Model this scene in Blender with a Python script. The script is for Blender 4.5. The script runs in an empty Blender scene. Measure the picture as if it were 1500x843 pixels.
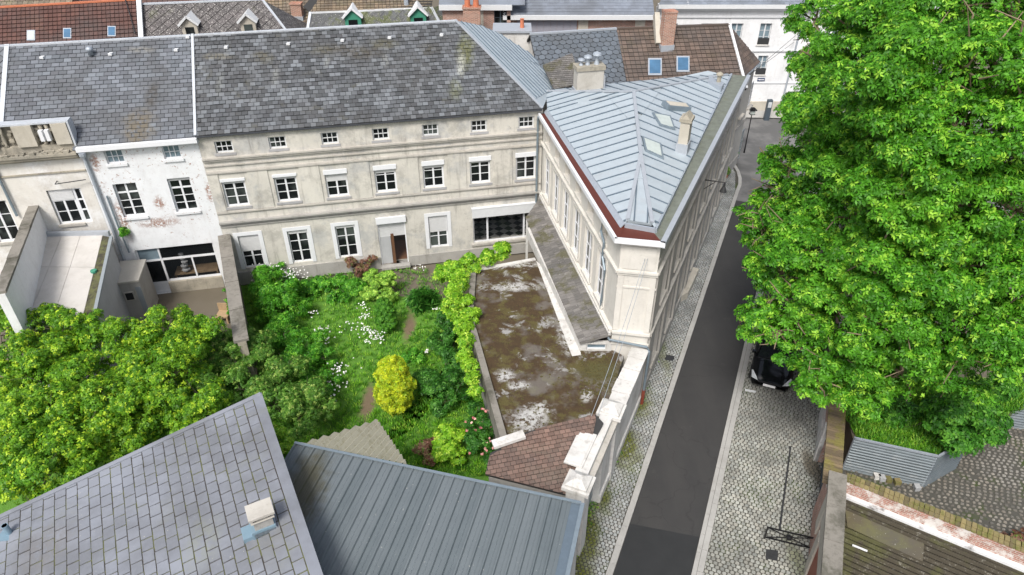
import bpy, math, random
import numpy as np
from mathutils import Vector, Matrix
random.seed(7); RNG = np.random.default_rng(7)
sc = bpy.context.scene
# ---------------------------------------------------------------- camera
H = 22.0; FPX = 1040.0; PITCH = math.radians(35)
cam_d = bpy.data.cameras.new('camera'); cam = bpy.data.objects.new('camera', cam_d)
sc.collection.objects.link(cam); sc.camera = cam
cam.location = (0, 0, H); cam.rotation_euler = (math.radians(90) - PITCH, 0, 0)
cam_d.sensor_width = 36.0; cam_d.lens = FPX / 1500 * 36.0; cam_d.clip_end = 2000; cam_d.clip_start = .3
# ---------------------------------------------------------------- light
SUN_EL = math.radians(52); SUN_AZ = math.radians(200)      # azimuth clockwise from +Y (the photograph looks along +Y)
w = bpy.data.worlds.new('World'); sc.world = w; w.use_nodes = True
nt = w.node_tree; bg = nt.nodes['Background']
sky = nt.nodes.new('ShaderNodeTexSky'); sky.sky_type = 'NISHITA'; sky.sun_disc = False
sky.sun_elevation = SUN_EL; sky.sun_rotation = SUN_AZ; sky.air_density = 1.0; sky.dust_density = 4.0; sky.ozone_density = 1.0
hs_ = nt.nodes.new('ShaderNodeHueSaturation'); hs_.inputs['Saturation'].default_value = .55; nt.links.new(sky.outputs[0], hs_.inputs['Color']); nt.links.new(hs_.outputs[0], bg.inputs[0]); bg.inputs[1].default_value = 0.108
sd = bpy.data.lights.new('sun', 'SUN'); sd.energy = 1.9; sd.angle = math.radians(16); sd.color = (1, .96, .9)
sun = bpy.data.objects.new('sun', sd); sc.collection.objects.link(sun)
sdir = Vector((math.sin(SUN_AZ) * math.cos(SUN_EL), math.cos(SUN_AZ) * math.cos(SUN_EL), math.sin(SUN_EL)))
sun.rotation_euler = sdir.to_track_quat('Z', 'Y').to_euler(); sun.location = (-20, -20, 40)
sc.view_settings.view_transform = 'Standard'; sc.view_settings.look = 'None'
sc.view_settings.gamma = 1; sc.view_settings.exposure = 0.80
sc.cycles.max_bounces = 6; sc.cycles.diffuse_bounces = 3; sc.cycles.transparent_max_bounces = 8
# ---------------------------------------------------------------- helpers
CP, SP = math.cos(PITCH), math.sin(PITCH)
def ray(x, y):
    a, b = (x - 750) / FPX, (y - 421.5) / FPX
    return Vector((a, CP - b * SP, -SP - b * CP))
def G(x, y, z=0.0):
    d = ray(x, y); t = (z - H) / d.z
    return Vector((d.x * t, d.y * t, z))
def VP(x, y, A, B):
    n = Vector((-(B - A).y, (B - A).x, 0)); d = ray(x, y); C = Vector((0, 0, H))
    return C + d * (n.dot(A - C) / n.dot(d))
def V3(*a): return Vector(a)
def link(o): sc.collection.objects.link(o); return o
def props(o, label=None, cat=None, group=None, kind=None):
    if label: o['label'] = label
    if cat: o['category'] = cat
    if group: o['group'] = group
    if kind: o['kind'] = kind
    return o
def thing(name, label, cat, loc=(0, 0, 0), group=None):
    o = link(bpy.data.objects.new(name, None)); o.location = loc; o.empty_display_size = .3
    return props(o, label, cat, group)
def attach(o, parent, M=None):
    """o's mesh is in world coordinates (or placed by M); parent may be a thing (Empty) or a part."""
    o.parent = parent
    T = Matrix.Identity(4)
    if parent is not None and parent.type == 'EMPTY': T = Matrix.Translation(-Vector(parent.location))
    o.matrix_basis = T @ (M if M is not None else Matrix.Identity(4))
    return o
class MB:
    def __init__(s): s.v = []; s.f = []; s.m = []
    def add(s, vs, fs, mi=0):
        k = len(s.v); s.v += [tuple(v) for v in vs]; s.f += [tuple(i + k for i in f) for f in fs]; s.m += [mi] * len(fs); return s
    def box(s, x0, x1, y0, y1, z0, z1, M=None, mi=0):
        vs = [Vector((x, y, z)) for z in (z0, z1) for y in (y0, y1) for x in (x0, x1)]
        if M is not None: vs = [M @ v for v in vs]
        return s.add(vs, [(0, 2, 3, 1), (4, 5, 7, 6), (0, 1, 5, 4), (2, 6, 7, 3), (0, 4, 6, 2), (1, 3, 7, 5)], mi)
    def prism(s, poly, z0, z1, mi=0):        # poly: xy list (ccw), z0/z1 scalars or lists
        n = len(poly); Z0 = z0 if hasattr(z0, '__len__') else [z0] * n; Z1 = z1 if hasattr(z1, '__len__') else [z1] * n
        vs = [(p[0], p[1], Z0[i]) for i, p in enumerate(poly)] + [(p[0], p[1], Z1[i]) for i, p in enumerate(poly)]
        return s.add(vs, [tuple(range(n - 1, -1, -1)), tuple(range(n, 2 * n))] + [(i, (i + 1) % n, n + (i + 1) % n, n + i) for i in range(n)], mi)
    def slab(s, pts, t, mi=0):               # polygon pts (3D), extruded down its normal by t
        n = len(pts); nn = poly_normal(pts)
        vs = list(pts) + [p - nn * t for p in pts]
        return s.add(vs, [tuple(range(n)), tuple(range(2 * n - 1, n - 1, -1))] + [(i, n + i, n + (i + 1) % n, (i + 1) % n) for i in range(n)], mi)
    def beam(s, a, b, w_, h_, up=Vector((0, 0, 1)), mi=0, ext=0.0):    # bar from a to b; b-a axis, width w, height h
        a = Vector(a); b = Vector(b); d = (b - a); L = d.length
        if L < 1e-6: return s
        d /= L; a = a - d * ext; L += 2 * ext
        x = up.cross(d)
        if x.length < 1e-4: x = Vector((1, 0, 0)).cross(d)
        x.normalize(); z = d.cross(x)
        M = Matrix(((x.x, d.x, z.x, a.x), (x.y, d.y, z.y, a.y), (x.z, d.z, z.z, a.z), (0, 0, 0, 1)))
        return s.box(-w_ / 2, w_ / 2, 0, L, -h_ / 2, h_ / 2, M, mi)
    def tube(s, path, r, n=8, mi=0):
        path = [Vector(p) for p in path]; R = r if hasattr(r, '__len__') else [r] * len(path); k = len(s.v); vs = []
        for i, p in enumerate(path):
            d = (path[min(i + 1, len(path) - 1)] - path[max(i - 1, 0)]).normalized()
            a = d.cross(Vector((0, 0, 1)))
            if a.length < .05: a = d.cross(Vector((0, 1, 0)))
            a.normalize(); b = d.cross(a)
            for j in range(n):
                t = 2 * math.pi * j / n; vs.append(p + (a * math.cos(t) + b * math.sin(t)) * R[i])
        fs = [(i * n + j, (i + 1) * n + j, (i + 1) * n + (j + 1) % n, i * n + (j + 1) % n) for i in range(len(path) - 1) for j in range(n)]
        fs += [tuple(range(n)), tuple(range(len(path) * n - 1, (len(path) - 1) * n - 1, -1))]
        return s.add(vs, fs, mi)
    def lathe(s, c, prof, n=12, mi=0):
        return s.tube([Vector(c) + Vector((0, 0, z)) for r, z in prof], [max(r, .001) for r, z in prof], n, mi)
    def mesh(s, name, mats, smooth=False):
        me = bpy.data.meshes.new(name); me.from_pydata(s.v, [], s.f)
        for m in (mats if isinstance(mats, (list, tuple)) else [mats]): me.materials.append(m)
        if any(s.m): me.polygons.foreach_set('material_index', s.m)
        if smooth: me.polygons.foreach_set('use_smooth', [True] * len(s.f))
        return me
    def obj(s, name, mats, parent=None, M=None, smooth=False, **kw):
        o = link(bpy.data.objects.new(name, s.mesh(name, mats, smooth)))
        if parent is not None: attach(o, parent, M)
        elif M is not None: o.matrix_basis = M
        return props(o, **kw)
def poly_normal(pts):
    n = Vector((0, 0, 0))
    for i in range(len(pts)):
        a, b = pts[i], pts[(i + 1) % len(pts)]
        n += Vector(((a.y - b.y) * (a.z + b.z), (a.z - b.z) * (a.x + b.x), (a.x - b.x) * (a.y + b.y)))
    return n.normalized()
def frame(P, u, n):                           # local x=u (along wall), y=n (outward), z up
    u = Vector((u[0], u[1], 0)).normalized(); n = Vector((n[0], n[1], 0)).normalized()
    return Matrix(((u.x, n.x, 0, P[0]), (u.y, n.y, 0, P[1]), (0, 0, 1, P[2] if len(P) > 2 else 0), (0, 0, 0, 1)))
# ---------------------------------------------------------------- materials
def rgb(c): return (c[0], c[1], c[2], 1)
class NT:
    def __init__(s, name):
        s.m = bpy.data.materials.new(name); s.m.use_nodes = True; s.t = s.m.node_tree; s.N = s.t.nodes; s.L = s.t.links
        s.b = s.N['Principled BSDF']; s.geo = s.N.new('ShaderNodeNewGeometry'); s.pos = s.geo.outputs['Position']
    def val(s, x):
        return x
    def setin(s, sock, x):
        if hasattr(x, 'is_linked'): s.L.new(x, sock)
        else: sock.default_value = x if not isinstance(x, tuple) else (rgb(x) if len(sock.default_value) == 4 else x)
    def math(s, op, a, b=0.0, c=0.0, clamp=False):
        n = s.N.new('ShaderNodeMath'); n.operation = op; n.use_clamp = clamp
        for i, x in enumerate((a, b, c)): s.setin(n.inputs[i], x)
        return n.outputs[0]
    def vmath(s, op, a, b=(0, 0, 0)):
        n = s.N.new('ShaderNodeVectorMath'); n.operation = op; s.setin(n.inputs[0], a); s.setin(n.inputs[1], b)
        return n.outputs['Value'] if op in ('DOT_PRODUCT', 'LENGTH', 'DISTANCE') else n.outputs[0]
    def noise(s, scale, detail=4, rough=.6, vec=None, dist=0.0):
        n = s.N.new('ShaderNodeTexNoise'); n.inputs['Scale'].default_value = scale; n.inputs['Detail'].default_value = detail
        n.inputs['Roughness'].default_value = rough; n.inputs['Distortion'].default_value = dist; s.L.new(vec or s.pos, n.inputs['Vector']); return n.outputs['Fac']
    def ramp(s, x, lo, hi):
        n = s.N.new('ShaderNodeMapRange'); n.interpolation_type = 'SMOOTHSTEP'; s.setin(n.inputs['Value'], x)
        n.inputs['From Min'].default_value = lo; n.inputs['From Max'].default_value = hi; return n.outputs[0]
    def mix(s, f, a, b, mode='MIX'):
        n = s.N.new('ShaderNodeMix'); n.data_type = 'RGBA'; n.blend_type = mode
        s.setin(n.inputs[0], f)
        s.setin(n.inputs[6], a); s.setin(n.inputs[7], b); return n.outputs[2]
    def stretch(s, sc_):
        return s.vmath('MULTIPLY', s.pos, sc_)
    def rand(s):
        oi = s.N.new('ShaderNodeObjectInfo')
        return s.math('FRACT', s.math('ADD', oi.outputs['Random'], s.geo.outputs['Random Per Island']))
    def blob(s, c, r, lo=.3, hi=1.0, wob=.5):       # 1 inside an ellipsoid around c, soft edge broken by noise
        d = s.vmath('SUBTRACT', s.pos, tuple(c)); d = s.vmath('DIVIDE', d, tuple(r)); l = s.vmath('LENGTH', d)
        l = s.math('ADD', l, s.math('MULTIPLY', s.math('SUBTRACT', s.noise(2.5, 4, .65), .5), wob * 2))
        n = s.N.new('ShaderNodeMapRange'); n.interpolation_type = 'SMOOTHSTEP'; s.L.new(l, n.inputs['Value'])
        n.inputs['From Min'].default_value = hi; n.inputs['From Max'].default_value = lo; return n.outputs[0]
    def bump(s, h, strength=.3, dist=.02):
        n = s.N.new('ShaderNodeBump'); n.inputs['Strength'].default_value = strength; n.inputs['Distance'].default_value = dist
        s.L.new(h, n.inputs['Height']); s.L.new(n.outputs[0], s.b.inputs['Normal'])
    def out(s, col, rough=.8, metal=0.0, spec=.4):
        s.setin(s.b.inputs['Base Color'], col); s.setin(s.b.inputs['Roughness'], rough); s.b.inputs['Metallic'].default_value = metal
        s.b.inputs['Specular IOR Level'].default_value = spec; return s.m
def simple(name, c, rough=.6, metal=0.0, var=.12, scale=6, bump=.15, spec=.4, dirt=None, dirt_amt=.4):
    n = NT(name); f = n.noise(scale, 5, .65)
    col = n.mix(f, tuple(x * (1 - var * 2) for x in c), tuple(min(1, x * (1 + var * 2)) for x in c))
    if dirt: col = n.mix(n.math('MULTIPLY', n.ramp(n.noise(1.7, 6, .7), .5, .72), dirt_amt), col, dirt)
    if bump: n.bump(n.noise(scale * 6, 3), bump, .01)
    return n.out(col, rough, metal, spec)
def slate(name, c, var=.5, moss=(.11, .12, .06), moss_lo=.58, moss_hi=.75, moss_amt=.7, lichen=(.5, .5, .46), lichen_lo=.66, rough=.62, tint=(1, 1, 1), blobs=(), purple=0.0):
    n = NT(name); r = n.rand()
    lo = tuple(x * (1 - var * .6) for x in c); hi = tuple(x * (1 + var) for x in c)
    col = n.mix(n.math('POWER', r, 1.6), lo, hi)
    r2 = n.math('FRACT', n.math('MULTIPLY', r, 17.3))
    if purple: col = n.mix(n.math('MULTIPLY', r2, purple), col, (c[0] * 1.15, c[1] * .88, c[2] * .95))
    col = n.mix(n.ramp(n.noise(.45, 5, .65), .35, .7), col, n.mix(.5, col, (.07, .07, .07)))
    col = n.mix(n.math('MULTIPLY', n.ramp(n.noise(.8, 6, .7, dist=.4), moss_lo, moss_hi), moss_amt), col, moss)
    for (p, rr, cc, amt) in blobs: col = n.mix(n.math('MULTIPLY', n.math('MULTIPLY', n.blob(p, rr, wob=.7), n.ramp(n.noise(5, 6, .75), .36, .56)), amt), col, cc)
    col = n.mix(n.math('MULTIPLY', n.ramp(n.noise(14, 3, .6), lichen_lo, lichen_lo + .06), .75), col, lichen)
    n.bump(n.noise(25, 4), .35, .01)
    return n.out(col, n.math('ADD', n.math('MULTIPLY', r2, .15), rough), 0, .5)
def stucco(name, c, dirt=(.2, .18, .15), patch=(.42, .40, .36), amt=.55, streak=.5, brick=None, grime_z=None):
    n = NT(name)
    col = n.mix(n.noise(1.3, 6, .7), tuple(x * .82 for x in c), tuple(min(.85, x * 1.12) for x in c))
    col = n.mix(n.math('MULTIPLY', n.ramp(n.noise(.55, 6, .72), .48, .62), amt), col, patch)
    st = n.noise(1.0, 6, .7, vec=n.stretch((3.5, 3.5, .35)))
    col = n.mix(n.math('MULTIPLY', n.ramp(st, .5, .75), streak), col, dirt)
    col = n.mix(n.math('MULTIPLY', n.ramp(n.noise(6, 6, .75), .56, .72), .5), col, dirt)
    col = n.mix(n.math('MULTIPLY', n.ramp(n.noise(.9, 8, .75, dist=.3), .5, .62), amt * .35), col, tuple(x * .8 for x in dirt))
    col = n.mix(n.math('MULTIPLY', n.ramp(n.noise(.33, 5, .7), .45, .65), amt * .4), col, tuple(min(.8, x * 1.25) for x in c))
    if brick:                                   # paint worn off in patches, the brick showing through
        tb = n.N.new('ShaderNodeTexBrick'); tb.inputs['Scale'].default_value = 1
        sx = n.N.new('ShaderNodeSeparateXYZ'); n.L.new(n.pos, sx.inputs[0]); cx = n.N.new('ShaderNodeCombineXYZ')
        n.L.new(n.math('MULTIPLY', n.vmath('DOT_PRODUCT', n.pos, brick[3]), 1.0), cx.inputs[0]); n.L.new(sx.outputs[2], cx.inputs[1])
        n.L.new(cx.outputs[0], tb.inputs['Vector']); tb.inputs['Brick Width'].default_value = .22; tb.inputs['Row Height'].default_value = .075
        tb.inputs['Mortar Size'].default_value = .012; tb.inputs['Color1'].default_value = rgb(brick[0]); tb.inputs['Color2'].default_value = rgb(tuple(x * .7 for x in brick[0])); tb.inputs['Mortar'].default_value = rgb((.45, .42, .38))
        msk = n.math('MULTIPLY', n.ramp(n.noise(.5, 3, .5), brick[1], brick[1] + .12), n.ramp(n.noise(7, 6, .7), brick[2], brick[2] + .06))
        for (p, rr) in brick[4]: msk = n.math('MAXIMUM', msk, n.math('MULTIPLY', n.blob(p, rr), n.ramp(n.noise(8, 5, .7), .42, .52)))
        col = n.mix(msk, col, tb.outputs['Color'])
    if grime_z is not None:
        sx = n.N.new('ShaderNodeSeparateXYZ'); n.L.new(n.pos, sx.inputs[0])
        g = n.math('SUBTRACT', grime_z, n.math('ADD', sx.outputs[2], n.math('MULTIPLY', n.noise(1.5, 5, .7), .8)))
        col = n.mix(n.math('MULTIPLY', n.ramp(g, -.3, .3), .6), col, (.17, .16, .13))
    n.bump(n.noise(12, 6, .7), .35, .02)
    return n.out(col, .9, 0, .2)
def brickmat(name, c, axis, mortar=(.42, .38, .33), wear=(.6, .57, .52), wear_amt=.5, moss=None, wl=.5):
    n = NT(name); tb = n.N.new('ShaderNodeTexBrick'); tb.inputs['Scale'].default_value = 1
    sx = n.N.new('ShaderNodeSeparateXYZ'); n.L.new(n.pos, sx.inputs[0]); cx = n.N.new('ShaderNodeCombineXYZ')
    n.L.new(n.vmath('DOT_PRODUCT', n.pos, axis), cx.inputs[0]); n.L.new(sx.outputs[2], cx.inputs[1]); n.L.new(cx.outputs[0], tb.inputs['Vector'])
    tb.inputs['Brick Width'].default_value = .22; tb.inputs['Row Height'].default_value = .075; tb.inputs['Mortar Size'].default_value = .012
    tb.inputs['Color1'].default_value = rgb(c); tb.inputs['Color2'].default_value = rgb(tuple(x * .6 for x in c)); tb.inputs['Mortar'].default_value = rgb(mortar)
    col = n.mix(n.math('MULTIPLY', n.ramp(n.noise(1.6, 6, .75), wl, wl + .16), wear_amt), tb.outputs['Color'], wear)
    if moss: col = n.mix(n.math('MULTIPLY', n.ramp(n.noise(2.2, 6, .75), .45, .6), .7), col, moss)
    n.bump(tb.outputs['Fac'], -.4, .01)
    return n.out(col, .9, 0, .2)
def leafmat(name, c, c2, c3=None, trans=.35, rough=.5, scale=.9):
    n = NT(name); lr = n.rand(); an = n.N.new('ShaderNodeAttribute'); an.attribute_name = 'tone'; tn = an.outputs['Fac']; r = n.math('ADD', n.math('MULTIPLY', tn, .8), n.math('MULTIPLY', lr, .3)); cl = n.noise(scale, 3, .6)
    col = n.mix(n.ramp(n.math('ADD', n.math('MULTIPLY', cl, .6), n.math('MULTIPLY', tn, .4)), .32, .6), c, c2)
    if c3: col = n.mix(n.ramp(tn, .58, .8), col, c3)
    hs = n.N.new('ShaderNodeHueSaturation'); n.L.new(col, hs.inputs['Color']); n.setin(hs.inputs['Value'], n.math('ADD', .5, n.math('MULTIPLY', r, 1.1)))
    col = hs.outputs[0]; n.out(col, rough, 0, .35)
    tr = n.N.new('ShaderNodeBsdfTranslucent'); n.L.new(col, tr.inputs['Color']); mx = n.N.new('ShaderNodeMixShader'); mx.inputs[0].default_value = trans
    n.L.new(n.b.outputs[0], mx.inputs[1]); n.L.new(tr.outputs[0], mx.inputs[2]); n.L.new(mx.outputs[0], n.N['Material Output'].inputs['Surface'])
    return n.m
def glassmat(name, alpha=.75, tint=(.02, .025, .03)):
    n = NT(name); n.out(tint, .06, 0, .6); tr = n.N.new('ShaderNodeBsdfTransparent'); mx = n.N.new('ShaderNodeMixShader'); mx.inputs[0].default_value = 1 - alpha
    n.L.new(n.b.outputs[0], mx.inputs[1]); n.L.new(tr.outputs[0], mx.inputs[2]); n.L.new(mx.outputs[0], n.N['Material Output'].inputs['Surface']); return n.m
# facade axes
A = G(430, 409); B = G(790, 368); U = (B - A).normalized(); NF = Vector((U.y, -U.x, 0))       # main facade: along U, outward NF (towards camera)
def F(s, z=0, d=0): p = A + U * s + NF * d; return Vector((p.x, p.y, z))
WALLM = frame(A, U, NF)
MAT = {}
def roofpt(s, z): return F(s, z, -(z - 8.4) * 1.28)
MAT['slate_main'] = slate('slate_main', (.095, .104, .114), var=.8, moss=(.075, .07, .045), moss_lo=.56, moss_hi=.72, moss_amt=.65, purple=.1, lichen_lo=.69, blobs=[
    (roofpt(10.5, 10.9), (.6, 1.8, 1.4), (.11, .115, .045), .9), (roofpt(-1.8, 10.2), (.25, 1, .8), (.20, .21, .2), .5), (roofpt(.85, 10.4), (.25, 1, .7), (.26, .27, .26), .5), (roofpt(3.4, 10.8), (.2, .7, .5), (.26, .27, .26), .5), (roofpt(6.3, 10.7), (.25, .8, .6), (.26, .27, .26), .5), (roofpt(4.5, 11.1), (3.2, .6, .5), (.06, .052, .038), .7), (roofpt(10.1, 10.3), (.3, 1.3, 1.0), (.42, .43, .38), .6), (roofpt(9.6, 9.4), (.5, 1.0, .8), (.15, .16, .08), .6),
    (roofpt(3.2, 11.2), (.9, .5, .4), (.085, .08, .055), .7), (roofpt(6.2, 11.3), (1.2, .5, .35), (.085, .08, .05), .8), (roofpt(8.6, 11.0), (.8, .8, .5), (.07, .065, .05), .7), (roofpt(.2, 11.1), (.8, .5, .4), (.10, .09, .055), .6),
    (roofpt(-2.0, 11.2), (1.2, .3, .25), (.17, .155, .11), .6)])
MAT['slate_white'] = slate('slate_white', (.125, .14, .16), var=.4, moss_lo=.7, moss_hi=.9, moss_amt=.4, purple=.15, lichen_lo=.72, blobs=[
    (roofpt(-5.5, 8.9), (1.05, 1.9, 1.3), (.125, .105, .072), .95), (roofpt(-4.9, 10.0), (.45, 1.2, .9), (.06, .055, .048), .85), (roofpt(-8.9, 9.1), (.6, .8, .6), (.05, .045, .042), .7), (roofpt(-8.0, 10.2), (1.0, .8, .5), (.09, .09, .09), .5), (roofpt(-5.4, 11.6), (1.0, .3, .2), (.26, .25, .22), .6)])
MAT['slate_near'] = slate('slate_near', (.21, .225, .26), var=.10, moss=(.20, .21, .17), moss_lo=.55, moss_hi=.85, moss_amt=.5, lichen_lo=.70, lichen=(.5, .47, .36), blobs=[(G(60, 800, 4.5), (1.2, 1.2, 1), (.15, .14, .13), .5), (G(400, 800, 5), (.8, 1.6, 1), (.17, .17, .15), .5), (G(300, 800, 5), (.8, 1.2, 1), (.22, .235, .18), .4)])
n = NT('joint_moss'); MAT['joint_moss'] = n.out(n.mix(n.ramp(n.noise(1.2, 6, .75), .45, .6), (.06, .055, .05), (.12, .13, .05)), .95)
MAT['slate_dark'] = slate('slate_dark', (.085, .075, .075), var=.35, lichen=(.55, .53, .5), lichen_lo=.58, moss_lo=.55, moss_amt=.6)
MAT['slate_green'] = slate('slate_green', (.075, .08, .085), var=.3, lichen=(.4, .4, .36), lichen_lo=.6, moss=(.07, .085, .02), moss_lo=.45, moss_hi=.6, moss_amt=.9)
MAT['slate_blue'] = slate('slate_blue', (.105, .125, .15), var=.22, moss_lo=.7, lichen_lo=.75)
MAT['slate_pale'] = slate('slate_pale', (.19, .215, .26), var=.12, moss_lo=.8, moss_hi=.95, lichen_lo=.8)
MAT['tile_brown'] = slate('tile_brown', (.115, .082, .065), var=.35, moss=(.10, .085, .05), moss_lo=.5, moss_amt=.5, lichen_lo=.72)
MAT['tile_orange'] = slate('tile_orange', (.095, .042, .033), var=.25, moss=(.17, .09, .06), moss_lo=.5, moss_amt=.6, lichen_lo=.78)
MAT['tile_old'] = slate('tile_old', (.20, .15, .10), var=.4, moss=(.16, .15, .08), moss_lo=.45, moss_amt=.6, lichen_lo=.62)
MAT['tile_small'] = slate('tile_small', (.165, .105, .083), var=.35, moss=(.15, .13, .10), moss_lo=.5, moss_amt=.6, lichen_lo=.7)
MAT['tile_leanto'] = slate('tile_leanto', (.165, .155, .145), var=.35, moss=(.09, .085, .04), moss_lo=.5, moss_hi=.62, moss_amt=.8, lichen_lo=.66)
MAT['roof_under'] = simple('roof_under', (.035, .035, .035), rough=.95, bump=0)
MAT['zinc'] = simple('zinc', (.40, .455, .495), rough=.5, metal=.15, var=.08, scale=2.2, bump=.1, dirt=(.38, .40, .42), dirt_amt=.5, spec=.5)
MAT['zinc_seam'] = simple('zinc_seam', (.13, .17, .21), rough=.5, metal=.3, var=.1, bump=0)
MAT['gutter_moss'] = simple('gutter_moss', (.15, .165, .14), rough=.8, var=.25, scale=3, bump=.3, dirt=(.10, .11, .05))
MAT['zinc_grey'] = simple('zinc_grey', (.36, .40, .45), rough=.5, metal=.3, var=.1, bump=.1)
MAT['lead'] = simple('lead', (.40, .43, .47), rough=.55, metal=.3, var=.08, bump=.1)
MAT['lead_light'] = simple('lead_light', (.47, .50, .54), rough=.6, metal=.1, var=.1, bump=.1, dirt=(.3, .3, .29))
MAT['gutter_dark'] = simple('gutter_dark', (.07, .075, .085), rough=.5, metal=.3, bump=0)
MAT['pipe'] = simple('pipe', (.22, .27, .31), rough=.5, metal=.4, bump=0)
MAT['stucco'] = stucco('stucco', (.55, .53, .48), patch=(.40, .40, .39), dirt=(.21, .20, .18), grime_z=.9, amt=.95, streak=.7)
MAT['stucco_trim'] = stucco('stucco_trim', (.44, .42, .385), patch=(.5, .47, .41), dirt=(.2, .18, .15), streak=.6)
MAT['sill_grey'] = stucco('sill_grey', (.36, .36, .37), patch=(.30, .30, .31), dirt=(.2, .19, .18), amt=.5, streak=.3)
MAT['stucco_grey'] = stucco('stucco_grey', (.36, .35, .33), patch=(.30, .29, .27), dirt=(.16, .15, .13))
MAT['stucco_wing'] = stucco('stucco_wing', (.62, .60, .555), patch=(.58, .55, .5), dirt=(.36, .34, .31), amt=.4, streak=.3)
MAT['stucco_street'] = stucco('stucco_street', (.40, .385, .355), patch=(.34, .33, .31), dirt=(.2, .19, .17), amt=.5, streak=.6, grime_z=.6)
MAT['whitewash'] = stucco('whitewash', (.70, .72, .74), patch=(.62, .63, .64), dirt=(.42, .38, .36), amt=.4, streak=.25, brick=((.33, .17, .135), .42, .585, tuple(U), [(F(-7.4, 4.6), (.35, .4, 1.4)), (F(-7.7, 7.7), (.3, .4, .6)), (F(-5.8, 4.25), (1.6, .4, .35)), (F(-5.5, 5.3), (.35, .4, .5)), (F(-3.1, 5.6), (.2, .3, .9))]))
MAT['render_white'] = stucco('render_white', (.60, .59, .57), patch=(.50, .49, .465), dirt=(.22, .20, .17), amt=.7, streak=.6)
MAT['render_clean'] = stucco('render_clean', (.74, .75, .77), patch=(.68, .69, .71), dirt=(.45, .44, .42), amt=.4, streak=.3)
MAT['left_wall'] = stucco('left_wall', (.62, .60, .56), patch=(.74, .75, .76), dirt=(.36, .32, .27), amt=.6, streak=.3)
MAT['stone_old'] = stucco('stone_old', (.36, .33, .27), patch=(.25, .235, .2), dirt=(.10, .095, .08), amt=.8, streak=.7)
MAT['stone_coping'] = stucco('stone_coping', (.23, .215, .19), patch=(.11, .105, .085), dirt=(.055, .055, .04), amt=.9, streak=.5)
MAT['stone_panel'] = stucco('stone_panel', (.47, .44, .38), patch=(.40, .37, .31), dirt=(.20, .185, .15), amt=.7, streak=.2)
MAT['kerb'] = stucco('kerb', (.37, .365, .35), patch=(.30, .295, .28), dirt=(.18, .17, .15), amt=.5, streak=0)
MAT['white_paint'] = simple('white_paint', (.68, .695, .72), rough=.5, var=.04, bump=.05, dirt=(.6, .6, .58), dirt_amt=.3)
MAT['white_pale'] = simple('white_pale', (.60, .615, .63), rough=.5, var=.06, bump=.05)
MAT['shutter'] = simple('shutter', (.56, .565, .57), rough=.5, var=.06, bump=0)
MAT['red_gutter'] = simple('red_gutter', (.10, .024, .014), rough=.55, var=.12, bump=.1)
MAT['green_paint'] = simple('green_paint', (.05, .24, .16), rough=.6, var=.1, bump=.1)
MAT['dark'] = simple('dark', (.012, .013, .015), rough=.7, var=.1, bump=0)
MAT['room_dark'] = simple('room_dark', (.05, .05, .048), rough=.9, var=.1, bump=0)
MAT['tile_white'] = simple('tile_white', (.80, .79, .76), rough=.35, var=.05, bump=0)
MAT['tile_black'] = simple('tile_black', (.02, .02, .02), rough=.3, var=.05, bump=0)
MAT['wood_brown'] = simple('wood_brown', (.13, .065, .035), rough=.6, var=.2, bump=.1)
MAT['wood_light'] = simple('wood_light', (.38, .27, .16), rough=.7, var=.2, bump=.1)
MAT['gate_dark'] = simple('gate_dark', (.06, .08, .10), rough=.5, var=.1, bump=0)
MAT['flash_old'] = simple('flash_old', (.62, .63, .64), rough=.7, var=.1, dirt=(.10, .09, .08), dirt_amt=.95)
MAT['gate_grey'] = simple('gate_grey', (.25, .28, .30), rough=.5, var=.1, bump=0)
MAT['gate_red'] = simple('gate_red', (.22, .05, .03), rough=.5, var=.1, bump=0)
MAT['black_metal'] = simple('black_metal', (.02, .02, .022), rough=.4, metal=.3, var=.1, bump=0)
MAT['iron'] = simple('iron', (.05, .052, .055), rough=.6, metal=.4, var=.2, bump=.2)
MAT['pot'] = simple('pot', (.50, .17, .09), rough=.8, var=.15, bump=.2)
MAT['sheet_pale'] = stucco('sheet_pale', (.52, .50, .475), patch=(.43, .41, .38), dirt=(.40, .37, .33), amt=.5, streak=.1)
MAT['concrete'] = stucco('concrete', (.46, .44, .40), patch=(.36, .34, .30), dirt=(.25, .22, .18), amt=.5, streak=.1)
MAT['render_grey'] = stucco('render_grey', (.40, .41, .42), patch=(.36, .365, .37), dirt=(.28, .28, .28), amt=.3, streak=.3)
MAT['skylight'] = simple('skylight', (.06, .14, .24), rough=.08, var=.3, scale=1.5, bump=0, spec=.8)
MAT['skyl_pale'] = simple('skyl_pale', (.45, .50, .47), rough=.1, var=.15, scale=1.5, bump=0, spec=.8)
n = NT('pane'); pr_ = n.rand(); MAT['pane'] = n.out(n.mix(n.math('MULTIPLY', n.ramp(n.noise(.55, 3, .6), .5, .66), n.math('ADD', .5, n.math('MULTIPLY', pr_, .5))), (.010, .012, .013), (.075, .09, .085)), .06, 0, .3)  # noise paints grey-blue reflections into the dark, opaque pane colour
MAT['pane_blue'] = simple('pane_blue', (.17, .23, .27), rough=.07, var=.3, scale=1.3, bump=0, spec=.6)
MAT['glass'] = glassmat('glass', .22)
MAT['bark'] = simple('bark', (.11, .09, .07), rough=.95, var=.3, scale=5, bump=.6)
MAT['bark_light'] = simple('bark_light', (.20, .155, .10), rough=.95, var=.3, scale=5, bump=.5)
MAT['brick_r'] = brickmat('brick_r', (.42, .19, .14), (.39, -.92, 0), wear=(.62, .5, .45), wear_amt=.4)
MAT['brick_cross'] = brickmat('brick_cross', (.40, .17, .13), (.85, -.52, 0), wear=(.60, .58, .55), wear_amt=.95, wl=.44)
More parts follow.
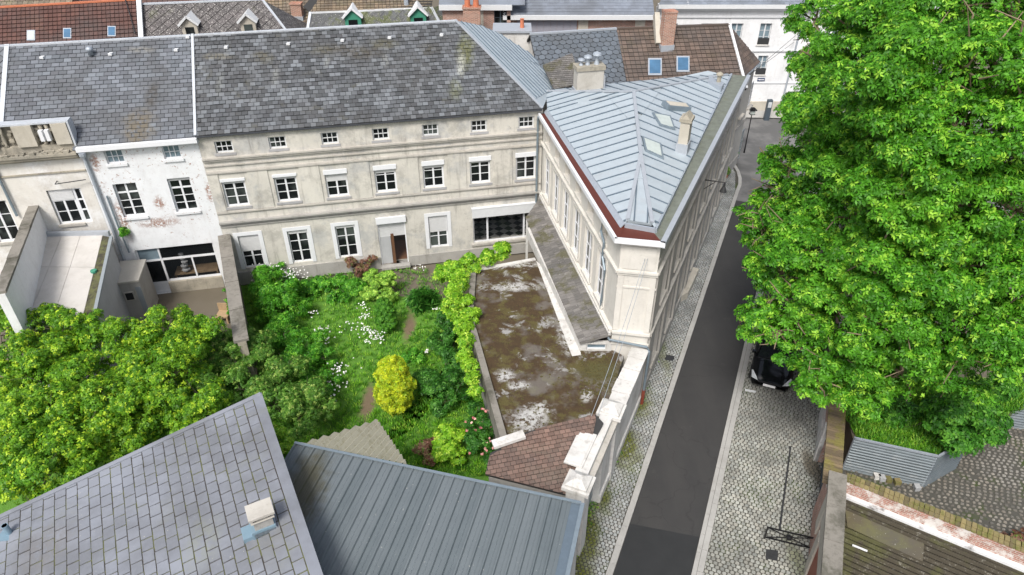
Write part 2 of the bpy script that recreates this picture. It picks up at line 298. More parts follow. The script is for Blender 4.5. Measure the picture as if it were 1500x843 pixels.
MAT['brick_far'] = brickmat('brick_far', (.42, .20, .15), (1, 0, 0), wear_amt=.3)
MAT['brick_pier'] = brickmat('brick_pier', (.40, .18, .12), (.8, .6, 0), wear=(.45, .3, .24))
MAT['tree_a'] = leafmat('tree_a', (.062, .245, .012), (.12, .36, .02), (.25, .46, .04), trans=.4, scale=.55)
MAT['tree_dark'] = leafmat('tree_dark', (.035, .16, .012), (.07, .24, .02), (.12, .30, .03))
MAT['bush_yellow'] = leafmat('bush_yellow', (.085, .25, .012), (.19, .39, .02), (.36, .50, .03), trans=.38, scale=.8)
MAT['bush_olive'] = leafmat('bush_olive', (.07, .20, .02), (.13, .29, .035), (.26, .36, .08), scale=.8)
MAT['bush_green'] = leafmat('bush_green', (.05, .23, .014), (.10, .34, .022), (.19, .42, .04))
MAT['bush_dark'] = leafmat('bush_dark', (.03, .14, .015), (.06, .21, .022), (.11, .27, .045))
MAT['gold'] = leafmat('gold', (.34, .48, .02), (.68, .72, .03), (.18, .38, .02), trans=.3, scale=3)
MAT['vine'] = leafmat('vine', (.14, .37, .015), (.26, .49, .025), (.38, .52, .06), scale=1.5)
MAT['box_green'] = leafmat('box_green', (.05, .20, .015), (.09, .28, .02), (.14, .34, .03), scale=3)
MAT['pale_green'] = leafmat('pale_green', (.17, .38, .04), (.28, .50, .06), (.40, .56, .10), scale=3)
MAT['petal'] = leafmat('petal', (.75, .75, .73), (.8, .8, .78), trans=.2)
MAT['rose'] = leafmat('rose', (.6, .18, .2), (.65, .4, .35), trans=.2)
MAT['red_leaf'] = leafmat('red_leaf', (.17, .075, .045), (.30, .17, .12), (.12, .20, .04), scale=3)
MAT['grass'] = leafmat('grass', (.065, .24, .012), (.15, .38, .02), (.24, .40, .04), scale=.8)
# ---------------------------------------------------------------- pieces laid in a plane
def clip(poly, inside, cut):
    out = []
    for i in range(len(poly)):
        a, b = poly[i], poly[(i + 1) % len(poly)]
        ia, ib = inside(a), inside(b)
        if ia: out.append(a)
        if ia != ib: out.append(cut(a, b))
    return out
def clip_convex(poly, conv):
    for i in range(len(conv)):
        p, q = conv[i], conv[(i + 1) % len(conv)]
        ex, ey = q[0] - p[0], q[1] - p[1]
        sd_ = lambda a: ex * (a[1] - p[1]) - ey * (a[0] - p[0])
        def cut(a, b):
            da, db = sd_(a), sd_(b); t = da / (da - db); return (a[0] + (b[0] - a[0]) * t, a[1] + (b[1] - a[1]) * t)
        poly = clip(poly, lambda a: sd_(a) >= 0, cut)
        if len(poly) < 3: return []
    return poly
def area2(p): return sum(p[i][0] * p[(i + 1) % len(p)][1] - p[(i + 1) % len(p)][0] * p[i][1] for i in range(len(p))) / 2
class Plane:
    """polygon in space with an in-plane frame; udir runs along the courses, v goes up the slope"""
    def __init__(s, pts, udir, lift=0.0):
        s.pts = [Vector(p) for p in pts]; n = poly_normal(s.pts)
        if n.z < 0: s.pts.reverse(); n = -n
        c = sum(s.pts, Vector()) / len(s.pts)
        s.pts = [Vector((p.x, p.y, c.z - (n.x * (p.x - c.x) + n.y * (p.y - c.y)) / n.z)) for p in s.pts]     # flatten vertically
        u = Vector(udir); u = (u - n * u.dot(n)).normalized(); v = n.cross(u)
        s.o = s.pts[0] + n * lift; s.u, s.v, s.n = u, v, n
        s.poly = [((p - s.pts[0]).dot(u), (p - s.pts[0]).dot(v)) for p in s.pts]
        if area2(s.poly) < 0: s.poly.reverse()
    def at(s, a, b, h=0): return s.o + s.u * a + s.v * b + s.n * h
    def mat(s, a, b, h=0, rot=0.0):
        p = s.at(a, b, h); M = Matrix(((s.u.x, s.v.x, s.n.x, p.x), (s.u.y, s.v.y, s.n.y, p.y), (s.u.z, s.v.z, s.n.z, p.z), (0, 0, 0, 1)))
        return M @ Matrix.Rotation(rot, 4, 'Z') if rot else M
def lay(pl, w_, h_, t=.02, gap=.012, stagger=.5, kind='slate', rot=0.0, jit=.0, tilt=.0, drop=0.0, tj=.3, vshape=None):
    """returns pieces: (centre, size, matrix, key, verts, faces). full pieces share a key and are local to their matrix."""
    R = random.Random(int(w_ * 1000 + h_ * 77 + len(pl.poly)))
    cr, sr = math.cos(rot), math.sin(rot)
    toL = lambda p: (p[0] * cr + p[1] * sr, -p[0] * sr + p[1] * cr)
    poly = [toL(p) for p in pl.poly]
    us = [p[0] for p in poly]; vs = [p[1] for p in poly]
    u0, u1, v0, v1 = min(us), max(us), min(vs), max(vs)
    nr = int(math.ceil((v1 - v0) / h_)) + 1; nc = int(math.ceil((u1 - u0) / w_)) + 2
    out = []
    fulls = {}
    for r in range(nr):
        vb = v0 + r * h_; off = (r % 2) * stagger * w_
        if jit: off += R.uniform(-jit, jit) * w_
        for c in range(-1, nc):
            ub = u0 + c * w_ + off - w_ * .5
            if R.random() < drop: continue
            wj = w_
            if kind == 'slab':
                g = gap / 2; key = None; j = lambda: R.uniform(-.006, .006); full = [(ub + g + j(), vb + g + j()), (ub + w_ - g + j(), vb + g + j()), (ub + w_ - g + j(), vb + h_ - g + j()), (ub + g + j(), vb + h_ - g + j())]
            elif kind == 'sett':
                g = gap; jj = w_ * (.07 if w_ < .19 else .2)
                q = [(ub + g + R.uniform(0, jj), vb + g + R.uniform(0, jj)), (ub + wj - g - R.uniform(0, jj), vb + g + R.uniform(0, jj)),
                     (ub + wj - g - R.uniform(0, jj), vb + h_ - g - R.uniform(0, jj)), (ub + g + R.uniform(0, jj), vb + h_ - g - R.uniform(0, jj))]
                k_ = .22; ch = []
                for i in range(4):
                    a, b, d = q[i], q[(i + 1) % 4], q[i - 1]
                    ch.append((a[0] + (d[0] - a[0]) * k_, a[1] + (d[1] - a[1]) * k_)); ch.append((a[0] + (b[0] - a[0]) * k_, a[1] + (b[1] - a[1]) * k_))
                full = ch; key = None
            elif kind == 'scallop':
                g = gap / 2; full = [(ub + g, vb + h_), (ub + g, vb + h_ * .2), (ub + w_ * .25, vb - h_ * .12), (ub + w_ * .5, vb - h_ * .22), (ub + w_ * .75, vb - h_ * .12), (ub + w_ - g, vb + h_ * .2), (ub + w_ - g, vb + h_)]
                key = 'full'
            else:
                g = gap / 2; sk = R.uniform(-1, 1) * tilt
                full = [(ub + g, vb + g), (ub + wj - g, vb + g + sk), (ub + wj - g, vb + h_ + g * .1), (ub + g, vb + h_ + g * .1)]; key = 'full' if not tilt else None
            cl = clip_convex(full, poly)
            if len(cl) < 3 or abs(area2(cl)) < .12 * w_ * h_: continue
            whole = abs(area2(cl) - area2(full)) < 1e-5
            hh = t * (1 + R.uniform(-tj, tj))
            cx, cy = ub + w_ / 2, vb + h_ / 2
            if kind == 'sett': zf = lambda p: hh
            elif kind == 'flat': zf = lambda p: hh
            else: zf = lambda p: hh * (1.15 - .95 * (p[1] - vb) / h_)
            M = pl.mat(0, 0, 0, rot) @ Matrix.Translation((cx, cy, 0))
            n = len(cl); loc = [(p[0] - cx, p[1] - cy) for p in cl]
            if kind == 'sett':
                m_ = (sum(p[0] for p in loc) / n, sum(p[1] for p in loc) / n)
                top = [(m_[0] + (p[0] - m_[0]) * .84, m_[1] + (p[1] - m_[1]) * .84, hh) for p in loc]
                bot = [(p[0], p[1], -.005 if False else hh - .035) for p in loc]
            else:
                top = [(loc[i][0], loc[i][1], zf(cl[i])) for i in range(n)]; bot = [(p[0], p[1], -.01) for p in loc]
            fs = [tuple(range(n, 2 * n))] + [(i, (i + 1) % n, n + (i + 1) % n, n + i) for i in range(n)]
            k = key if (whole and key) else None
            if k:
                if k not in fulls: fulls[k] = (bot + top, fs)
                vv, ff = fulls[k]
            else: vv, ff = bot + top, fs
            out.append((M @ Vector((0, 0, 0)), w_ * h_, M, k, vv, ff))
    return out
CAMP = Vector((0, 0, H))
def in_view(p):
    d = p - CAMP; z = d.y * CP - d.z * SP
    if z < 1: return False
    x = d.x / z * FPX; y = (-d.y * SP - d.z * CP) / z * FPX
    return abs(x) < 760 and abs(y) < 432
def set_pieces(parent, name, pieces, mat, limit=300, mats=None, stuffname=None, label=None, top_level_kind=None):
    """the pieces that show largest become objects, the rest one joined part"""
    key = lambda q: (0 if in_view(q[0]) else 1, (q[0] - CAMP).length / math.sqrt(q[1]))
    ps = sorted(pieces, key=key)
    own = [q for q in ps[:limit] if in_view(q[0])] if limit else []; rest = ps[len(own):]
    shared = {}
    for q in own:
        if q[3]:
            if q[3] not in shared:
                b = MB(); b.add(q[4], q[5]); shared[q[3]] = b.mesh(name, mat)
            me = shared[q[3]]
        else:
            b = MB(); b.add(q[4], q[5]); me = b.mesh(name, mat)
        o = link(bpy.data.objects.new(name, me)); attach(o, parent, q[2])
    if rest:
        b = MB()
        for q in rest: b.add([q[2] @ Vector(v) for v in q[4]], q[5])
        o = b.obj(stuffname or ('more_' + name + 's'), mat); 
        if parent is not None: attach(o, parent)
        o['kind'] = 'stuff'
# ---------------------------------------------------------------- walls and windows
def wall(parent, name, M, s0, s1, z0, z1, opens, mat, thick=.4, rec=.22, **kw):
    """slab in local frame M (x along, y outward, z up) with real openings (x0,x1,z0,z1)"""
    xs = sorted({s0, s1} | {o[0] for o in opens} | {o[1] for o in opens}); zs = sorted({z0, z1} | {o[2] for o in opens} | {o[3] for o in opens})
    b = MB(); P = lambda x, y, z: M @ Vector((x, y, z))
    hole = lambda x, z: any(o[0] < x < o[1] and o[2] < z < o[3] for o in opens)
    for i in range(len(xs) - 1):
        for j in range(len(zs) - 1):
            if not hole((xs[i] + xs[i + 1]) / 2, (zs[j] + zs[j + 1]) / 2):
                for y, fl in ((0, 0), (-thick, 1)):
                    q = [P(xs[i], y, zs[j]), P(xs[i + 1], y, zs[j]), P(xs[i + 1], y, zs[j + 1]), P(xs[i], y, zs[j + 1])]
                    b.add(q, [(3, 2, 1, 0) if not fl else (0, 1, 2, 3)])
    for (a, c, d, e) in opens:
        for p, q in (((a, d), (c, d)), ((c, d), (c, e)), ((c, e), (a, e)), ((a, e), (a, d))):
            b.add([P(p[0], 0, p[1]), P(q[0], 0, q[1]), P(q[0], -thick, q[1]), P(p[0], -thick, p[1])], [(0, 1, 2, 3)])
    for p, q in (((s0, z0), (s1, z0)), ((s1, z0), (s1, z1)), ((s1, z1), (s0, z1)), ((s0, z1), (s0, z0))):
        b.add([P(p[0], 0, p[1]), P(q[0], 0, q[1]), P(q[0], -thick, q[1]), P(p[0], -thick, p[1])], [(0, 1, 2, 3)])
    return b.obj(name, mat, parent, **kw)
def window(parent, M, x, z, w_, h_, cols=2, rows=3, fr=.06, mull=.09, bar=.025, rec=.14, frame_mat='white_paint', pane_mat='pane', box=0, shut=0.0, transom=None, sill=True, sill_mat='stucco_trim', surround=0, name='window', leafs=2, label=None, sillw=.08):
    """x = centre, z = sill level. parts: the frame is the window; panes, bars, shutter box, roller shutter and sill are its sub-parts"""
    W = M @ Matrix.Translation((x, 0, z)); b = MB(); a = w_ / 2
    y0, y1 = -rec - .05, -rec
    b.box(-a, -a + fr, y0, y1, 0, h_); b.box(a - fr, a, y0, y1, 0, h_)
    b.box(-a + fr, a - fr, y0, y1, 0, fr); b.box(-a + fr, a - fr, y0, y1, h_ - fr, h_)
    if surround:
        s_ = surround
        b.box(-a - s_, -a, -rec - .02, .03, -.02, h_ + s_); b.box(a, a + s_, -rec - .02, .03, -.02, h_ + s_); b.box(-a, a, -rec - .02, .03, h_, h_ + s_)
    top = h_ - fr
    xs = []
    if leafs == 2: b.box(-mull / 2, mull / 2, y0 - .003, y1 + .015, fr, top); spans = [(-a + fr, -mull / 2), (mull / 2, a - fr)]
    else: spans = [(-a + fr, a - fr)]
    zz = [(fr, top, rows)]
    if transom: b.box(-a + fr, a - fr, y0 - .003, y1 + .01, transom - .04, transom + .04); zz = [(fr, transom - .04, rows), (transom + .04, top, 1)]
    o = b.obj(name, MAT[frame_mat], parent, W)
    if label: o['label'] = label
    bars = MB(); n = 0
    for (xa, xb) in spans:
        cw = (xb - xa) / cols_(cols, leafs)
        for (za, zb, rr) in zz:
            rh = (zb - za) / rr
            for i in range(cols_(cols, leafs)):
                for j in range(rr):
                    if za + j * rh > h_ * (1 - shut) : continue
                    p = MB().box(xa + i * cw, xa + (i + 1) * cw, y0 + .008, y0 + .018, za + j * rh, za + (j + 1) * rh)
                    q = p.obj('pane', MAT[pane_mat]); q.parent = o
            for i in range(1, cols_(cols, leafs)): bars.box(xa + i * cw - bar / 2, xa + i * cw + bar / 2, y0 + .02, y1 + .006, za, zb); n += 1
            for j in range(1, rr): bars.box(xa, xb, y0 + .022, y1 + .004, za + j * rh - bar / 2, za + j * rh + bar / 2); n += 1
    if n: q = bars.obj('glazing_bars', MAT[frame_mat]); q.parent = o
    if shut:
        p = MB(); k = max(2, int(h_ * shut / .07))
        for i in range(k): p.box(-a + .01, a - .01, -rec + .012, -rec + .03 , h_ - h_ * shut * (i + 1) / k + .006, h_ - h_ * shut * i / k)
        p.box(-a + .01, a - .01, -rec + .005, -rec + .016, h_ * (1 - shut), h_)
        q = p.obj('roller_shutter', MAT['shutter']); q.parent = o
    if box:
        q = MB().box(-a - .04, a + .04, -rec + .034, .05, h_ - box + .02, h_ + .06).obj('shutter_box', MAT['white_paint']); q.parent = o
    if sill:
        q = MB().box(-a - .08, a + .08, -rec, sillw, -.12, -.002).obj('sill', MAT[sill_mat]); q.parent = o
    return o
def cols_(c, l): return max(1, c // l)
# ---------------------------------------------------------------- foliage
def leaf_mesh(name, C, A_, L, Wd, per, droop, mat, seed=1, fold=.15):
    """rosettes: C centres, A_ axes (n,3); per leaflets each"""
    rng = np.random.default_rng(seed); n = len(C)
    ax = A_ / np.linalg.norm(A_, axis=1, keepdims=True)
    t = rng.normal(size=(n, 3)); e1 = np.cross(ax, t); e1 /= np.linalg.norm(e1, axis=1, keepdims=True); e2 = np.cross(ax, e1)
    ph = rng.uniform(0, 6.28, (n, 1)) + np.arange(per)[None, :] * (2 * math.pi / per) + rng.uniform(-.3, .3, (n, per))
    r = e1[:, None] * np.cos(ph)[..., None] + e2[:, None] * np.sin(ph)[..., None]
    s = -e1[:, None] * np.sin(ph)[..., None] + e2[:, None] * np.cos(ph)[..., None]
    dr = droop + rng.uniform(-.25, .25, (n, per, 1)); r = r - ax[:, None] * dr; r /= np.linalg.norm(r, axis=2, keepdims=True)
    ll = L * rng.uniform(.65, 1.25, (n, per, 1)); ww = Wd * rng.uniform(.7, 1.2, (n, per, 1))
    s = s + ax[:, None] * rng.uniform(-.5, .5, (n, per, 1)); c = C[:, None]
    v0 = c + r * ll * .08; v1 = c + r * ll * .55 + s * ww * .5 ; v2 = c + r * ll; v3 = c + r * ll * .55 - s * ww * .5 + ax[:, None] * ll * fold
    V = np.stack([v0, v1, v2, v3], axis=2).reshape(-1, 3).astype(np.float32); k = n * per
    me = bpy.data.meshes.new(name); me.vertices.add(len(V)); me.vertices.foreach_set('co', V.ravel())
    me.loops.add(4 * k); me.loops.foreach_set('vertex_index', np.arange(4 * k, dtype=np.int32))
    me.polygons.add(k); me.polygons.foreach_set('loop_start', np.arange(0, 4 * k, 4, dtype=np.int32)); me.polygons.foreach_set('loop_total', np.full(k, 4, dtype=np.int32))
    me.update(); me.materials.append(mat)
    at_ = me.attributes.new('tone', 'FLOAT', 'FACE'); tn = np.repeat(rng.beta(1.6, 2.2, n), per); at_.data.foreach_set('value', tn.astype(np.float32)); return me
def sph(rng, n):
    v = rng.normal(size=(n, 3)); return v / np.linalg.norm(v, axis=1, keepdims=True)
def crown_pts(lobes, dens, seed=1, sub=9, subr=.42, up=.25, fill=.12, squash=.85):
    """lobes: (centre, radius). each lobe carries smaller clumps over its surface; leaves grow on the clumps' shells"""
    rng = np.random.default_rng(seed); Cs = []; As = []
    LC = np.array([tuple(c) for c, r in lobes]); LR = np.array([r for c, r in lobes])
    for c, r in lobes:
        c = np.array(tuple(c)); k = max(4, int(sub * max(1, r)))
        dirs = sph(rng, k); sc_ = c + dirs * r * rng.uniform(.55, .95, (k, 1)) * np.array([1, 1, squash]); sr_ = r * subr * rng.uniform(.55, 1.25, k)
        for q, qr in zip(sc_, sr_):
            m = max(3, int(dens * 4 * math.pi * qr * qr)); d = sph(rng, m); d[:, 2] = np.where(d[:, 2] < -.3, -d[:, 2] * .6, d[:, 2])
            p = q + d * qr * rng.uniform(.7, 1.12, (m, 1)) * np.array([1, 1, .8])
            Cs.append(p); As.append(d * .8 + (q - c) / max(r, .1) * .5 + np.array([0, 0, up + .35]) + rng.normal(size=(m, 3)) * .3)
        m = int(dens * fill * 4 * math.pi * r * r); d = sph(rng, m); Cs.append(c + d * r * rng.uniform(.2, .8, (m, 1))); As.append(d + np.array([0, 0, .5]))
    C = np.concatenate(Cs); A_ = np.concatenate(As)
    keep = np.ones(len(C), bool)
    for c, r in zip(LC, LR):
        keep &= ~((np.linalg.norm(C - c, axis=1) < r * .5) & (rng.random(len(C)) < .75))
    keep &= C[:, 2] > .05
    return C[keep], A_[keep]
def plant(name, label, cat, base, lobes, mat, dens=60, L=.16, Wd=.07, per=5, droop=.3, seed=1, trunk=None, group=None, sub=9, subr=.42, up=.25, part='crown', twigs=3, bark='bark', tr=.15, fold=.15, fill=.12, squash=.85):
    t = thing(name, label, cat, base, group)
    C, A_ = crown_pts(lobes, dens, seed, sub, subr, up, fill, squash)
    o = link(bpy.data.objects.new(part, leaf_mesh(part, C, A_, L, Wd, per, droop, MAT[mat], seed, fold))); attach(o, t)
    b = MB(); rr = random.Random(seed); base = Vector(base)
    cen = sum((Vector(c) for c, r in lobes), Vector()) / len(lobes)
    fork = base.lerp(cen, .35) if trunk is None else base + Vector((0, 0, trunk))
    b.tube([base - Vector((0, 0, .1)), base.lerp(fork, .5) + Vector((rr.uniform(-.05, .05), rr.uniform(-.05, .05), 0)), fork], [tr, tr * .85, tr * .7], 9)
    for c, r in lobes:
        c = Vector(c); m = fork.lerp(c, .5) + Vector((rr.uniform(-.2, .2), rr.uniform(-.2, .2), -.15)) * min(1, r)
        b.tube([fork, m, c], [tr * .5, tr * .3, tr * .1], 5)
        for k in range(twigs):
            d = Vector((rr.gauss(0, 1), rr.gauss(0, 1), rr.gauss(.3, 1))).normalized() * r * (.8 if twigs < 5 else 1.05); e = Vector((rr.gauss(0, 1), rr.gauss(0, 1), rr.gauss(0, 1))) * r * .12
            b.tube([c, c + d * .55 + e, c + d], [tr * .12, tr * .07, tr * .03], 4)
    b.obj('trunk' if trunk else 'stems', MAT[bark], t)
    return t
# ================================================================ SETTING: ground, street
D = Vector((.4145, 1, 0)).normalized(); DN = Vector((D.y, -D.x, 0))            # street direction and its right-hand normal
K0 = Vector((5.20, 18.47, 0))                                                  # a point on the left kerb's road edge
def K(a, b, z=0): p = K0 + D * a + DN * b; return Vector((p.x, p.y, z))      # a along the street, b to the right of the left kerb
RW = 2.47                                                                       # carriageway, kerb to kerb (square across)
n = NT('earth'); col = n.mix(n.noise(.6, 6), (.10, .085, .06), (.16, .14, .11)); n.bump(n.noise(9, 5), .5); MAT['earth'] = n.out(col, .95)
n = NT('asphalt'); f = n.noise(.9, 5, .65); col = n.mix(f, (.020, .020, .022), (.040, .039, .039)); col = n.mix(n.math('MULTIPLY', n.noise(60, 2, .5), .3), col, (.09, .09, .085))
wh = n.noise(.7, 4, .6, vec=n.stretch((1.9, .25, 1)));col = n.mix(n.math('MULTIPLY', n.ramp(wh, .4, .7), .3), col, (.055, .053, .051))
vo = n.N.new('ShaderNodeTexVoronoi'); vo.feature = 'DISTANCE_TO_EDGE'; vo.inputs['Scale'].default_value = .28; nv = n.N.new('ShaderNodeTexNoise'); nv.inputs['Scale'].default_value = 1.3; nv.inputs['Detail'].default_value = 6; n.L.new(n.pos, nv.inputs['Vector']); n.L.new(n.vmath('ADD', n.pos, n.vmath('MULTIPLY', nv.outputs['Color'], (1.2, 1.2, 0))), vo.inputs['Vector'])
col = n.mix(n.math('MULTIPLY', n.ramp(vo.outputs['Distance'], .006, .002), .22), col, (.012, .012, .012)); col = n.mix(n.math('MULTIPLY', n.ramp(n.noise(.5, 7, .8), .6, .66), .25), col, (.08, .077, .07))
n.bump(n.noise(90, 3), .3, .005); MAT['asphalt'] = n.out(col, .8)
n = NT('asphalt_new'); col = n.mix(n.noise(2, 5, .65), (.016, .018, .019), (.03, .031, .033)); n.bump(n.noise(90, 3), .3, .005); MAT['asphalt_new'] = n.out(col, .75)
n = NT('asphalt_far'); col = n.mix(n.ramp(n.noise(.35, 5, .6), .4, .6), (.10, .10, .10), (.17, .168, .165)); n.bump(n.noise(60, 3), .3, .005); MAT['asphalt_far'] = n.out(col, .85)
n = NT('joint_sand'); col = n.mix(n.noise(6, 5), (.05, .05, .045), (.10, .095, .08)); col = n.mix(n.ramp(n.noise(.7, 5, .7), .5, .65), col, (.05, .07, .02)); MAT['joint_sand'] = n.out(col, .95)
def settmat(name, lo, hi, moss_at=(), moss=(.12, .135, .025), tone_at=None):
    n = NT(name); r = n.rand(); col = n.mix(r, lo, hi); r2 = n.math('FRACT', n.math('MULTIPLY', r, 13.7))
    col = n.mix(n.math('MULTIPLY', r2, .35), col, (hi[0] * 1.08, hi[1] * .95, hi[2] * .84))
    col = n.mix(n.math('MULTIPLY', n.ramp(n.noise(.5, 5, .65), .42, .65), .5), col, tuple(x * .5 for x in lo))
    for (p, rr, a) in moss_at: col = n.mix(n.math('MULTIPLY', n.math('MULTIPLY', n.blob(p, rr, wob=.7), n.ramp(n.noise(5, 5, .7), .28, .5)), a), col, moss)
    for (p, rr, a, cc) in (tone_at or ()): col = n.mix(n.math('MULTIPLY', n.blob(p, rr, wob=.5), a), col, cc)  # soft patches mixed towards a given colour
    n.bump(n.noise(22, 4, .65), .5, .01); return n.out(col, .8, 0, .35)
MOSSP = [(K(a, -1.35 + .2 * math.sin(a), 0), (.75 + .25 * math.sin(a * 2.1), 1.9, 1), 1.0) for a in (-5, -3.2, -1, 1.2, 4)] + [(K(8, -1.2, 0), (.4, 3, 1), .5)]
MAT['sett_left'] = settmat('sett_left', (.235, .25, .25), (.38, .40, .40), MOSSP)
MAT['sett_right'] = settmat('sett_right', (.22, .23, .215), (.40, .415, .385), [(K(-2, 6, 0), (.5, 2, 1), .5)], tone_at=[(G(1190, 685), (.5, 1.3, 1), .85, (.10, .085, .06)), (K(6, 4.5, 0), (3, 3, 1), .45, (.12, .12, .115))])
MAT['sett_dark'] = settmat('sett_dark', (.10, .097, .088), (.27, .255, .225), tone_at=[(G(1480, 690), (1.5, 1.5, 1), .5, (.28, .27, .25))])
def ground(name, poly, z, mat, kind='structure', par=None):
    b = MB(); b.add([(p[0], p[1], z) for p in poly], [tuple(range(len(poly)))]); o = b.obj(name, MAT[mat]); o['kind'] = kind; return o
ground('ground', [(-400, -60), (400, -60), (400, 700), (-400, 700)], -.06, 'earth')
road = ground('road', [K(-16, 0), K(-16, RW), K(24.9, RW), K(24.9, 0)], -.004, 'asphalt')
ground('road_patch', [K(-16, .02), K(-16, RW - .02), K(-1.9, RW - .02), K(-2.3, .02)], .0, 'asphalt_new')
ground('side_street', [K(24.8, 0), K(24.8, 30), K(60, 30), K(60, -30), K(36, -30), K(33.5, -3), K(31, -1.6), K(29, -.4), K(27, -.05)], .0, 'asphalt_far')
# left pavement: base, kerb stones, setts
PL = [K(-16, -1.9), K(-16, -.24), K(24.5, -.24), K(26.5, -.15), K(28.4, -.3), K(30.2, -.7), K(31.8, -1.2), K(31.8, -2.2)]
pv = ground('pavement', PL, .085, 'joint_sand')
kerb = MB().obj('kerb', MAT['kerb']); props(kerb, kind='structure')
a = -10.5; rr = random.Random(3)
while a < 26:
    L = rr.uniform(.75, 1.15)
    MB().prism([K(a, -.23 + rr.uniform(-.012, .012)), K(a, -.005), K(a + L - .012, -.005), K(a + L - .012, -.23)][::-1], -.03, .12 + rr.uniform(-.006, .006)).obj('kerb_stone', MAT['kerb'], kerb); a += L
def curvekerb(pts, par, mat='kerb', wd=.22):
    for i in range(len(pts) - 1):
        p, q = pts[i], pts[i + 1]; d = (q - p).normalized(); nn = Vector((d.y, -d.x, 0)) * wd
        MB().prism([p, q - d * .012, q - d * .012 + nn, p + nn], -.03, .12).obj('kerb_stone', MAT[mat], par)
curvekerb([K(26, -.23), K(27, -.2), K(28, -.33), K(29, -.6), K(30, -1.0), K(31, -1.5)], kerb)
pieces = lay(Plane([K(-9.6, -1.85, .1), K(-9.6, -.25, .1), K(26, -.25, .1), K(28.8, -.65, .1), K(29.8, -1.1, .1), K(29.8, -1.9, .1)], DN), .155, .13, t=.018, gap=.006, kind='sett', jit=.12)
set_pieces(pv, 'paving_sett', pieces, MAT['sett_left'])
# right side: parking strip in setts, double kerb
RB = [G(1204, 606), G(1198, 677), G(1192, 765), G(1185, 803), G(1180, 843)]
strip = ground('parking_strip', [K(-16, RW + .1), K(-16, 8.0), K(1.2, 7.1), K(24.5, 8.6), K(24.5, RW + .1)], .005, 'joint_sand')
for off, wd, z, nm, sd_ in ((RW + .005, .15, .055, 'gutter_stone', 5), (RW + .165, .2, .075, 'kerb_stone', 9)):
    kr = MB().obj('kerb', MAT['kerb']); props(kr, kind='structure'); a = -11.5; rr = random.Random(sd_)
    while a < 24.5:
        L = rr.uniform(.8, 1.3); MB().prism([K(a, off), K(a, off + wd), K(a + L - .014, off + wd), K(a + L - .014, off)], -.03, z + rr.uniform(-.005, .005)).obj(nm, MAT['kerb'], kr); a += L
pieces = lay(Plane([K(-9.5, RW + .37, .02), K(-9.5, 6.0, .02), K(-7, 6.3, .02), K(-3, 6.75, .02), K(2, 7.0, .02), K(10, 7.4, .02), K(14, 7.5, .02), K(14, RW + .37, .02)], DN), .17, .145, t=.018, gap=.007, kind='sett', jit=.15)
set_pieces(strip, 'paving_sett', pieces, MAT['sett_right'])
mk = MB().prism([G(1091, 571), G(1107, 574), G(1106.5, 577), G(1091, 574)][::-1], .045, .052).obj('parking_marking', MAT['white_pale']); mk['kind'] = 'structure'
mk = MB().prism([G(1122, 806), G(1139.5, 808), G(1138.5, 823), G(1121, 820)][::-1], .0, .052)
t = mk.obj('manhole_cover', MAT['iron']); props(t, 'dark square access cover in the pale setts beside the crossed barrier', 'manhole cover')
t = MB().prism([G(976, 523), G(988, 525), G(985, 532), G(973, 530)][::-1], .1, .128).obj('manhole_cover', MAT['iron']); props(t, 'small dark square cover in the narrow left pavement near the building corner', 'manhole cover')
# yard of rounded cobbles at the right
yard = ground('yard', [G(1215, 600), G(1243, 700), G(1470, 800), G(1620, 800), G(1620, 560), G(1400, 540)], .0, 'joint_sand')
pieces = lay(Plane([G(1250, 640, 0), G(1245, 700, 0), G(1470, 800, 0), G(1540, 800, 0), G(1540, 590, 0), G(1400, 600, 0)], V3(1, -.25, 0)), .2, .17, t=.035, gap=.02, kind='sett', jit=.5, drop=.04)
set_pieces(yard, 'cobble', pieces, MAT['sett_dark'])
# ================================================================ MAIN BUILDING
ORI = tuple(F(0, 0)); 
main = thing('apartment_house', 'long grey stucco house with slate roof and two rows of shuttered windows above the garden', 'house', F(5.4, 0))
SI = [-1.88 + 2.487 * i for i in range(7)]
opens = [(s - .41, s + .41, 7.64, 8.26) for s in SI] + [(s - .55, s + .55, 4.72, 6.22) for s in SI]
GS = [-1.8, .68, 3.15, 8.12]
opens += [(s - .52, s + .52, 1.02, 3.02) for s in GS] + [(4.85, 6.35, .25, 3.12), (10.06, 13.62, 1.0, 3.2)]
wall(main, 'wall', WALLM, -3.0, 13.9, 0, 8.57, opens, MAT['stucco'])
b = MB()                                          # cornices and string courses
def band(s0, s1, z0, z1, d, bb=None): (bb or b).box(s0, s1, -.01, d, z0, z1, WALLM)
for z0, z1, d in ((7.38, 7.46, .16), (7.28, 7.38, .11), (7.0, 7.06, .07), (6.62, 6.7, .09), (6.7, 6.74, .05), (4.42, 4.5, .08), (4.36, 4.42, .04)): band(-3.0, 13.88, z0, z1, d)
b.obj('cornice', MAT['stucco_trim'], main)
b = MB()
for z0, z1, d in ((3.88, 3.97, .2), (3.78, 3.88, .13), (3.62, 3.68, .07)): band(-3.0, 13.88, z0, z1, d)
band(-3.0, 13.88, 3.69, 3.72, .06); b.obj('string_course', MAT['stucco_grey'], main)
for i in range(6):
    s = (SI[i] + SI[i + 1]) / 2; b = MB(); band(s - .48, s + .48, 4.52, 6.6, .045); b.obj('pilaster', MAT['stucco'], main)
b = MB(); band(-3.0, -2.5, 4.52, 6.6, .045); b.obj('pilaster', MAT['stucco'], main)
b = MB(); band(-2.9, 4.8, .03, .82, .06); band(6.4, 13.85, .03, .66, .06); b.obj('plinth', MAT['stucco_grey'], main)
b = MB()
for i in range(140): s = -2.95 + i * .12; b.box(s, s + .06, 0, .06, 8.47, 8.53, WALLM)
o = b.obj('dentils', MAT['stucco_trim'], main); o['kind'] = 'stuff'
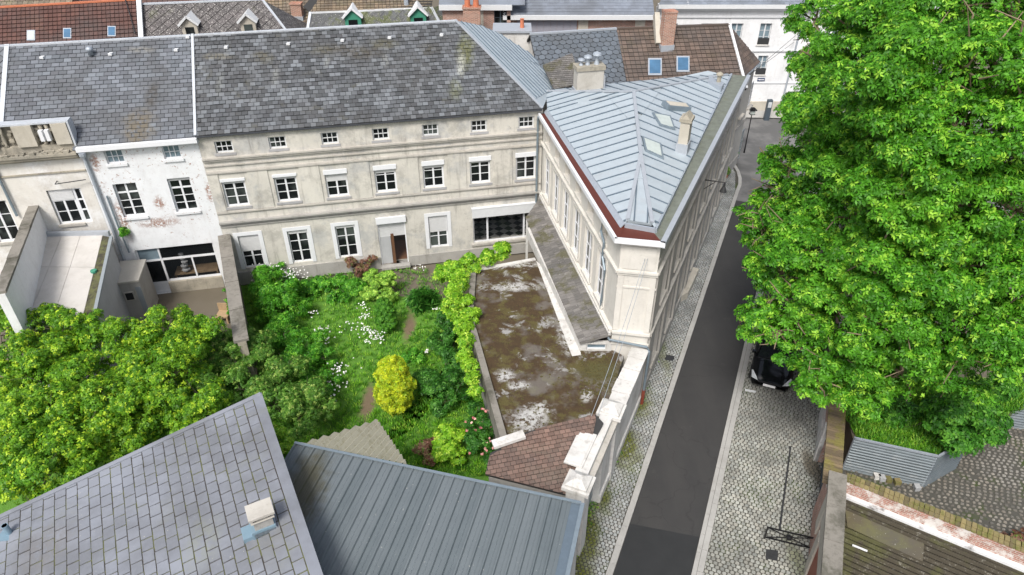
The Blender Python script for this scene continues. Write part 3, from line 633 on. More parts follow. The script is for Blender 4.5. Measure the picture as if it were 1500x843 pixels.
b = MB(); b.box(3.2, 3.7, .06, .075, .35, .55, WALLM); b.obj('cellar_vent', MAT['dark'], main)
for i, s in enumerate(SI):
    window(main, WALLM, s, 7.64, .82, .62, cols=3, rows=2, leafs=1, fr=.07, bar=.035, rec=.1, frame_mat='white_pale', sill_mat='sill_grey', sillw=.03, pane_mat='pane')
    shut = [0, 0, .42, 0.0, .0, .2, 0][i]
    window(main, WALLM, s, 4.72, 1.1, 1.5, cols=2, rows=3, fr=.09, rec=.12, box=[.1, .1, .2, .2, .2, .2, .2][i], shut=[.17, .17, .42, .28, .26, .22, .12][i], pane_mat='pane', sill_mat='sill_grey', sillw=.05, label=('first floor window with its roller shutter half down' if i == 2 else None))
for i, s in enumerate(GS):
    window(main, WALLM, s, 1.02, 1.04, 2.0, cols=2, rows=3, fr=.07, rec=.1, box=.0, shut=[.5, .12, .1, .52][i], surround=.2, sill=False)
# door with raised shutter and an open wooden leaf
dr = MB(); dr.box(-.75, -.69, -.14, -.06, 0, 2.87); dr.box(.69, .75, -.14, -.06, 0, 2.87); dr.box(-.69, .69, -.14, -.06, 2.8, 2.87)
DM = WALLM @ Matrix.Translation((5.6, 0, .25)); door = dr.obj('door', MAT['white_paint'], main, DM)
q = MB().box(-.8, .8, -.05, .12, 2.66, 3.02).obj('shutter_box', MAT['white_paint']); q.parent = door
b = MB(); [b.box(-.7, .7, -.12, -.1, 1.75 + i * .09, 1.83 + i * .09) for i in range(11)]; q = b.obj('roller_shutter', MAT['shutter']); q.parent = door
b = MB(); b.box(-.68, -.12, -.13, -.09, .02, 1.75); q = b.obj('glass_leaf', MAT['render_grey']); q.parent = door
b = MB(); b.box(-.1, -.02, -.7, -.08, 0, 1.9); b.box(-.02, .06, -.14, -.08, 0, 1.9); b.box(-.65, -.1, -.14, -.1, .0, .35); q = b.obj('door_leaf', MAT['wood_brown']); q.parent = door
b = MB(); b.box(-.8, .8, -.3, .35, -.14, 0); q = b.obj('doorstep', MAT['stucco_grey']); q.parent = door
b = MB(); b.box(-.72, .72, -2.5, -.4, -.02, 0); q = b.obj('hall_floor', MAT['wood_brown']); q.parent = door
# garden room behind the wide opening: chequered floor
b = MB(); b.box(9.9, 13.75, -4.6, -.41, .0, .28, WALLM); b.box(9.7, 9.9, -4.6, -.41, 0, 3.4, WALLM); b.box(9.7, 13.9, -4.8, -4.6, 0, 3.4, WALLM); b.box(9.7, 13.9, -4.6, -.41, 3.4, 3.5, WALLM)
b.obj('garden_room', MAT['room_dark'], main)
pl_ = Plane([F(9.9, .285, -.42), F(13.75, .285, -.42), F(13.75, .285, -4.5), F(9.9, .285, -4.5)], U)
tl = lay(pl_, .42, .42, t=.012, gap=.006, stagger=0, kind='flat', rot=math.radians(38), tj=0)
for k, q in enumerate(tl):
    L_ = (q[2].inverted() @ tl[0][2]).translation; par = (int(round(L_.x / .42)) + int(round(L_.y / .42))) % 2
    o = MB().add(q[4], q[5]).obj('floor_tile', MAT['tile_white' if par else 'tile_black'], main, q[2])
b = MB(); M_ = WALLM @ Matrix.Translation((11.84, 0, 1.0))
b.box(-1.78, 1.78, -.2, -.12, 0, .07); b.box(-1.78, -1.7, -.2, -.12, .07, 1.68); b.box(1.7, 1.78, -.2, -.12, .07, 1.68); b.box(-1.0, -.9, -.2, -.12, .07, 1.6); b.box(1.1, 1.2, -.2, -.12, .07, 1.6); b.box(-1.7, 1.7, -.2, -.12, 1.6, 1.68)
gw = b.obj('window', MAT['white_paint'], main, M_)
for x0, x1 in ((-1.7, -1.0), (-.9, 1.1), (1.2, 1.7)): q = MB().box(x0, x1, -.17, -.16, .07, 1.6).obj('pane', MAT['glass']); q.parent = gw
q = MB().box(-1.82, 1.82, -.1, .16, 1.7, 2.24).obj('shutter_box', MAT['white_pale']); q.parent = gw
q = MB().box(-1.85, 1.85, -.1, .18, 2.245, 2.3).obj('box_cap', MAT['white_paint']); q.parent = gw
q = MB().box(-1.9, 1.9, -.1, .1, -.14, -.003).obj('sill', MAT['stucco_trim']); q.parent = gw
# roof
EZ = 8.47; RZ = 12.0; RD = -4.7
e0, e1, r0, r1 = F(-3.0, EZ + .17, .1), F(13.85, EZ + .17, .1), F(-3.0, RZ, RD), F(10.2, RZ, RD)
b0, b1 = F(-3.0, EZ, -9.7), F(13.85, EZ, -9.7)
roof = MB().slab([e0, e1, r1, r0], .12).slab([r0, r1, b1, b0], .12).obj('roof', MAT['roof_under'], main)
pl_ = Plane([e0, e1, r1, r0], U, .005); set_pieces(roof, 'slate', lay(pl_, .285, .235, t=.034, gap=.022, tilt=.014, jit=.1, tj=.6), MAT['slate_main'], limit=0, stuffname='slates')
def seams(pl, udir_pitch, w_, parent, mat='zinc', nm='zinc_sheet', seam_h=.05, seam_w=.05, off=0.0, flat_t=.012):
    ps = lay(pl, w_, 3.1, t=flat_t, gap=.008, stagger=0, kind='slab', tj=.9, jit=0)
    for q in ps:
        o = MB().add(q[4], q[5]).obj(nm, MAT[mat], parent, q[2])
    us = [p[0] for p in pl.poly]; vs = [p[1] for p in pl.poly]; u0, u1 = min(us), max(us); v0, v1 = min(vs), max(vs)
    sb = MB(); c = -1
    while u0 + c * w_ - w_ * .5 < u1:
        uu = u0 + c * w_ - w_ * .5; c += 1
        st = clip_convex([(uu - seam_w / 2, v0), (uu + seam_w / 2, v0), (uu + seam_w / 2, v1), (uu - seam_w / 2, v1)], pl.poly)
        if len(st) < 3: continue
        n_ = len(st); sb.add([pl.at(p[0], p[1], 0) for p in st] + [pl.at(p[0], p[1], seam_h) for p in st], [tuple(range(n_, 2 * n_))] + [(i, (i + 1) % n_, n_ + (i + 1) % n_, n_ + i) for i in range(n_)])
    return sb.obj('seams', MAT['zinc_seam'], parent)
hq = G(778, 81, 9.3); HP = [r1, e1, hq]
def op(x, y):
    d = ray(x, y); nn = poly_normal(HP); return CAMP + d * (nn.dot(r1 - CAMP) / nn.dot(d))
hpoly = [r1, e1, op(806, 133), op(815, 128), op(795, 101), op(778, 80), op(735, 52), op(706, 39)]
MB().slab(hpoly if poly_normal(hpoly).z > 0 else hpoly[::-1], .1).obj('hip_roof', MAT['zinc'], main)
for f_ in ([r1, e1, op(806, 133), op(815, 128), op(795, 101)], [r1, op(795, 101), op(778, 80), op(735, 52), op(706, 39)]): seams(Plane(f_, (e1 - r1).cross(poly_normal(HP)), .02), 0, .42, roof)
b = MB(); b.beam(r0, r1, .2, .07, ext=.1)
b.obj('ridge_flashing', MAT['lead_light'], roof); b = MB(); b.beam(e1 + V3(0, 0, .06), r1 + V3(0, 0, .05), .14, .04); b.obj('hip_flashing', MAT['lead'], roof); b = MB(); b.beam(e0 + V3(0, 0, .05), r0 + V3(0, 0, .05), .12, .08); b.obj('hip_flashing', MAT['lead_light'], roof)
b = MB(); b.beam(F(-3.0, 8.6, .15), F(13.8, 8.6, .15), .09, .06); b.obj('gutter', MAT['gutter_dark'], main)
def hook(px, py, nm='vent_tile'):
    z = 11; 
    d = ray(px, py); C = CAMP; nn = poly_normal([e0, e1, r1]); t = nn.dot(e0 - C) / nn.dot(d); p = C + d * t
    b = MB(); b.box(-.09, .09, -.12, .1, .01, .11, Matrix.Translation(p)); return b
for px in ((58 / 1, 0),): pass
for px, py in ((332, 71), (423, 66), (502, 61), (571, 57), (647, 53)): hook(px, py).obj('vent_tile', MAT['white_pale'], roof)
# downpipe in the corner
t = MB().tube([F(13.62, 8.3, .25), F(13.62, 8.0, .12), F(13.62, 3.0, .12), F(13.62, .2, .12)], .06).obj('downpipe', MAT['pipe']); props(t, 'dark downpipe in the inner corner between the long house and the wing', 'downpipe')
# ================================================================ WHITE HOUSE (left of the long house)
wh_ = thing('white_house', 'whitewashed brick house with worn patches, white gutter board and wide ground floor glazing', 'house', F(-5.6, 0))
opens = [(-7.2, -6.42, 7.56, 8.22), (-4.67, -3.89, 7.56, 8.22), (-7.33, -6.28, 4.7, 6.52), (-4.86, -3.81, 4.72, 6.56), (-7.4, -3.6, .02, 2.8)]
wall(wh_, 'wall', WALLM, -8.2, -3.01, 0, 8.4, opens, MAT['whitewash'], thick=.4)
for s in (-6.81, -4.28): window(wh_, WALLM, s, 7.56, .78, .66, cols=3, rows=2, leafs=1, fr=.05, bar=.03, rec=.12, pane_mat='pane_blue', frame_mat='white_paint', sill_mat='whitewash')
window(wh_, WALLM, -6.8, 4.7, 1.05, 1.82, cols=2, rows=3, fr=.07, rec=.15, transom=1.3, sill_mat='whitewash', sillw=.09)
window(wh_, WALLM, -4.33, 4.72, 1.05, 1.84, cols=2, rows=3, fr=.07, rec=.15, transom=1.28, sill_mat='whitewash', sillw=.09, shut=.1)
b = MB(); b.box(-3.0 - 3.31, -3.6, -.35, 0.04, 0.02, .68, WALLM); b.obj('parapet', MAT['stone_old'], wh_)
M_ = WALLM @ Matrix.Translation((-5.5, 0, 0)); b = MB()
for x0, x1, z0, z1 in ((-1.9, 1.9, 2.72, 2.8), (-1.9, -1.83, .05, 2.72), (1.83, 1.9, .68, 2.72), (-1.83, 1.83, 1.98, 2.08), (-.86, -.76, .05, 1.98), (-.76, 1.83, .68, .78), (.62, .7, .78, 1.98), (-.86, -.78, 2.08, 2.72), (-1.83, -.86, .05, .12)): b.box(x0, x1, -.2, -.12, z0, z1)
gw = b.obj('window', MAT['white_paint'], wh_, M_)
for x0, x1, z0, z1, m_ in ((-1.83, -.86, 2.08, 2.72, 'pane_blue'), (-.78, 1.83, 2.08, 2.72, 'glass'), (-1.83, -.86, .68, 1.98, 'glass'), (-.76, .62, .78, 1.98, 'glass'), (.7, 1.83, .78, 1.98, 'glass')):
    q = MB().box(x0, x1, -.17, -.16, z0, z1).obj('pane', MAT[m_]); q.parent = gw
q = MB().box(-1.83, -.86, -.19, -.15, .12, .68).obj('door_panel', MAT['white_paint']); q.parent = gw
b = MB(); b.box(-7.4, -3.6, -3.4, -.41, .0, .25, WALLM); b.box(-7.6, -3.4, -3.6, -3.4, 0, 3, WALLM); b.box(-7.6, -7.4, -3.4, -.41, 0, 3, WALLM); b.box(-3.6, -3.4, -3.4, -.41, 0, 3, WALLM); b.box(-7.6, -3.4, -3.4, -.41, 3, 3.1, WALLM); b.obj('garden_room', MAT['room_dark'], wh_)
b = MB(); rr = random.Random(4)
for i in range(5):
    c = F(-5.45 + rr.uniform(-.1, .1), .75 + i * .24, -.85); b.lathe(c, [(.02, 0), (.2 - .02 * i, .06), (.22 - .02 * i, .14), (.05, .2)], 8)
t = b.obj('paper_lamp', MAT['white_pale']); props(t, 'white paper lamp of stacked rounds standing behind the wide glazing', 'lamp')
t = MB().box(-6.1, -3.9, -1.5, -.7, .62, .7, WALLM); [t.box(x, x + .08, y, y + .08, .25, .62, WALLM) for x in (-6.1, -3.98) for y in (-1.5, -.78)]
t = t.obj('table', MAT['wood_light']); props(t, 'pale wooden table behind the wide ground floor glazing', 'table')
e0, e1, r0, r1 = F(-11.4, EZ, .3), F(-3.02, EZ, .3), F(-11.4, RZ, RD), F(-3.02, RZ, RD)
SLP = (RZ - EZ) / (RD * -1 + .3); ez = lambda s_, d_: F(s_, EZ + (.3 - d_) * SLP, d_)
ea, eb, em, rm = ez(-11.4, -.56), ez(-8.25, -.56), ez(-8.25, .3), F(-8.25, RZ, RD)
roof2 = MB().slab([ea, eb, rm, r0], .12).slab([em, e1, r1, rm], .12).slab([r0, r1, F(-3.02, EZ, -9.7), F(-11.4, EZ, -9.7)], .12).obj('roof', MAT['roof_under'], wh_)
pl_ = Plane([e0, e1, r1, r0], U, .005); ps_ = lay(pl_, .36, .235, t=.03, gap=.022, tilt=.006, jit=.05)
ps_ = [q for q in ps_ if not ((q[0] - A).dot(U) < -8.2 and (q[0] - A).dot(NF) > -.6)]
set_pieces(roof2, 'slate', ps_, MAT['slate_white'], limit=0, stuffname='slates')
b = MB(); b.beam(r0, r1, .2, .07, ext=.1); b.beam(ea + V3(0, 0, .05), r0 + V3(0, 0, .05), .2, .07); b.obj('ridge_flashing', MAT['lead_light'], roof2)
b = MB(); b.box(-8.2, -2.95, .0, .36, 8.4, 8.6, WALLM); b.box(-8.22, -2.93, .0, .28, 8.34, 8.4, WALLM); b.obj('gutter_board', MAT['white_paint'], wh_)
for px, py in ((63, 86), (163, 81), (259, 75), (276, 56)): hook(px, py).obj('vent_tile', MAT['white_pale'], roof2)
p = None; b = hook(135, 80); M_ = Matrix.Translation(Vector(b.v[0]) + V3(.1, 0, 0)); b = MB().lathe((0, 0, 0), [(.12, 0), (.12, .2), (.17, .22), (.15, .34), (.02, .4)], 12); b.obj('roof_vent', MAT['zinc_grey'], roof2, M_, smooth=True)
# ================================================================ LEFT HOUSE with stone parapet
lh = thing('parapet_house', 'pale house at the left edge with a crumbling stone parapet above its cornice', 'house', F(-11.5, 0))
opens = [(-10.25, -8.75, 4.65, 6.5), (-13.2, -12.1, 4.0, 6.2)]
wall(lh, 'wall', WALLM, -16, -8.21, 0, 8.3, opens, MAT['left_wall'])
window(lh, WALLM, -9.7, 4.65, 1.05, 1.85, cols=2, rows=3, fr=.08, rec=.12, shut=.33, label='white window with a strip of narrow panes beside it')
q = window(lh, WALLM, -8.97, 4.65, .4, 1.85, cols=1, rows=3, leafs=1, fr=.1, bar=.08, rec=.12, sill=False)
window(lh, WALLM, -12.65, 4.0, 1.05, 2.2, cols=2, rows=3, fr=.08, rec=.12)
b = MB()
for z0, z1, d in ((8.16, 8.3, .3), (8.3, 8.42, .38), (8.05, 8.16, .16), (7.35, 7.42, .06)): b.box(-16, -8.22, -.02, d, z0, z1, WALLM)
b.obj('cornice', MAT['stone_old'], lh)
b = MB(); b.box(-16, -8.25, -.5, .0, 8.42, 8.75, WALLM); b.box(-16, -8.25, -.5, -.25, 8.75, 9.75, WALLM); b.obj('parapet', MAT['stone_old'], lh)
for x0, x1 in ((-8.95, -8.3), (-10.55, -9.75), (-12.2, -11.4), (-13.8, -13.1)):
    b = MB(); b.prism([F(x0, 0, .12), F(x1, 0, .12), F(x1, 0, -.24), F(x0, 0, -.24)], 8.76, 9.74); b.obj('parapet_panel', MAT['stone_panel'], lh)
for x in (-9.45, -9.2, -11.1, -12.8): 
    b = MB(); b.lathe(F(x, 8.76, -.1), [(.12, 0), (.05, .1), (.1, .35), (.05, .6), (.11, .95)], 10); b.obj('baluster', MAT['stone_old'], lh, smooth=True)
b = MB(); b.box(-16, -8.2, -.45, .06, 9.75, 9.82, WALLM); b.obj('coping', MAT['lead_light'], lh); b = MB(); b.box(-8.27, -8.19, -.5, .08, 8.42, 9.75, WALLM); b.obj('verge_board', MAT['lead_light'], lh)
rr = random.Random(77); b = MB()
for i in range(160):
    x = rr.uniform(-14, -8.35); r_ = rr.uniform(.04, .13); y = rr.choice((.1, .2, .28)) + rr.uniform(-.06, .06); z = 8.42 + rr.uniform(-.02, .08)
    if rr.random() < .35: y, z = -.16, rr.uniform(8.8, 9.6)
    b.add([WALLM @ Vector((x + dx * r_ * rr.uniform(.6, 1.1), y + dy * r_ * rr.uniform(.4, .8), z + dz * r_ * .6)) for dz in (-1, 1) for dx, dy in ((-1, -1), (1, -1), (1, 1), (-1, 1))], [(3, 2, 1, 0), (4, 5, 6, 7), (0, 1, 5, 4), (1, 2, 6, 5), (2, 3, 7, 6), (3, 0, 4, 7)])
o = b.obj('rubble', MAT['stone_old'], lh); o['kind'] = 'stuff'
for x, nm in ((-9.42, 0), (-9.17, 0)):
    b = MB(); b.prism([F(x - .08, 0, .22), F(x + .08, 0, .22), F(x + .1, 0, .02), F(x - .1, 0, .02)], 9.0, 9.5)
    t = b.obj('floodlight', MAT['white_paint']); props(t, 'white wedge lamp on the stone parapet, ' + ('left' if x < -9.3 else 'right') + ' one of the pair', 'lamp', 'pair of lamps on the parapet')
e0, e1, r0, r1 = F(-16, EZ, -.6), F(-11.42, EZ, -.6), F(-16, RZ, RD), F(-11.42, RZ, RD)
rf = MB().slab([e0, e1, r1, r0], .12).slab([r0, r1, F(-11.42, EZ, -9.7), F(-16, EZ, -9.7)], .12).obj('roof', MAT['roof_under'], lh)
set_pieces(rf, 'slate', lay(Plane([e0, e1, r1, r0], U, .005), .42, .42, t=.03, gap=.025, stagger=0, rot=math.radians(45)), MAT['slate_white'], limit=0, stuffname='slates')
b = MB(); b.beam(r0, r1, .2, .07, ext=.1); b.obj('ridge_flashing', MAT['lead_light'], rf)
t = MB().tube([F(-8.0, 8.35, .3), F(-8.05, 8.1, .12), F(-7.98, 4.6, .12), F(-7.95, .1, .12)], .07).lathe(F(-8.0, 8.1, .3), [(.1, 0), (.16, .12), (.16, .25)], 8).obj('downpipe', MAT['zinc_grey']); props(t, 'grey downpipe with a funnel head between the parapet house and the white house', 'downpipe')
t = MB().tube([F(-7.7, 6.0, .1), F(-7.68, 4.2, .12), F(-7.6, 2.8, .14)], .045).obj('downpipe', MAT['pipe']); props(t, 'thin dark pipe down the worn brick edge of the white house', 'downpipe')
t = MB().tube([F(-11.9, 8.0, .12), F(-11.85, 5.4, .12)], .06).obj('downpipe', MAT['pipe']); props(t, 'dark downpipe at the far left on the parapet house wall', 'downpipe')
t = MB().tube([F(-9.6, 6.95, .02), F(-9.6, 6.95, .35), F(-8.3, 6.98, .2)], .025).obj('iron_bracket', MAT['iron']); props(t, 'thin rusty iron rod bracket above the left house window', 'bracket')
n = NT('mossy_dark'); col = n.mix(n.ramp(n.noise(3, 6, .75), .4, .6), (.05, .045, .035), (.11, .115, .05)); n.bump(n.noise(15, 5), .6, .03); MAT['mossy_dark'] = n.out(col, .95)
# dividing wall at the left, lean-to, little shed, party wall
dv = thing('dividing_wall', 'whitewashed dividing wall with a weathered stone coping at the far left', 'wall', (-22.6, 29.0, 0))
pA, pB = V3(-22.9, 30.2, 0), V3(-20.2, 22.8, 0); dd = (pB - pA).normalized(); dn = V3(dd.y, -dd.x, 0)
b = MB(); b.prism([pA - dn * .16, pB - dn * .16, pB + dn * .16, pA + dn * .16], 0, 5.7); b.obj('wall', MAT['render_clean'], dv)
L = (pB - pA).length; k = 9
for i in range(k):
    a_, c_ = pA + dd * (L * i / k), pA + dd * (L * (i + 1) / k - .015); b = MB(); b.prism([a_ - dn * .22, c_ - dn * .22, c_ + dn * .22, a_ + dn * .22], 5.7, 5.8 + .015 * (i % 3)); b.obj('coping_stone', MAT['stone_coping'], dv)
lt = thing('lean_to', 'lean-to with a flat roof of beige fibre cement sheets and a grey rendered side wall', 'lean-to', (-20.5, 27.8, 0))
q0, q1, q2, q3 = G(64, 347, 4.3), G(150, 345, 4.3), G(122, 460, 3.7), G(12, 455, 3.7)
s1_, s2_ = G(160, 347, 4.3), G(133, 470, 3.7)
b = MB(); b.prism([q3, s2_, s1_, q0], 0, [3.62, 3.62, 4.2, 4.2]); b.obj('wall', MAT['render_grey'], lt)
def L4(u_, v_): return (q3.lerp(q2, u_)).lerp(q0.lerp(q1, u_), v_)
for v0_, v1_ in ((0, .56), (.565, 1)):
    for u0_, u1_ in ((0, .3), (.305, .62), (.625, 1)):
        b = MB().slab([L4(u0_, v0_), L4(u1_, v0_), L4(u1_, v1_), L4(u0_, v1_)], .06); b.obj('roof_sheet', MAT['sheet_pale'], lt)
b = MB(); b.beam(q0 + V3(-.15, .1, .03), q1 + V3(.3, .1, .03), .2, .3); b.beam(q3 + V3(-.2, 0, .05), q0 + V3(-.2, 0, .05), .22, .16); b.obj('flashing', MAT['lead'], lt)
b = MB(); b.beam(s1_ + V3(.1, 0, .0), s2_ + V3(.1, 0, .0), .14, .1); b.obj('gutter', MAT['gate_grey'], lt)
gm = [G(50, 345, 4.05), G(64, 347, 4.05), G(12, 455, 3.5), G(-12, 455, 3.5)]; b = MB(); b.slab(gm if poly_normal(gm).z > 0 else gm[::-1], .3); b.obj('mossy_gully', MAT['mossy_dark'], lt)
gm = [q1, s1_, s2_, q2]; gm = [p - V3(0, 0, .02) for p in gm]; b = MB(); b.slab(gm if poly_normal(gm).z > 0 else gm[::-1], .1); b.obj('moss_strip', MAT['mossy_dark'], lt)
b = MB(); b.box(0, 1, 0, 1, 0, 1, Matrix.Translation(G(44, 348, 4.2)) @ Matrix.Diagonal((.55, .45, .55, 1))); b.obj('stone_stub', MAT['stone_old'], lt)
t = MB().lathe(L4(.97, .5) + V3(.12, 0, 0), [(.14, 0), (.14, .1), (.1, .12)], 10).obj('bucket', MAT['green_paint']); props(t, 'small turquoise green pot lid in the lean-to gutter', 'pot')
sh = thing('outhouse', 'small rendered outhouse with a flat concrete roof beside the wide glazing', 'outhouse', G(200, 470))
c = [G(165, 416, 2.45), G(203, 411, 2.45), G(214, 380, 2.45), G(176, 383, 2.45)]
b = MB(); b.prism([x + (sum(c, Vector()) / 4 - x) * .06 for x in c], 0, 2.36); b.obj('wall', MAT['stucco_grey'], sh); b = MB(); b.prism(c, 2.36, 2.46); b.obj('roof', MAT['concrete'], sh)
fm = frame((c[0] + (c[1] - c[0]) * .45), (c[1] - c[0]).normalized(), Vector(((c[1] - c[0]).y, -(c[1] - c[0]).x, 0)))
fm.translation.z = 1.35; b = MB(); b.box(-.22, .22, -.02, .05, 0, .5); b.obj('window', MAT['stucco_trim'], sh, fm @ Matrix.Translation((0, -.05, 0))); b = MB(); b.box(-.17, .17, .0, .06, .05, .45); b.obj('pane', MAT['dark'], sh, fm @ Matrix.Translation((0, -.05, 0)))
b = MB(); b.box(.36, .6, -.02, .03, -1.3, .7); b.obj('door', MAT['gate_grey'], sh, fm @ Matrix.Translation((0, -.05, 0)))
pw = thing('party_wall', 'old grey stone wall with a broad mossy coping between courtyard and garden', 'wall', (-13.2, 27.5, 0))
pA, pB = F(-2.95, 0, .02), Vector((-11.3, 23.0, 0)); dd = (pB - pA).normalized(); dn = V3(dd.y, -dd.x, 0)
b = MB(); b.prism([pA - dn * .17, pA + dn * .17, pB + dn * .17, pB - dn * .17][::-1], 0, 3.1); b.obj('wall', MAT['stone_old'], pw); L = (pB - pA).length; k = 12
for i in range(k):
    a_, c_ = pA + dd * (L * i / k), pA + dd * (L * (i + 1) / k - .012); b = MB(); b.prism([a_ - dn * .3, a_ + dn * .3, c_ + dn * .3, c_ - dn * .3][::-1], 3.1, 3.2 + .012 * (i % 3)); b.obj('coping_stone', MAT['stone_coping'], pw)
ground('courtyard', [F(-8.3, 0), F(-3, 0), Vector((-13, 27)), Vector((-19, 26))], .01, 'stone_dirt' if 'stone_dirt' in MAT else 'earth')
t = MB().box(-.3, .3, -.3, .3, .38, .46).box(-.28, -.2, -.28, -.2, 0, .38).box(.2, .28, -.28, -.2, 0, .38).box(-.28, -.2, .2, .28, 0, .38).box(.2, .28, .2, .28, 0, .38).box(-.3, .3, .25, .3, .46, .9)
t = t.obj('garden_chair', MAT['wood_light'], None, Matrix.Translation(G(330, 470))); props(t, 'small wooden chair in the courtyard beside the party wall', 'chair')
# ================================================================ WING with the zinc roof
W0, W1, W2 = V3(1.62, 35.13, 0), V3(4.12, 22.85, 0), V3(5.56, 22.6, 0)
W3 = V3(13.55, 41.1, 0)
wing = thing('wing_house', 'pointed stucco wing with a pale zinc standing seam roof between garden and street', 'house', (5, 30, 0))
wd = (W1 - W0).normalized(); wn = V3(wd.y, -wd.x, 0)
if wn.x > 0: wn = -wn
WM = frame(W0, wd, wn); LW = (W1 - W0).length
def wx(px, py): return (VP(px, py, W0, W1) - W0).dot(wd)
FX = [wx(*p) for p in ((802, 250), (815, 280), (830, 306), (846, 336), (862, 364), (881, 396))]
AX = [wx(*p) for p in ((803, 196), (817, 216), (833, 243), (849, 271), (867, 300), (886, 328))]
st = (FX[-1] - FX[0]) / 5; FX = [FX[0] + st * i for i in range(6)]; sa = (AX[-1] - AX[0]) / 5; AX = [AX[0] + sa * i for i in range(6)]
print('wing windows', [round(x, 2) for x in FX], [round(x, 2) for x in AX], 'len', round(LW, 2))
opens = [(x - .5, x + .5, 4.1, 6.35) for x in FX] + [(x - .42, x + .42, 7.05, 7.85) for x in AX]
wall(wing, 'wall', WM, 0, LW, 0, 8.3, opens, MAT['stucco_wing'], thick=.4)
for x in FX: window(wing, WM, x, 4.1, 1.0, 2.25, cols=2, rows=3, fr=.08, rec=.06, shut=.0, sill_mat='stucco_wing', sillw=.1, surround=0)
for x in AX: window(wing, WM, x, 7.05, .84, .8, cols=1, rows=1, leafs=1, fr=.05, rec=.15, pane_mat='stone_panel', frame_mat='stucco_wing', sill_mat='stucco_wing', sillw=.05)
b = MB()
for z0, z1, d in ((6.72, 6.82, .12), (6.6, 6.7, .05), (3.78, 3.92, .16), (8.1, 8.26, .1)): b.box(0, LW + .02, -.01, d, z0, z1, WM)
for x in FX: b.box(x - .68, x - .52, -.01, .05, 4.1, 6.45, WM); b.box(x + .52, x + .68, -.01, .05, 4.1, 6.45, WM); b.box(x - .68, x + .68, -.01, .07, 6.45, 6.56, WM)
b.obj('cornice', MAT['stucco_wing'], wing)
fd = (W2 - W1).normalized(); fn = V3(fd.y, -fd.x, 0); FM = frame(W1, fd, fn); LF = (W2 - W1).length
wall(wing, 'wall', FM, 0, LF, 0, 8.3, [], MAT['stucco_wing'], thick=.4)
b = MB(); 
for z0, z1, d in ((6.78, 6.86, .12), (6.66, 6.76, .06), (6.05, 6.12, .04), (3.8, 3.92, .14), (3.2, 3.35, .08), (8.1, 8.26, .1)): b.box(-.02, LF + .05, -.01, d, z0, z1, FM)
b.box(.0, .22, 0, .05, 3.95, 6.6, FM); b.box(LF - .22, LF, 0, .05, 3.95, 6.6, FM); b.box(.12, LF - .12, 0, .04, 6.95, 7.95, FM); b.obj('cornice', MAT['stucco_wing'], wing)
sdv = (W3 - W2).normalized(); sn = V3(sdv.y, -sdv.x, 0); SM = frame(W2, sdv, sn); LS = (W3 - W2).length
so = [(1.6, 2.6, .9, 3.0), (4.3, 5.3, .9, 3.0), (7.2, 8.2, .05, 2.9), (10.2, 11.2, .9, 3.0), (13.2, 14.3, .05, 2.9), (16.6, 17.6, .9, 3.0)] + [(x, x + .95, 4.4, 6.3) for x in (1.6, 4.3, 7.2, 10.2, 13.2, 16.6)]
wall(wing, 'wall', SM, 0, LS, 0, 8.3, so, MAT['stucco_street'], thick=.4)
for i, (a, c, z0, z1) in enumerate(so):
    window(wing, SM, (a + c) / 2, z0, c - a, z1 - z0, cols=2, rows=3 if z0 > .5 else 2, fr=.08, rec=.16, sill=z0 > .5, frame_mat='white_pale' if z0 > .5 else 'gate_grey', name='window' if z0 > .5 else 'door', shut=.3 if i % 3 == 0 else .0)
b = MB()
for z0, z1, d in ((6.78, 6.88, .12), (6.66, 6.78, .06), (3.75, 3.9, .14), (3.62, 3.75, .07), (.0, .55, .06), (8.1, 8.26, .12), (7.3, 7.34, .02)): b.box(-.02, LS, -.01, d, z0, z1, SM)
b.obj('cornice', MAT['stucco_street'], wing)
for x in (.35, 3.2, 6.0, 9.0, 12.0, 15.3, 18.6):
    b = MB(); b.box(x - .25, x + .25, 0, .07, 3.92, 6.64, SM); b.box(x - .25, x + .25, 0, .09, .56, 3.6, SM); b.obj('pilaster', MAT['stucco_street'], wing)
b = MB()
for a_, c_, m_ in ((W0, W1, 0),): pass
# eaves: white cornice, red-brown gutter on the garden side, grey box gutter on the street side
eo = lambda p, q: None
C1 = V3(3.80, 22.55, 0); C2 = V3(5.62, 22.22, 0); C0 = W0 + wn * .3 ; C3 = W3 + sn * .38
wing_c = MB()
def strip(P, Q, w_, z0, z1, side, bb): d = (Q - P).normalized(); nn = V3(d.y, -d.x, 0) * side * w_; bb.prism([P, Q, Q + nn, P + nn] if side < 0 else [P, P + nn, Q + nn, Q][::-1], z0, z1)
strip(C0, C1, .12, 8.22, 8.42, -1, wing_c); strip(C1, C2, .12, 8.22, 8.42, -1, wing_c); sg = MB(); strip(C2, C3, .2, 8.18, 8.42, -1, sg); sg.obj('eaves_cornice', MAT['lead'], wing)
wing_c.obj('eaves_cornice', MAT['white_paint'], wing)
Cc = [C0, C1, C2, C3]
IN = [V3(1.92, 35.1, 0), V3(4.36, 23.45, 0), V3(5.35, 23.05, 0), V3(12.95, 41.3, 0)]
b = MB(); b.prism([C0 - wn * .11, C1 + V3(.1, .1, 0), IN[1], IN[0]], 8.2, 8.36); b.prism([C1 + V3(.1, .11, 0), C2 + V3(-.08, .12, 0), IN[2], IN[1]], 8.2, 8.355); b.obj('gutter', MAT['red_gutter'], wing)
b = MB(); b.prism([C2 + V3(-.1, .14, 0), C3 - sn * .12, IN[3], IN[2]], 8.1, 8.34); b.obj('box_gutter', MAT['gutter_moss'], wing)
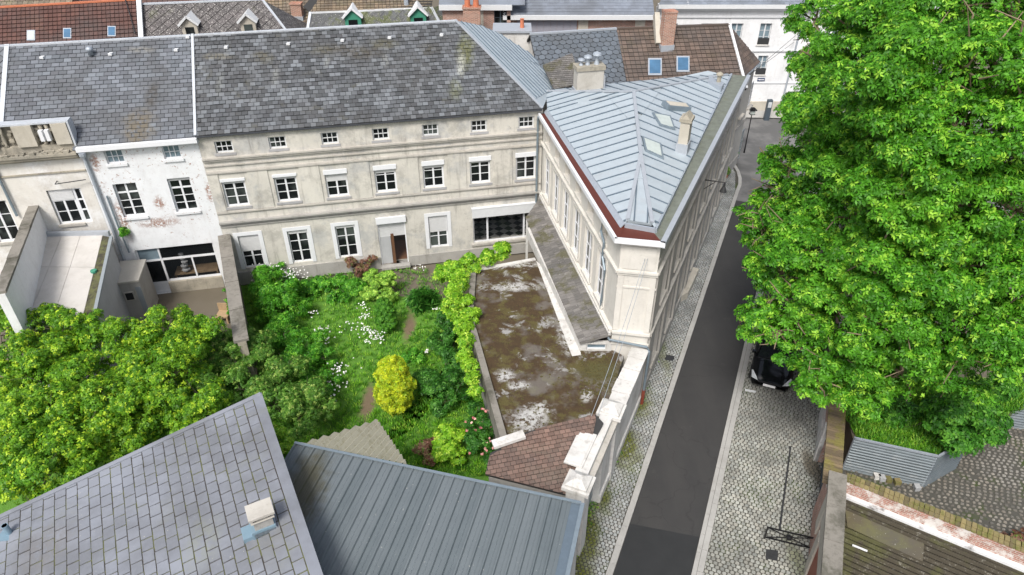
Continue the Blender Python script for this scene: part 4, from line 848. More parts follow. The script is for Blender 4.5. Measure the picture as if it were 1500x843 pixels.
# roof planes
E0, E1, E2, E3 = V3(1.87, 37.9, 8.5), V3(1.82, 35.3, 8.5), V3(4.3, 23.5, 8.5), V3(5.4, 23.1, 8.5)
J, N_ = V3(6.16, 35.15, 9.45), V3(5.58, 28.5, 9.02); RE = G(1066, 111, 8.5); SE = V3(12.75, 40.9, 8.5); FL, FR_ = V3(4.42, 23.75, 8.5), V3(5.32, 23.5, 8.5)
BK = [G(885, 125, 8.5), G(1000, 112, 8.5), G(1037, 104, 8.6)]
zr = MB(); 
for f in ([E0, E1, J], [E1, E2, N_, J], [E2, FL, N_], [FL, FR_, N_], [FR_, E3, N_], [E3, SE, J, N_], [SE, RE, J], [J, RE, BK[2], BK[1], BK[0], E0]): 
    c_ = [p.copy() for p in f]
    if poly_normal(c_).z < 0: c_.reverse()
    zr.slab(c_, .1)
zroof = zr.obj('roof', MAT['zinc'], wing)
seams(Plane([E1, E2, N_, J], wd, .02), 0, .68, zroof)
seams(Plane([E0, E1, J], wd, .02), 0, .68, zroof)
seams(Plane([E3, SE, J, N_], sdv, .02), 0, .8, zroof)
seams(Plane([FL, FR_, N_], fd, .02), 0, .5, zroof)
seams(Plane([J, RE, BK[1], BK[0], E0], (RE - E0).normalized(), .03), 0, .75, zroof)
b = MB()
for p, q in ((E0, J), (J, N_), (N_, FL), (N_, FR_), (J, RE)): b.beam(p + V3(0, 0, .07), q + V3(0, 0, .07), .15, .07)
b.obj('ridge_flashing', MAT['lead'], zroof)
b = MB(); b.slab([E1 + V3(0, 0, 0), E2, E2 + V3(-.16, -.05, -.16), E1 + V3(-.16, -.0, -.16)], .03); b.beam(E2 + V3(0, 0, -.06), E3 + V3(0, 0, -.06), .1, .2); b.beam(E3 + V3(0, 0, -.06), SE + V3(0, 0, -.06), .1, .2)
b.obj('eaves_flashing', MAT['zinc_grey'], zroof)
def on_plane(px, py, P3):
    d = ray(px, py); nn = poly_normal(P3); t = nn.dot(P3[0] - CAMP) / nn.dot(d); return CAMP + d * t
def skylight(quad, P3, parent, lift=.14, glass='skyl_pale', frame_='pipe', lab=None, nm='skylight'):
    pts = [on_plane(x, y, P3) for x, y in quad]; nn = poly_normal(P3); nn = nn if nn.z > 0 else -nn
    if poly_normal(pts).dot(nn) < 0: pts.reverse()
    b = MB(); up = [p + nn * lift for p in pts]; b.slab(up, lift + .02); o = b.obj(nm, MAT[frame_], parent)
    c_ = sum(up, Vector()) / 4; g = [c_ + (p - c_) * .8 + nn * .012 for p in up]; q = MB().slab(g, .01).obj('pane', MAT[glass]); q.parent = o
    if lab: o['label'] = lab
    return o
SP3 = [E3, SE, J]
skylight([(954, 168), (981, 173), (988, 193), (966, 187)], SP3, zroof); skylight([(939, 203), (967, 214), (971, 236), (944, 224)], SP3, zroof)
b = MB(); pp = [on_plane(x, y, SP3) for x, y in ((968, 149), (1007, 151), (1012, 162), (978, 160))]
if poly_normal(pp).z < 0: pp.reverse()
o = skylight([(968, 155), (1004, 159), (1010, 166), (976, 163)], SP3, zroof, lift=.3, glass='stone_panel', lab='skylight standing open'); 
def chimney(label, base, L_, W_, hgt, ax, body, cap=None, pots=0, potmat='pot', name='chimney', parent=None, potr=.11, poth=.35, caph=.1, capo=.06):
    ax = Vector((ax[0], ax[1], 0)).normalized(); ay = Vector((-ax.y, ax.x, 0)); M = Matrix(((ax.x, ay.x, 0, base.x), (ax.y, ay.y, 0, base.y), (0, 0, 1, base.z), (0, 0, 0, 1)))
    o = MB().box(-L_ / 2, L_ / 2, -W_ / 2, W_ / 2, -.8, hgt).obj(name, MAT[body], parent, M)
    if label: o['label'] = label
    q = MB().box(-L_ / 2 - capo, L_ / 2 + capo, -W_ / 2 - capo, W_ / 2 + capo, hgt, hgt + caph).obj('cap', MAT[cap or body]); q.parent = o
    q = MB().box(-L_ / 2 - .05, L_ / 2 + .05, -W_ / 2 - .05, W_ / 2 + .05, -.8, .14).obj('flashing', MAT['lead']); q.parent = o
    for i in range(pots):
        x = (i + .5) / pots * L_ - L_ / 2; b = MB(); b.lathe((x, 0, hgt + caph), [(potr, 0), (potr * .85, poth * .8), (potr * 1.25, poth * .85), (potr * 1.1, poth)], 10); q = b.obj('chimney_pot', MAT[potmat], smooth=False); q.parent = o
    return o
cb = G(1001, 212, 8.95); ch = chimney('narrow stone chimney with a mossy ridged cap', cb, .6, .42, 1.15, (sdv.x, sdv.y), 'stone_panel', 'stone_old', parent=zroof, caph=.12)
q = MB().prism([(-.36, -.27), (.36, -.27), (.36, .27), (-.36, .27)], 1.26, 1.3); q.add([(-.36, -.2, 1.3), (.36, -.2, 1.3), (.36, .2, 1.3), (-.36, .2, 1.3), (-.3, 0, 1.52), (.3, 0, 1.52)], [(0, 1, 5, 4), (2, 3, 4, 5), (1, 2, 5), (3, 0, 4)]); q = q.obj('ridge_stone', MAT['stone_old']); q.parent = ch
cb = G(861, 132, 8.8); ch = chimney('broad rendered chimney with mossy cap and three metal cowls', cb, 1.45, .7, 1.15, (U.x, U.y), 'concrete', 'stone_old', parent=zroof, caph=.22)
for x, r_, h_ in ((-.45, .13, .35), (-.1, .15, .5), (.4, .16, .62)):
    b = MB(); b.lathe((x, 0, 1.35), [(r_, 0), (r_ * .6, h_ * .3), (r_ * .6, h_ * .75), (r_ * 1.5, h_ * .8), (r_ * 1.3, h_ * .95), (.02, h_ * 1.1)], 12); q = b.obj('cowl', MAT['zinc_grey']); q.parent = ch
b = MB(); b.tube([(.85, -.1, -.2), (.85, -.1, .7), (.72, -.1, .9), (.72, -.1, 1.0)], .05, 6); q = b.obj('flue_pipe', MAT['white_paint']); q.parent = ch
t = MB().lathe(G(1052, 124, 8.7), [(.12, 0), (.12, .5), (.2, .52), (.2, .6), (.04, .7)], 10).obj('flue', MAT['stone_old']); props(t, 'short rusty flue with a lid near the far tip of the zinc roof', 'flue')
MB().prism([G(1038, 118, 8.6), G(1060, 128, 8.6), G(1056, 134, 8.6), G(1036, 126, 8.6)][::-1], 8.55, 8.85).obj('flue_base', MAT['zinc_grey'], wing)
# downpipe of the wing: from the gutter along the front to the pavement
pp = [VP(887, 318, W0, W1) + wn * .1, VP(884, 338, W0, W1) + wn * .1, VP(889, 355, W0, W1) + wn * .12, VP(886, 375, W0, W1) + wn * .1, VP(890, 395, W0, W1) + wn * .12, VP(884, 440, W0, W1) + wn * .1, VP(881, 458, W0, W1) + wn * .1]
pp += [W1 + wn * .1 + fn * .15 + V3(0, 0, 3.5), W2 + fn * .15 + V3(0, 0, 3.3), W2 + fn * .15 + sn * .12 + V3(0, 0, 3.1), W2 + fn * .1 + sn * .12 + V3(0, 0, .9)]
t = MB().tube(pp, .055, 8).obj('downpipe', MAT['pipe']); props(t, 'blue-grey downpipe winding down the pointed end of the wing to the street', 'downpipe')
t = MB().tube([pp[-1], pp[-1] - V3(0, 0, .85)], .075, 8).obj('pipe_foot', MAT['gate_red']); props(t, 'short red pipe foot at the pavement below the blue-grey downpipe', 'pipe')
for i in range(2):
    a_ = VP(945 + i * 4, 377, W1, W2) + fn * .1; c_ = G(866 + i * 10, 610, 4.2); m_ = a_.lerp(c_, .5) - V3(0, 0, .35)
    t = MB().tube([a_, a_.lerp(m_, .5) - V3(0, 0, .05), m_, m_.lerp(c_, .5) - V3(0, 0, .05), c_], .009, 4).obj('overhead_cable', MAT['zinc_grey']); props(t, ('left' if i == 0 else 'right') + ' one of two thin cables from the pointed wing over the flat roof', 'cable', 'cables over the flat roof')
t = MB().prism([G(996, 445), G(1006, 440), G(1022, 405), G(1012, 402)][::-1], .08, .5).obj('stone_step', MAT['stone_panel']); props(t, 'long grey stone block against the street wall on the pavement', 'step')
# ================================================================ ANNEX with the flat roof, lean-to gallery, street wall
FZ = 2.8
PA = [G(697, 398, FZ), G(784, 382, FZ), V3(4.1, 23.0, FZ), G(914, 522, FZ), G(884, 612, FZ), G(742, 646, FZ), G(692, 470, FZ)]
n = NT('flat_roof'); f = n.noise(.9, 7, .72, dist=.5); col = n.mix(n.noise(3, 5, .7), (.026, .017, .009), (.085, .052, .022))
col = n.mix(n.ramp(n.noise(1.4, 6, .75), .48, .6), col, (.085, .07, .022)); col = n.mix(n.math('MULTIPLY', n.ramp(f, .555, .64), .8), col, (.34, .34, .335))
col = n.mix(n.math('MULTIPLY', n.ramp(n.noise(.6, 4, .6), .5, .62), .35), col, (.24, .235, .23))
for p_, r_ in ((G(905, 500, FZ), (1, 1, 1)), (G(835, 490, FZ), (.7, 1.9, 1)), (G(790, 600, FZ), (.7, .5, 1)), (G(760, 565, FZ), (.6, .35, 1)), (G(755, 420, FZ), (1.3, .5, 1)), (G(860, 580, FZ), (.35, .5, 1)), (G(815, 430, FZ), (.35, 1.6, 1)), (G(745, 388, FZ), (2.2, .35, 1)), (G(775, 615, FZ), (1.0, .9, 1)), (G(740, 550, FZ), (.5, .5, 1))): col = n.mix(n.math('MULTIPLY', n.math('MULTIPLY', n.blob(p_, r_, wob=.75), n.ramp(n.noise(4.5, 7, .8), .42, .54)), .9), col, (.46, .46, .45))
col = n.mix(n.math('MULTIPLY', n.blob(G(880, 545, FZ), (1.2, .9, 1), wob=.4), .9), col, (.07, .065, .02))
n.bump(n.noise(14, 6, .7), .7, .03); MAT['flat_roof'] = n.out(col, .75)
ax_ = thing('annex', 'low annex with a flat mossy brown roof between garden and wing', 'annex', (1, 23, 0))
c_ = [p.copy() for p in PA]
if area2([(p.x, p.y) for p in c_]) < 0: c_.reverse()
MB().prism(c_, 0, FZ - .05).obj('wall', MAT['stucco_grey'], ax_); MB().prism(c_, FZ - .05, FZ).obj('roof', MAT['flat_roof'], ax_)
b = MB(); q = [PA[5], PA[6], PA[0]]
for a, c in ((PA[5], PA[6]), (PA[6], PA[0])): b.beam(a + V3(-.1, 0, -.3), c + V3(-.1, 0, -.3), .26, .95)
b.obj('parapet', MAT['stone_coping'], ax_)
b = MB(); b.beam(PA[0] + V3(0, .1, -.3), PA[1] + V3(0, .1, -.3), .2, .7); b.obj('parapet', MAT['render_white'], ax_)
b = MB(); b.slab([G(785, 382, FZ + .006), G(800, 395, FZ + .006), G(852, 520, FZ + .006), G(838, 522, FZ + .006)][::-1], .01); b.obj('white_edge', MAT['render_white'], ax_)
b = MB(); 
rr = random.Random(11)
for i in range(900):      # moss cushions
    x, y = (rr.uniform(850, 905), rr.uniform(518, 578)) if i < 420 else (rr.uniform(700, 890), rr.uniform(395, 635))
    if i >= 420 and rr.random() < .3: continue
    p = G(x, y, FZ)
    if i >= 420 and not (all(((PA[1].x - PA[0].x) or 1,)) and x > 700 + (y - 395) * .16 and x < 785 + (y - 382) * .48 and x < 905 - (y - 520) * .35 and y < 640 - (x - 740) * .25): continue
    r_ = rr.uniform(.02, .06); b.add([p + V3(r_ * math.cos(k), r_ * math.sin(k), 0) for k in (0, 1.05, 2.1, 3.14, 4.2, 5.2)] + [p + V3(0, 0, r_ * .6)], [(k, (k + 1) % 6, 6) for k in range(6)])
MAT['moss'] = simple('moss', (.07, .06, .02), rough=.95, var=.3, bump=.5); o = b.obj('moss', MAT['moss']); props(o, 'small moss cushions dotted over the flat annex roof', 'moss', kind='stuff')
# gallery with the tiled lean-to roof along the wing
gal = thing('gallery', 'long narrow gallery with a mossy tiled lean-to roof along the wing', 'gallery', (2.5, 28, 0))
g0, g1, g2, g3 = G(770, 320, 3.3), G(849, 503, 3.3), W1 + wn * .02 + V3(-.05, -.1, 3.75), W0 + V3(0, -.3, 3.75) + wn * .02
for p in (g2, g3): pass
b = MB(); b.slab([g0, g1, g2, g3], .1); gr = b.obj('roof', MAT['tile_leanto'], gal)
set_pieces(gr, 'roof_tile', lay(Plane([g0, g1, g2, g3], (g1 - g0).normalized(), .005), .2, .3, t=.03, gap=.012, tilt=.006), MAT['tile_leanto'], limit=0, stuffname='roof_tiles')
gw0, gw1 = g0 + V3(.12, -.9, -.15), g1 + V3(.1, .12, -.15)
b = MB(); b.beam(V3(gw0.x, gw0.y, 2.95), V3(gw1.x, gw1.y, 2.95), .14, .6); b.prism([(g0.x + .02, g0.y - .1), (g0.x + .14, g0.y - .1), (g0.x + .14, g0.y + .02), (g0.x + .02, g0.y + .02)], 0, 3.2); b.obj('wall', MAT['render_white'], gal)
ga, gb_ = V3(gw1.x, gw1.y, 0), V3(4.15, 22.8, 0); gd = (gb_ - ga).normalized(); gn = V3(gd.y, -gd.x, 0); GM = frame(ga, gd, gn)
wall(gal, 'wall', GM, 0, (gb_ - ga).length, 2.75, 3.2, [(.22, (gb_ - ga).length - .25, 2.86, 3.14)], MAT['render_white'], thick=.2)
window(gal, GM, (gb_ - ga).length / 2, 2.86, (gb_ - ga).length - .47, .28, cols=1, rows=1, leafs=1, fr=.03, rec=.08, pane_mat='pane_blue', sill=False)
b = MB(); b.beam(g2 + wn * .06, g3 + wn * .06, .1, .12); b.obj('flashing', MAT['render_white'], gal)
# street wall
sw = thing('street_wall', 'white rendered street wall with stone coping and two capped gate piers', 'wall', (4, 19, 0))
SA, SB_, SC = V3(5.55, 22.55, 0), V3(2.48, 15.45, 0), V3(1.98, 14.1, 0); wdv = (SA - SB_).normalized(); wnn = V3(wdv.y, -wdv.x, 0)    # outward to the street
SWM = frame(SB_, wdv, wnn); LSW = (SA - SB_).length
def swx(px, py): return (VP(px, py, SB_, SA) - SB_).dot(wdv)
print('LSW', LSW, 'pier', swx(893, 610), swx(870, 650))
b = MB(); b.box(1.9, LSW, -.35, 0, 0, 3.0, SWM); b.box(1.9, LSW, 0, .07, 0, .5, SWM); b.obj('wall', MAT['render_white'], sw)
k = 7
for i in range(k):
    x0 = 2.6 + (LSW - 2.6) * i / k; b = MB(); b.box(x0, x0 + (LSW - 2.6) / k - .035, -.6 + .02 * (i % 3), .12, 3.0, 3.12 + .02 * (i % 2), SWM); b.obj('coping_stone', MAT['render_white'], sw)
b = MB(); b.box(2.6, LSW, -.0, .07, 2.85, 3.0, SWM); b.obj('cornice', MAT['stucco_trim'], sw)
for x, lab in ((3.4, 'gate pier beside the flat roof'), (-.25, 'gate pier beside the metal roof')):
    h_ = 3.4
    b = MB(); b.box(x - .3, x + .3, -.55, .1, 0, h_, SWM); o = b.obj('pier', MAT['render_white'], sw); o['label'] = lab
    b = MB(); b.box(x - .42, x + .42, -.68, .24, h_, h_ + .14, SWM); b.box(x - .34, x + .34, -.58, .14, h_ + .14, h_ + .24, SWM)
    b.add([SWM @ Vector(v) for v in ((x - .34, -.58, h_ + .24), (x + .34, -.58, h_ + .24), (x + .34, .14, h_ + .24), (x - .34, .14, h_ + .24), (x - .1, -.35, h_ + .4), (x + .1, -.35, h_ + .4), (x + .1, -.1, h_ + .4), (x - .1, -.1, h_ + .4))], [(0, 1, 5, 4), (1, 2, 6, 5), (2, 3, 7, 6), (3, 0, 4, 7), (4, 5, 6, 7)])
    q = b.obj('cap', MAT['render_white']); q.parent = o
b = MB(); b.box(.05, 3.1, -.5, -.05, 2.75, 3.55, SWM); b.obj('gate_lintel', MAT['render_white'], sw)
b = MB(); b.box(.05, 3.1, -.05, .14, 3.2, 3.34, SWM); b.obj('cornice', MAT['stucco_trim'], sw)
b = MB(); b.box(.3, 1.9, -.95, -.3, 3.555, 3.62, SWM); b.box(.38, 1.82, -.88, -.36, 3.62, 3.65, SWM); b.obj('lintel_cap', MAT['render_white'], sw)
b = MB(); b.box(.1, 1.55, -.35, -.28, .05, 2.75, SWM); b.box(1.6, 3.05, -.35, -.28, .05, 2.75, SWM)
for x in (.2, .9, 1.7, 2.4): b.box(x, x + .55, -.28, -.25, .3, 1.3, SWM); b.box(x, x + .55, -.28, -.25, 1.5, 2.6, SWM)
b.obj('gate', MAT['gate_grey'], sw)
# ================================================================ small tiled roof behind the street wall
tr_ = thing('tiled_shed', 'low shed with a small roof of flat brown tiles beside the gate piers', 'shed', (1, 16.5, 0))
T_ = [G(712, 694, 3.1), G(850, 722, 3.1), G(858, 650, 3.45), G(884, 618, 3.7), G(868, 606, 3.75), G(770, 632, 3.6), G(716, 660, 3.3)]
TP = [V3(-.9, 15.4, 2.9), V3(2.2, 14.5, 2.9), V3(3.3, 18.4, 3.7), V3(.3, 17.7, 3.7), V3(-.75, 16.7, 3.45)]
t0, t1, t2, t3 = G(710, 696, 3.0), G(852, 735, 3.0), G(882, 612, 3.75), G(722, 660, 3.45)
tp = [G(712, 694, 3.0), G(850, 728, 2.9), G(866, 655, 3.45), G(884, 616, 3.75), G(867, 607, 3.78), G(768, 634, 3.6), G(718, 662, 3.35)]
plt = Plane([G(712, 692, 3.05), G(848, 722, 3.0), G(882, 612, 3.75), G(768, 632, 3.68)], U, .01)
tp2 = []
n0 = plt.n
for x, y in ((711, 695), (850, 730), (864, 660), (884, 620), (872, 607), (812, 622), (768, 634), (745, 650), (718, 664)):
    d = ray(x, y); t = n0.dot(plt.pts[0] - CAMP) / n0.dot(d); tp2.append(CAMP + d * t)
PT = Plane(tp2, (ray(850, 672) - ray(730, 650)).cross(n0).cross(n0) * -1 if 0 else U, .01)
b = MB(); b.slab(PT.pts, .12); rf = b.obj('roof', MAT['roof_under'], tr_)
b = MB(); c_ = [Vector((p.x, p.y, 0)) for p in PT.pts]; cc = sum(c_, Vector()) / len(c_); c_ = [cc + (p - cc) * .95 for p in c_]
if area2([(p.x, p.y) for p in c_]) < 0: c_.reverse()
b.prism(c_, 0, 2.9); b.obj('wall', MAT['stucco_grey'], tr_)
set_pieces(rf, 'roof_tile', lay(PT, .2, .155, t=.035, gap=.016, tilt=.01, jit=.1), MAT['tile_small'])
b = MB(); b.beam(on_plane(722, 655, PT.pts) + V3(0, 0, .1), on_plane(768, 640, PT.pts) + V3(0, 0, .12), .34, .12); b.obj('flashing', MAT['render_white'], tr_)
# ================================================================ metal roof and fibre cement slope
ms = thing('metal_roof_barn', 'barn with a long grey ribbed metal roof and pale fibre cement rear slope', 'barn', (-2.5, 13, 0))
mR0, mR1 = G(432, 651, 4.5), G(851, 739, 4.5); md = (mR1 - mR0).normalized(); mdn = V3(md.y, -md.x, 0)
if mdn.y > 0: mdn = -mdn
def slope_pt(p, run, drop): return p + mdn * run - V3(0, 0, drop)
best = None
for k in range(0, 60):
    dz = k * .02; e = G(475, 843, 4.5 - dz); a = G(560, 690, 4.5); a = mR0 + md * ((a - mR0).dot(md)) ; r = (e - a); err = abs(r.dot(md)); 
    if best is None or err < best[0]: best = (err, dz, r.dot(mdn))
print('metal slope', best)
MSL = best[1] / max(best[2], .1); MSL = min(max(MSL, .05), .35)
RUN = 7.5; m0, m1, m2, m3 = slope_pt(mR0, RUN, RUN * MSL), slope_pt(mR1, RUN, RUN * MSL), mR1, mR0
b = MB(); b.slab([m0, m1, m2, m3], .06); mroof = b.obj('roof', MAT['zinc_seam'], ms)
n = NT('ribbed_metal'); col = n.mix(n.noise(1.2, 6, .7), (.10, .122, .135), (.16, .188, .20)); r = n.rand(); col = n.mix(n.math('MULTIPLY', r, .3), col, (.22, .245, .26))
col = n.mix(n.math('MULTIPLY', n.ramp(n.noise(8, 3, .6), .68, .74), .5), col, (.5, .5, .46)); col = n.mix(n.math('MULTIPLY', n.blob(G(450, 720, 4.2), (1.0, 2.2, 1), wob=.5), .9), col, (.085, .08, .05))
n.bump(n.noise(4, 3), .1, .01); MAT['ribbed_metal'] = n.out(col, .5, .25, .5)
wp = .34; k = int((mR1 - mR0).length / wp)
pan = MB(); prof = [(0, .0), (.015, .07), (.055, .07), (.085, .008), (.2, .008), (.22, .018), (.24, .008), (wp - .004, .0)]
L_ = math.hypot(RUN, RUN * MSL); pv_ = []
for (x, h_) in prof: pv_ += [(x, 0, h_ + .012), (x, L_, h_ + .012)]
pan.add(pv_, [(2 * i, 2 * i + 2, 2 * i + 3, 2 * i + 1) for i in range(len(prof) - 1)]); pme = pan.mesh('roof_panel', MAT['ribbed_metal'])
dv_ = (m0 - mR0).normalized(); nn_ = md.cross(dv_); nn_ = nn_ if nn_.z > 0 else -nn_
for i in range(k):
    p = mR0 + md * (i * wp); M = Matrix(((md.x, dv_.x, nn_.x, p.x), (md.y, dv_.y, nn_.y, p.y), (md.z, dv_.z, nn_.z, p.z), (0, 0, 0, 1)))
    o = link(bpy.data.objects.new('roof_panel', pme)); attach(o, ms, M)
b = MB(); b.beam(mR0 + V3(0, 0, .08), mR1 + V3(0, 0, .08), .09, .03); b.obj('ridge_cap', MAT['pipe'], ms)
b = MB(); b.beam(mR1 + md * .05 + V3(0, 0, .04), m1 + md * .05 + V3(0, 0, .04), .12, .1); b.obj('verge_flashing', MAT['pipe'], ms)
b = MB(); b.prism([p for p in (V3(mR0.x, mR0.y, 0), V3(m0.x, m0.y, 0), V3(m1.x, m1.y, 0), V3(mR1.x, mR1.y, 0))], 0, [4.4, 4.4 - RUN * MSL, 4.4 - RUN * MSL, 4.4]); b.obj('wall', MAT['render_white'], ms)
# far slope in corrugated fibre cement
n = NT('fibre'); col = n.mix(n.noise(1.5, 6, .7), (.30, .29, .22), (.44, .42, .34)); col = n.mix(n.math('MULTIPLY', n.ramp(n.noise(4, 6, .75), .5, .66), .6), col, (.22, .21, .13)); n.bump(n.noise(20, 4), .3); MAT['fibre'] = n.out(col, .9)
FZs = .34
def far_pt(x, y):   # on the far slope plane through the ridge falling away from the camera
    nf = md.cross((-mdn - V3(0, 0, FZs)).normalized()); d = ray(x, y); t = nf.dot(mR0 - CAMP) / nf.dot(d); return CAMP + d * t
fq = [far_pt(440, 652), far_pt(600, 684), far_pt(592, 668), far_pt(556, 618), far_pt(520, 626)]
plf = Plane([far_pt(441, 652), far_pt(598, 684), far_pt(553, 617)], md)
corr = .22; us = [p[0] for p in plf.poly]; u0, u1 = min(us), max(us); b = None; i = 0; uu = u0; sheet = MB(); cnt = 0
while uu < u1:
    for hseg in range(4):
        a_, c_ = uu + corr * hseg / 4, uu + corr * (hseg + 1) / 4; 
        st_ = clip_convex([(a_, -50), (c_, -50), (c_, 50), (a_, 50)], plf.poly)
        if len(st_) >= 3:
            sheet.add([plf.at(p[0], p[1], .055 * math.cos((p[0] - u0) / corr * 2 * math.pi) + .05) for p in st_], [tuple(range(len(st_)))])
    uu += corr; cnt += 1
    if cnt % 5 == 0 or uu >= u1:
        if sheet.v: sheet.obj('corrugated_sheet', MAT['fibre'], ms)
        sheet = MB()
# ================================================================ near slate roof, bottom left
nr_ = thing('slate_roof_shed', 'outbuilding with a large pale grey slate roof in the near left corner', 'outbuilding', (-9, 12, 0))
RZn = 5.6; a_ = G(382, 577, RZn); b_ = G(474, 850, RZn); dd = (b_ - a_).normalized(); best = None
for k in range(0, 200):
    zz = RZn - k * .02; e = G(0, 757, zz); err = abs((e - a_).dot(dd))
    if best is None or err < best[0]: best = (err, zz, e)
e_ = best[2]; vdir = (e_ - a_); print('near roof pitch', math.degrees(math.atan2(RZn - best[1], Vector((vdir.x, vdir.y)).length)))
b2 = a_ + dd * 10.5; e2 = a_ + vdir * 1.25; f2 = e2 + dd * 10.5
pln = Plane([a_, e2, f2, b2], dd, .01); b = MB(); b.slab(pln.pts, .15); b.slab([a_, b2, b2 - V3(0, 0, 1.0) + V3(.6, .15, 0), a_ - V3(0, 0, 1.0) + V3(.6, .15, 0)][::-1], .1) if 0 else None; nrf = b.obj('roof', MAT['joint_moss'], nr_)
set_pieces(nrf, 'slate', lay(pln, .42, .33, t=.022, gap=.036, kind='slab', jit=.05), MAT['slate_near'])
b = MB(); vn = vdir.normalized(); b.beam(a_ + V3(0, 0, .04) + dd * .06, e2 + V3(0, 0, .04) + dd * .06, .16, .05); b.beam(a_ + vn * .12 + V3(0, 0, .04), b2 + vn * .12 + V3(0, 0, .04), .3, .05); b.obj('verge_slates', MAT['slate_near'], nr_)
c_ = [V3(p.x, p.y, 0) for p in (a_, b2, f2, e2)]; cc = sum(c_, Vector()) / 4; c_ = [cc + (p - cc) * .97 for p in c_]
b = MB(); b.prism(c_ if area2([(p.x, p.y) for p in c_]) > 0 else c_[::-1], 0, best[1] - .6); b.prism([c_[0], c_[1], cc + (c_[1] - cc) * .0 + V3(0, 0, 0)][:3] if area2([(p.x, p.y) for p in (c_[0], c_[1], cc)]) > 0 else [c_[0], cc, c_[1]], 0, best[1] - .1); b.obj('wall', MAT['stucco_grey'], nr_)
cb = on_plane(388, 772, [a_, e2, b2])
chm = chimney('square chimney with a flat pale concrete slab on top', cb, .5, .42, .55, (vn.x, vn.y), 'stucco_grey', 'concrete', parent=nr_, caph=.01)
q = MB().box(-.34, .34, -.28, .28, .68, .76).obj('slab', MAT['concrete']); q.parent = chm
q = MB(); [q.box(x - .04, x + .04, y - .04, y + .04, .55, .68) for x in (-.2, .2) for y in (-.16, .16)]; q = q.obj('slab_feet', MAT['dark']); q.parent = chm
n = NT('zinc_blue'); MAT['zinc_blue'] = n.out(n.mix(n.noise(3, 4), (.17, .27, .34), (.26, .36, .43)), .5, .3)
q = MB().box(-.28, .36, -.26, .26, -.1, .22).box(.30, .6, -.22, .22, -.3, .06).obj('flashing', MAT['zinc_blue']); q.parent = chm
cb = on_plane(14, 782, [a_, e2, b2]); t = MB().lathe(cb, [(.09, -.1), (.09, .38), (.075, .38), (.07, .1)], 14).box(cb.x - .25, cb.x + .2, cb.y - .25, cb.y + .2, cb.z - .1, cb.z + .03).obj('vent_pipe', MAT['zinc_blue'], None); attach(t, nr_)
# ================================================================ RIGHT SIDE: brick wall, gable, yard
R_ = [V3(13.36, 21.95, 0), V3(12.23, 19.26, 0), V3(10.53, 15.32, 0), V3(9.6, 13.1, 0)]
rd = (R_[0] - R_[2]).normalized(); rn = V3(rd.y, -rd.x, 0) * -1                      # outward = towards the street (left)
RM = frame(R_[2], rd, rn)
bwl = thing('brick_wall', 'pink brick yard wall with mossy coping, dark gate and two piers along the setts', 'wall', (12.5, 20, 0))
L1 = (R_[1] - R_[2]).length
b = MB(); b.box(L1, L1 + 9, -.3, 0, 0, 2.1, RM); b.box(.9, 1.7, -.3, 0, 0, 2.1, RM); b.box(1.7, L1, -.3, -.0, 1.95, 2.1, RM); b.obj('wall', MAT['brick_r'], bwl)
b = MB(); b.box(L1 - .02, L1 + 2.8, 0.0, .12, 0, .9, RM); b.box(L1 - .02, L1 + .25, 0, .16, 0, 1.95, RM); b.obj('base', MAT['render_white'], bwl)
n = NT('mossy_coping'); r = n.rand(); col = n.mix(r, (.11, .085, .055), (.24, .18, .11)); col = n.mix(n.math('MULTIPLY', n.ramp(n.noise(1.6, 6, .7), .42, .58), .85), col, (.19, .17, .045)); n.bump(n.noise(20, 4), .5); MAT['mossy_coping'] = n.out(col, .95)
for i in range(70):
    x0 = 1.2 + i * .125; b = MB(); b.box(x0, x0 + .115, -.48, .14, 2.1, 2.2 + .012 * ((i * 7) % 3), RM); b.obj('coping_brick', MAT['mossy_coping'], bwl)
b = MB(); b.box(1.72, L1 - .02, -.25, -.18, .05, 1.93, RM); [b.box(1.8 + k * .3, 2.02 + k * .3, -.18, -.15, .15, 1.85, RM) for k in range(int((L1 - 2) / .3))]; b.obj('gate', MAT['gate_dark'], bwl)
# gabled house at the lower right: stone framed end wall, long brick side wall, dark corrugated roof
gh = thing('brick_outhouse', 'brick and stone outhouse with a dark mossy corrugated roof at the lower right', 'outhouse', (11, 13.5, 0))
b = MB(); b.box(-4.2, .9, -.35, 0, 0, 2.6, RM); b.obj('wall', MAT['brick_r'], gh)
b = MB(); b.box(-4.2, -.35, .0, .05, 2.0, 2.9, RM); b.box(-.35, .2, .0, .07, 1.2, 2.9, RM); b.box(-1.3, -.8, 0, .08, 0, 2.0, RM)
b.box(-4.2, .9, -.35, .0, 2.6, 3.0, RM); b.obj('stone_band', MAT['stone_panel'], gh)
b = MB(); b.box(-3.4, -1.3, -.2, .02, 0, 2.0, RM); b.obj('gate', MAT['gate_red'], gh)
for i in range(7):
    x0 = -4.2 + i * .73; b = MB(); b.box(x0, x0 + .72, -.45, .12, 3.0, 3.1 + .01 * (i % 2), RM); b.obj('coping_stone', MAT['stone_coping'], gh)
X0, X1 = G(1238, 703, 3.0), G(1468, 795, 3.0); xd = (X1 - X0).normalized(); xn = V3(xd.y, -xd.x, 0); xn = xn if xn.y < 0 else -xn; XM = frame((X0.x, X0.y, 0), xd, xn); LX = (X1 - X0).length + 1.2
b = MB(); b.box(0, LX, -.0, .05, 0, 2.98, XM); b.box(0, LX, -.28, 0, 0, 2.98, XM); b.obj('side_wall', MAT['brick_cross'], gh)
k = int(LX / .15)
n = NT('yellow_coping'); r = n.rand(); col = n.mix(r, (.12, .10, .055), (.27, .22, .10)); col = n.mix(n.ramp(n.noise(2, 6, .7), .5, .65), col, (.14, .14, .04)); n.bump(n.noise(20, 4), .5); MAT['yellow_coping'] = n.out(col, .95)
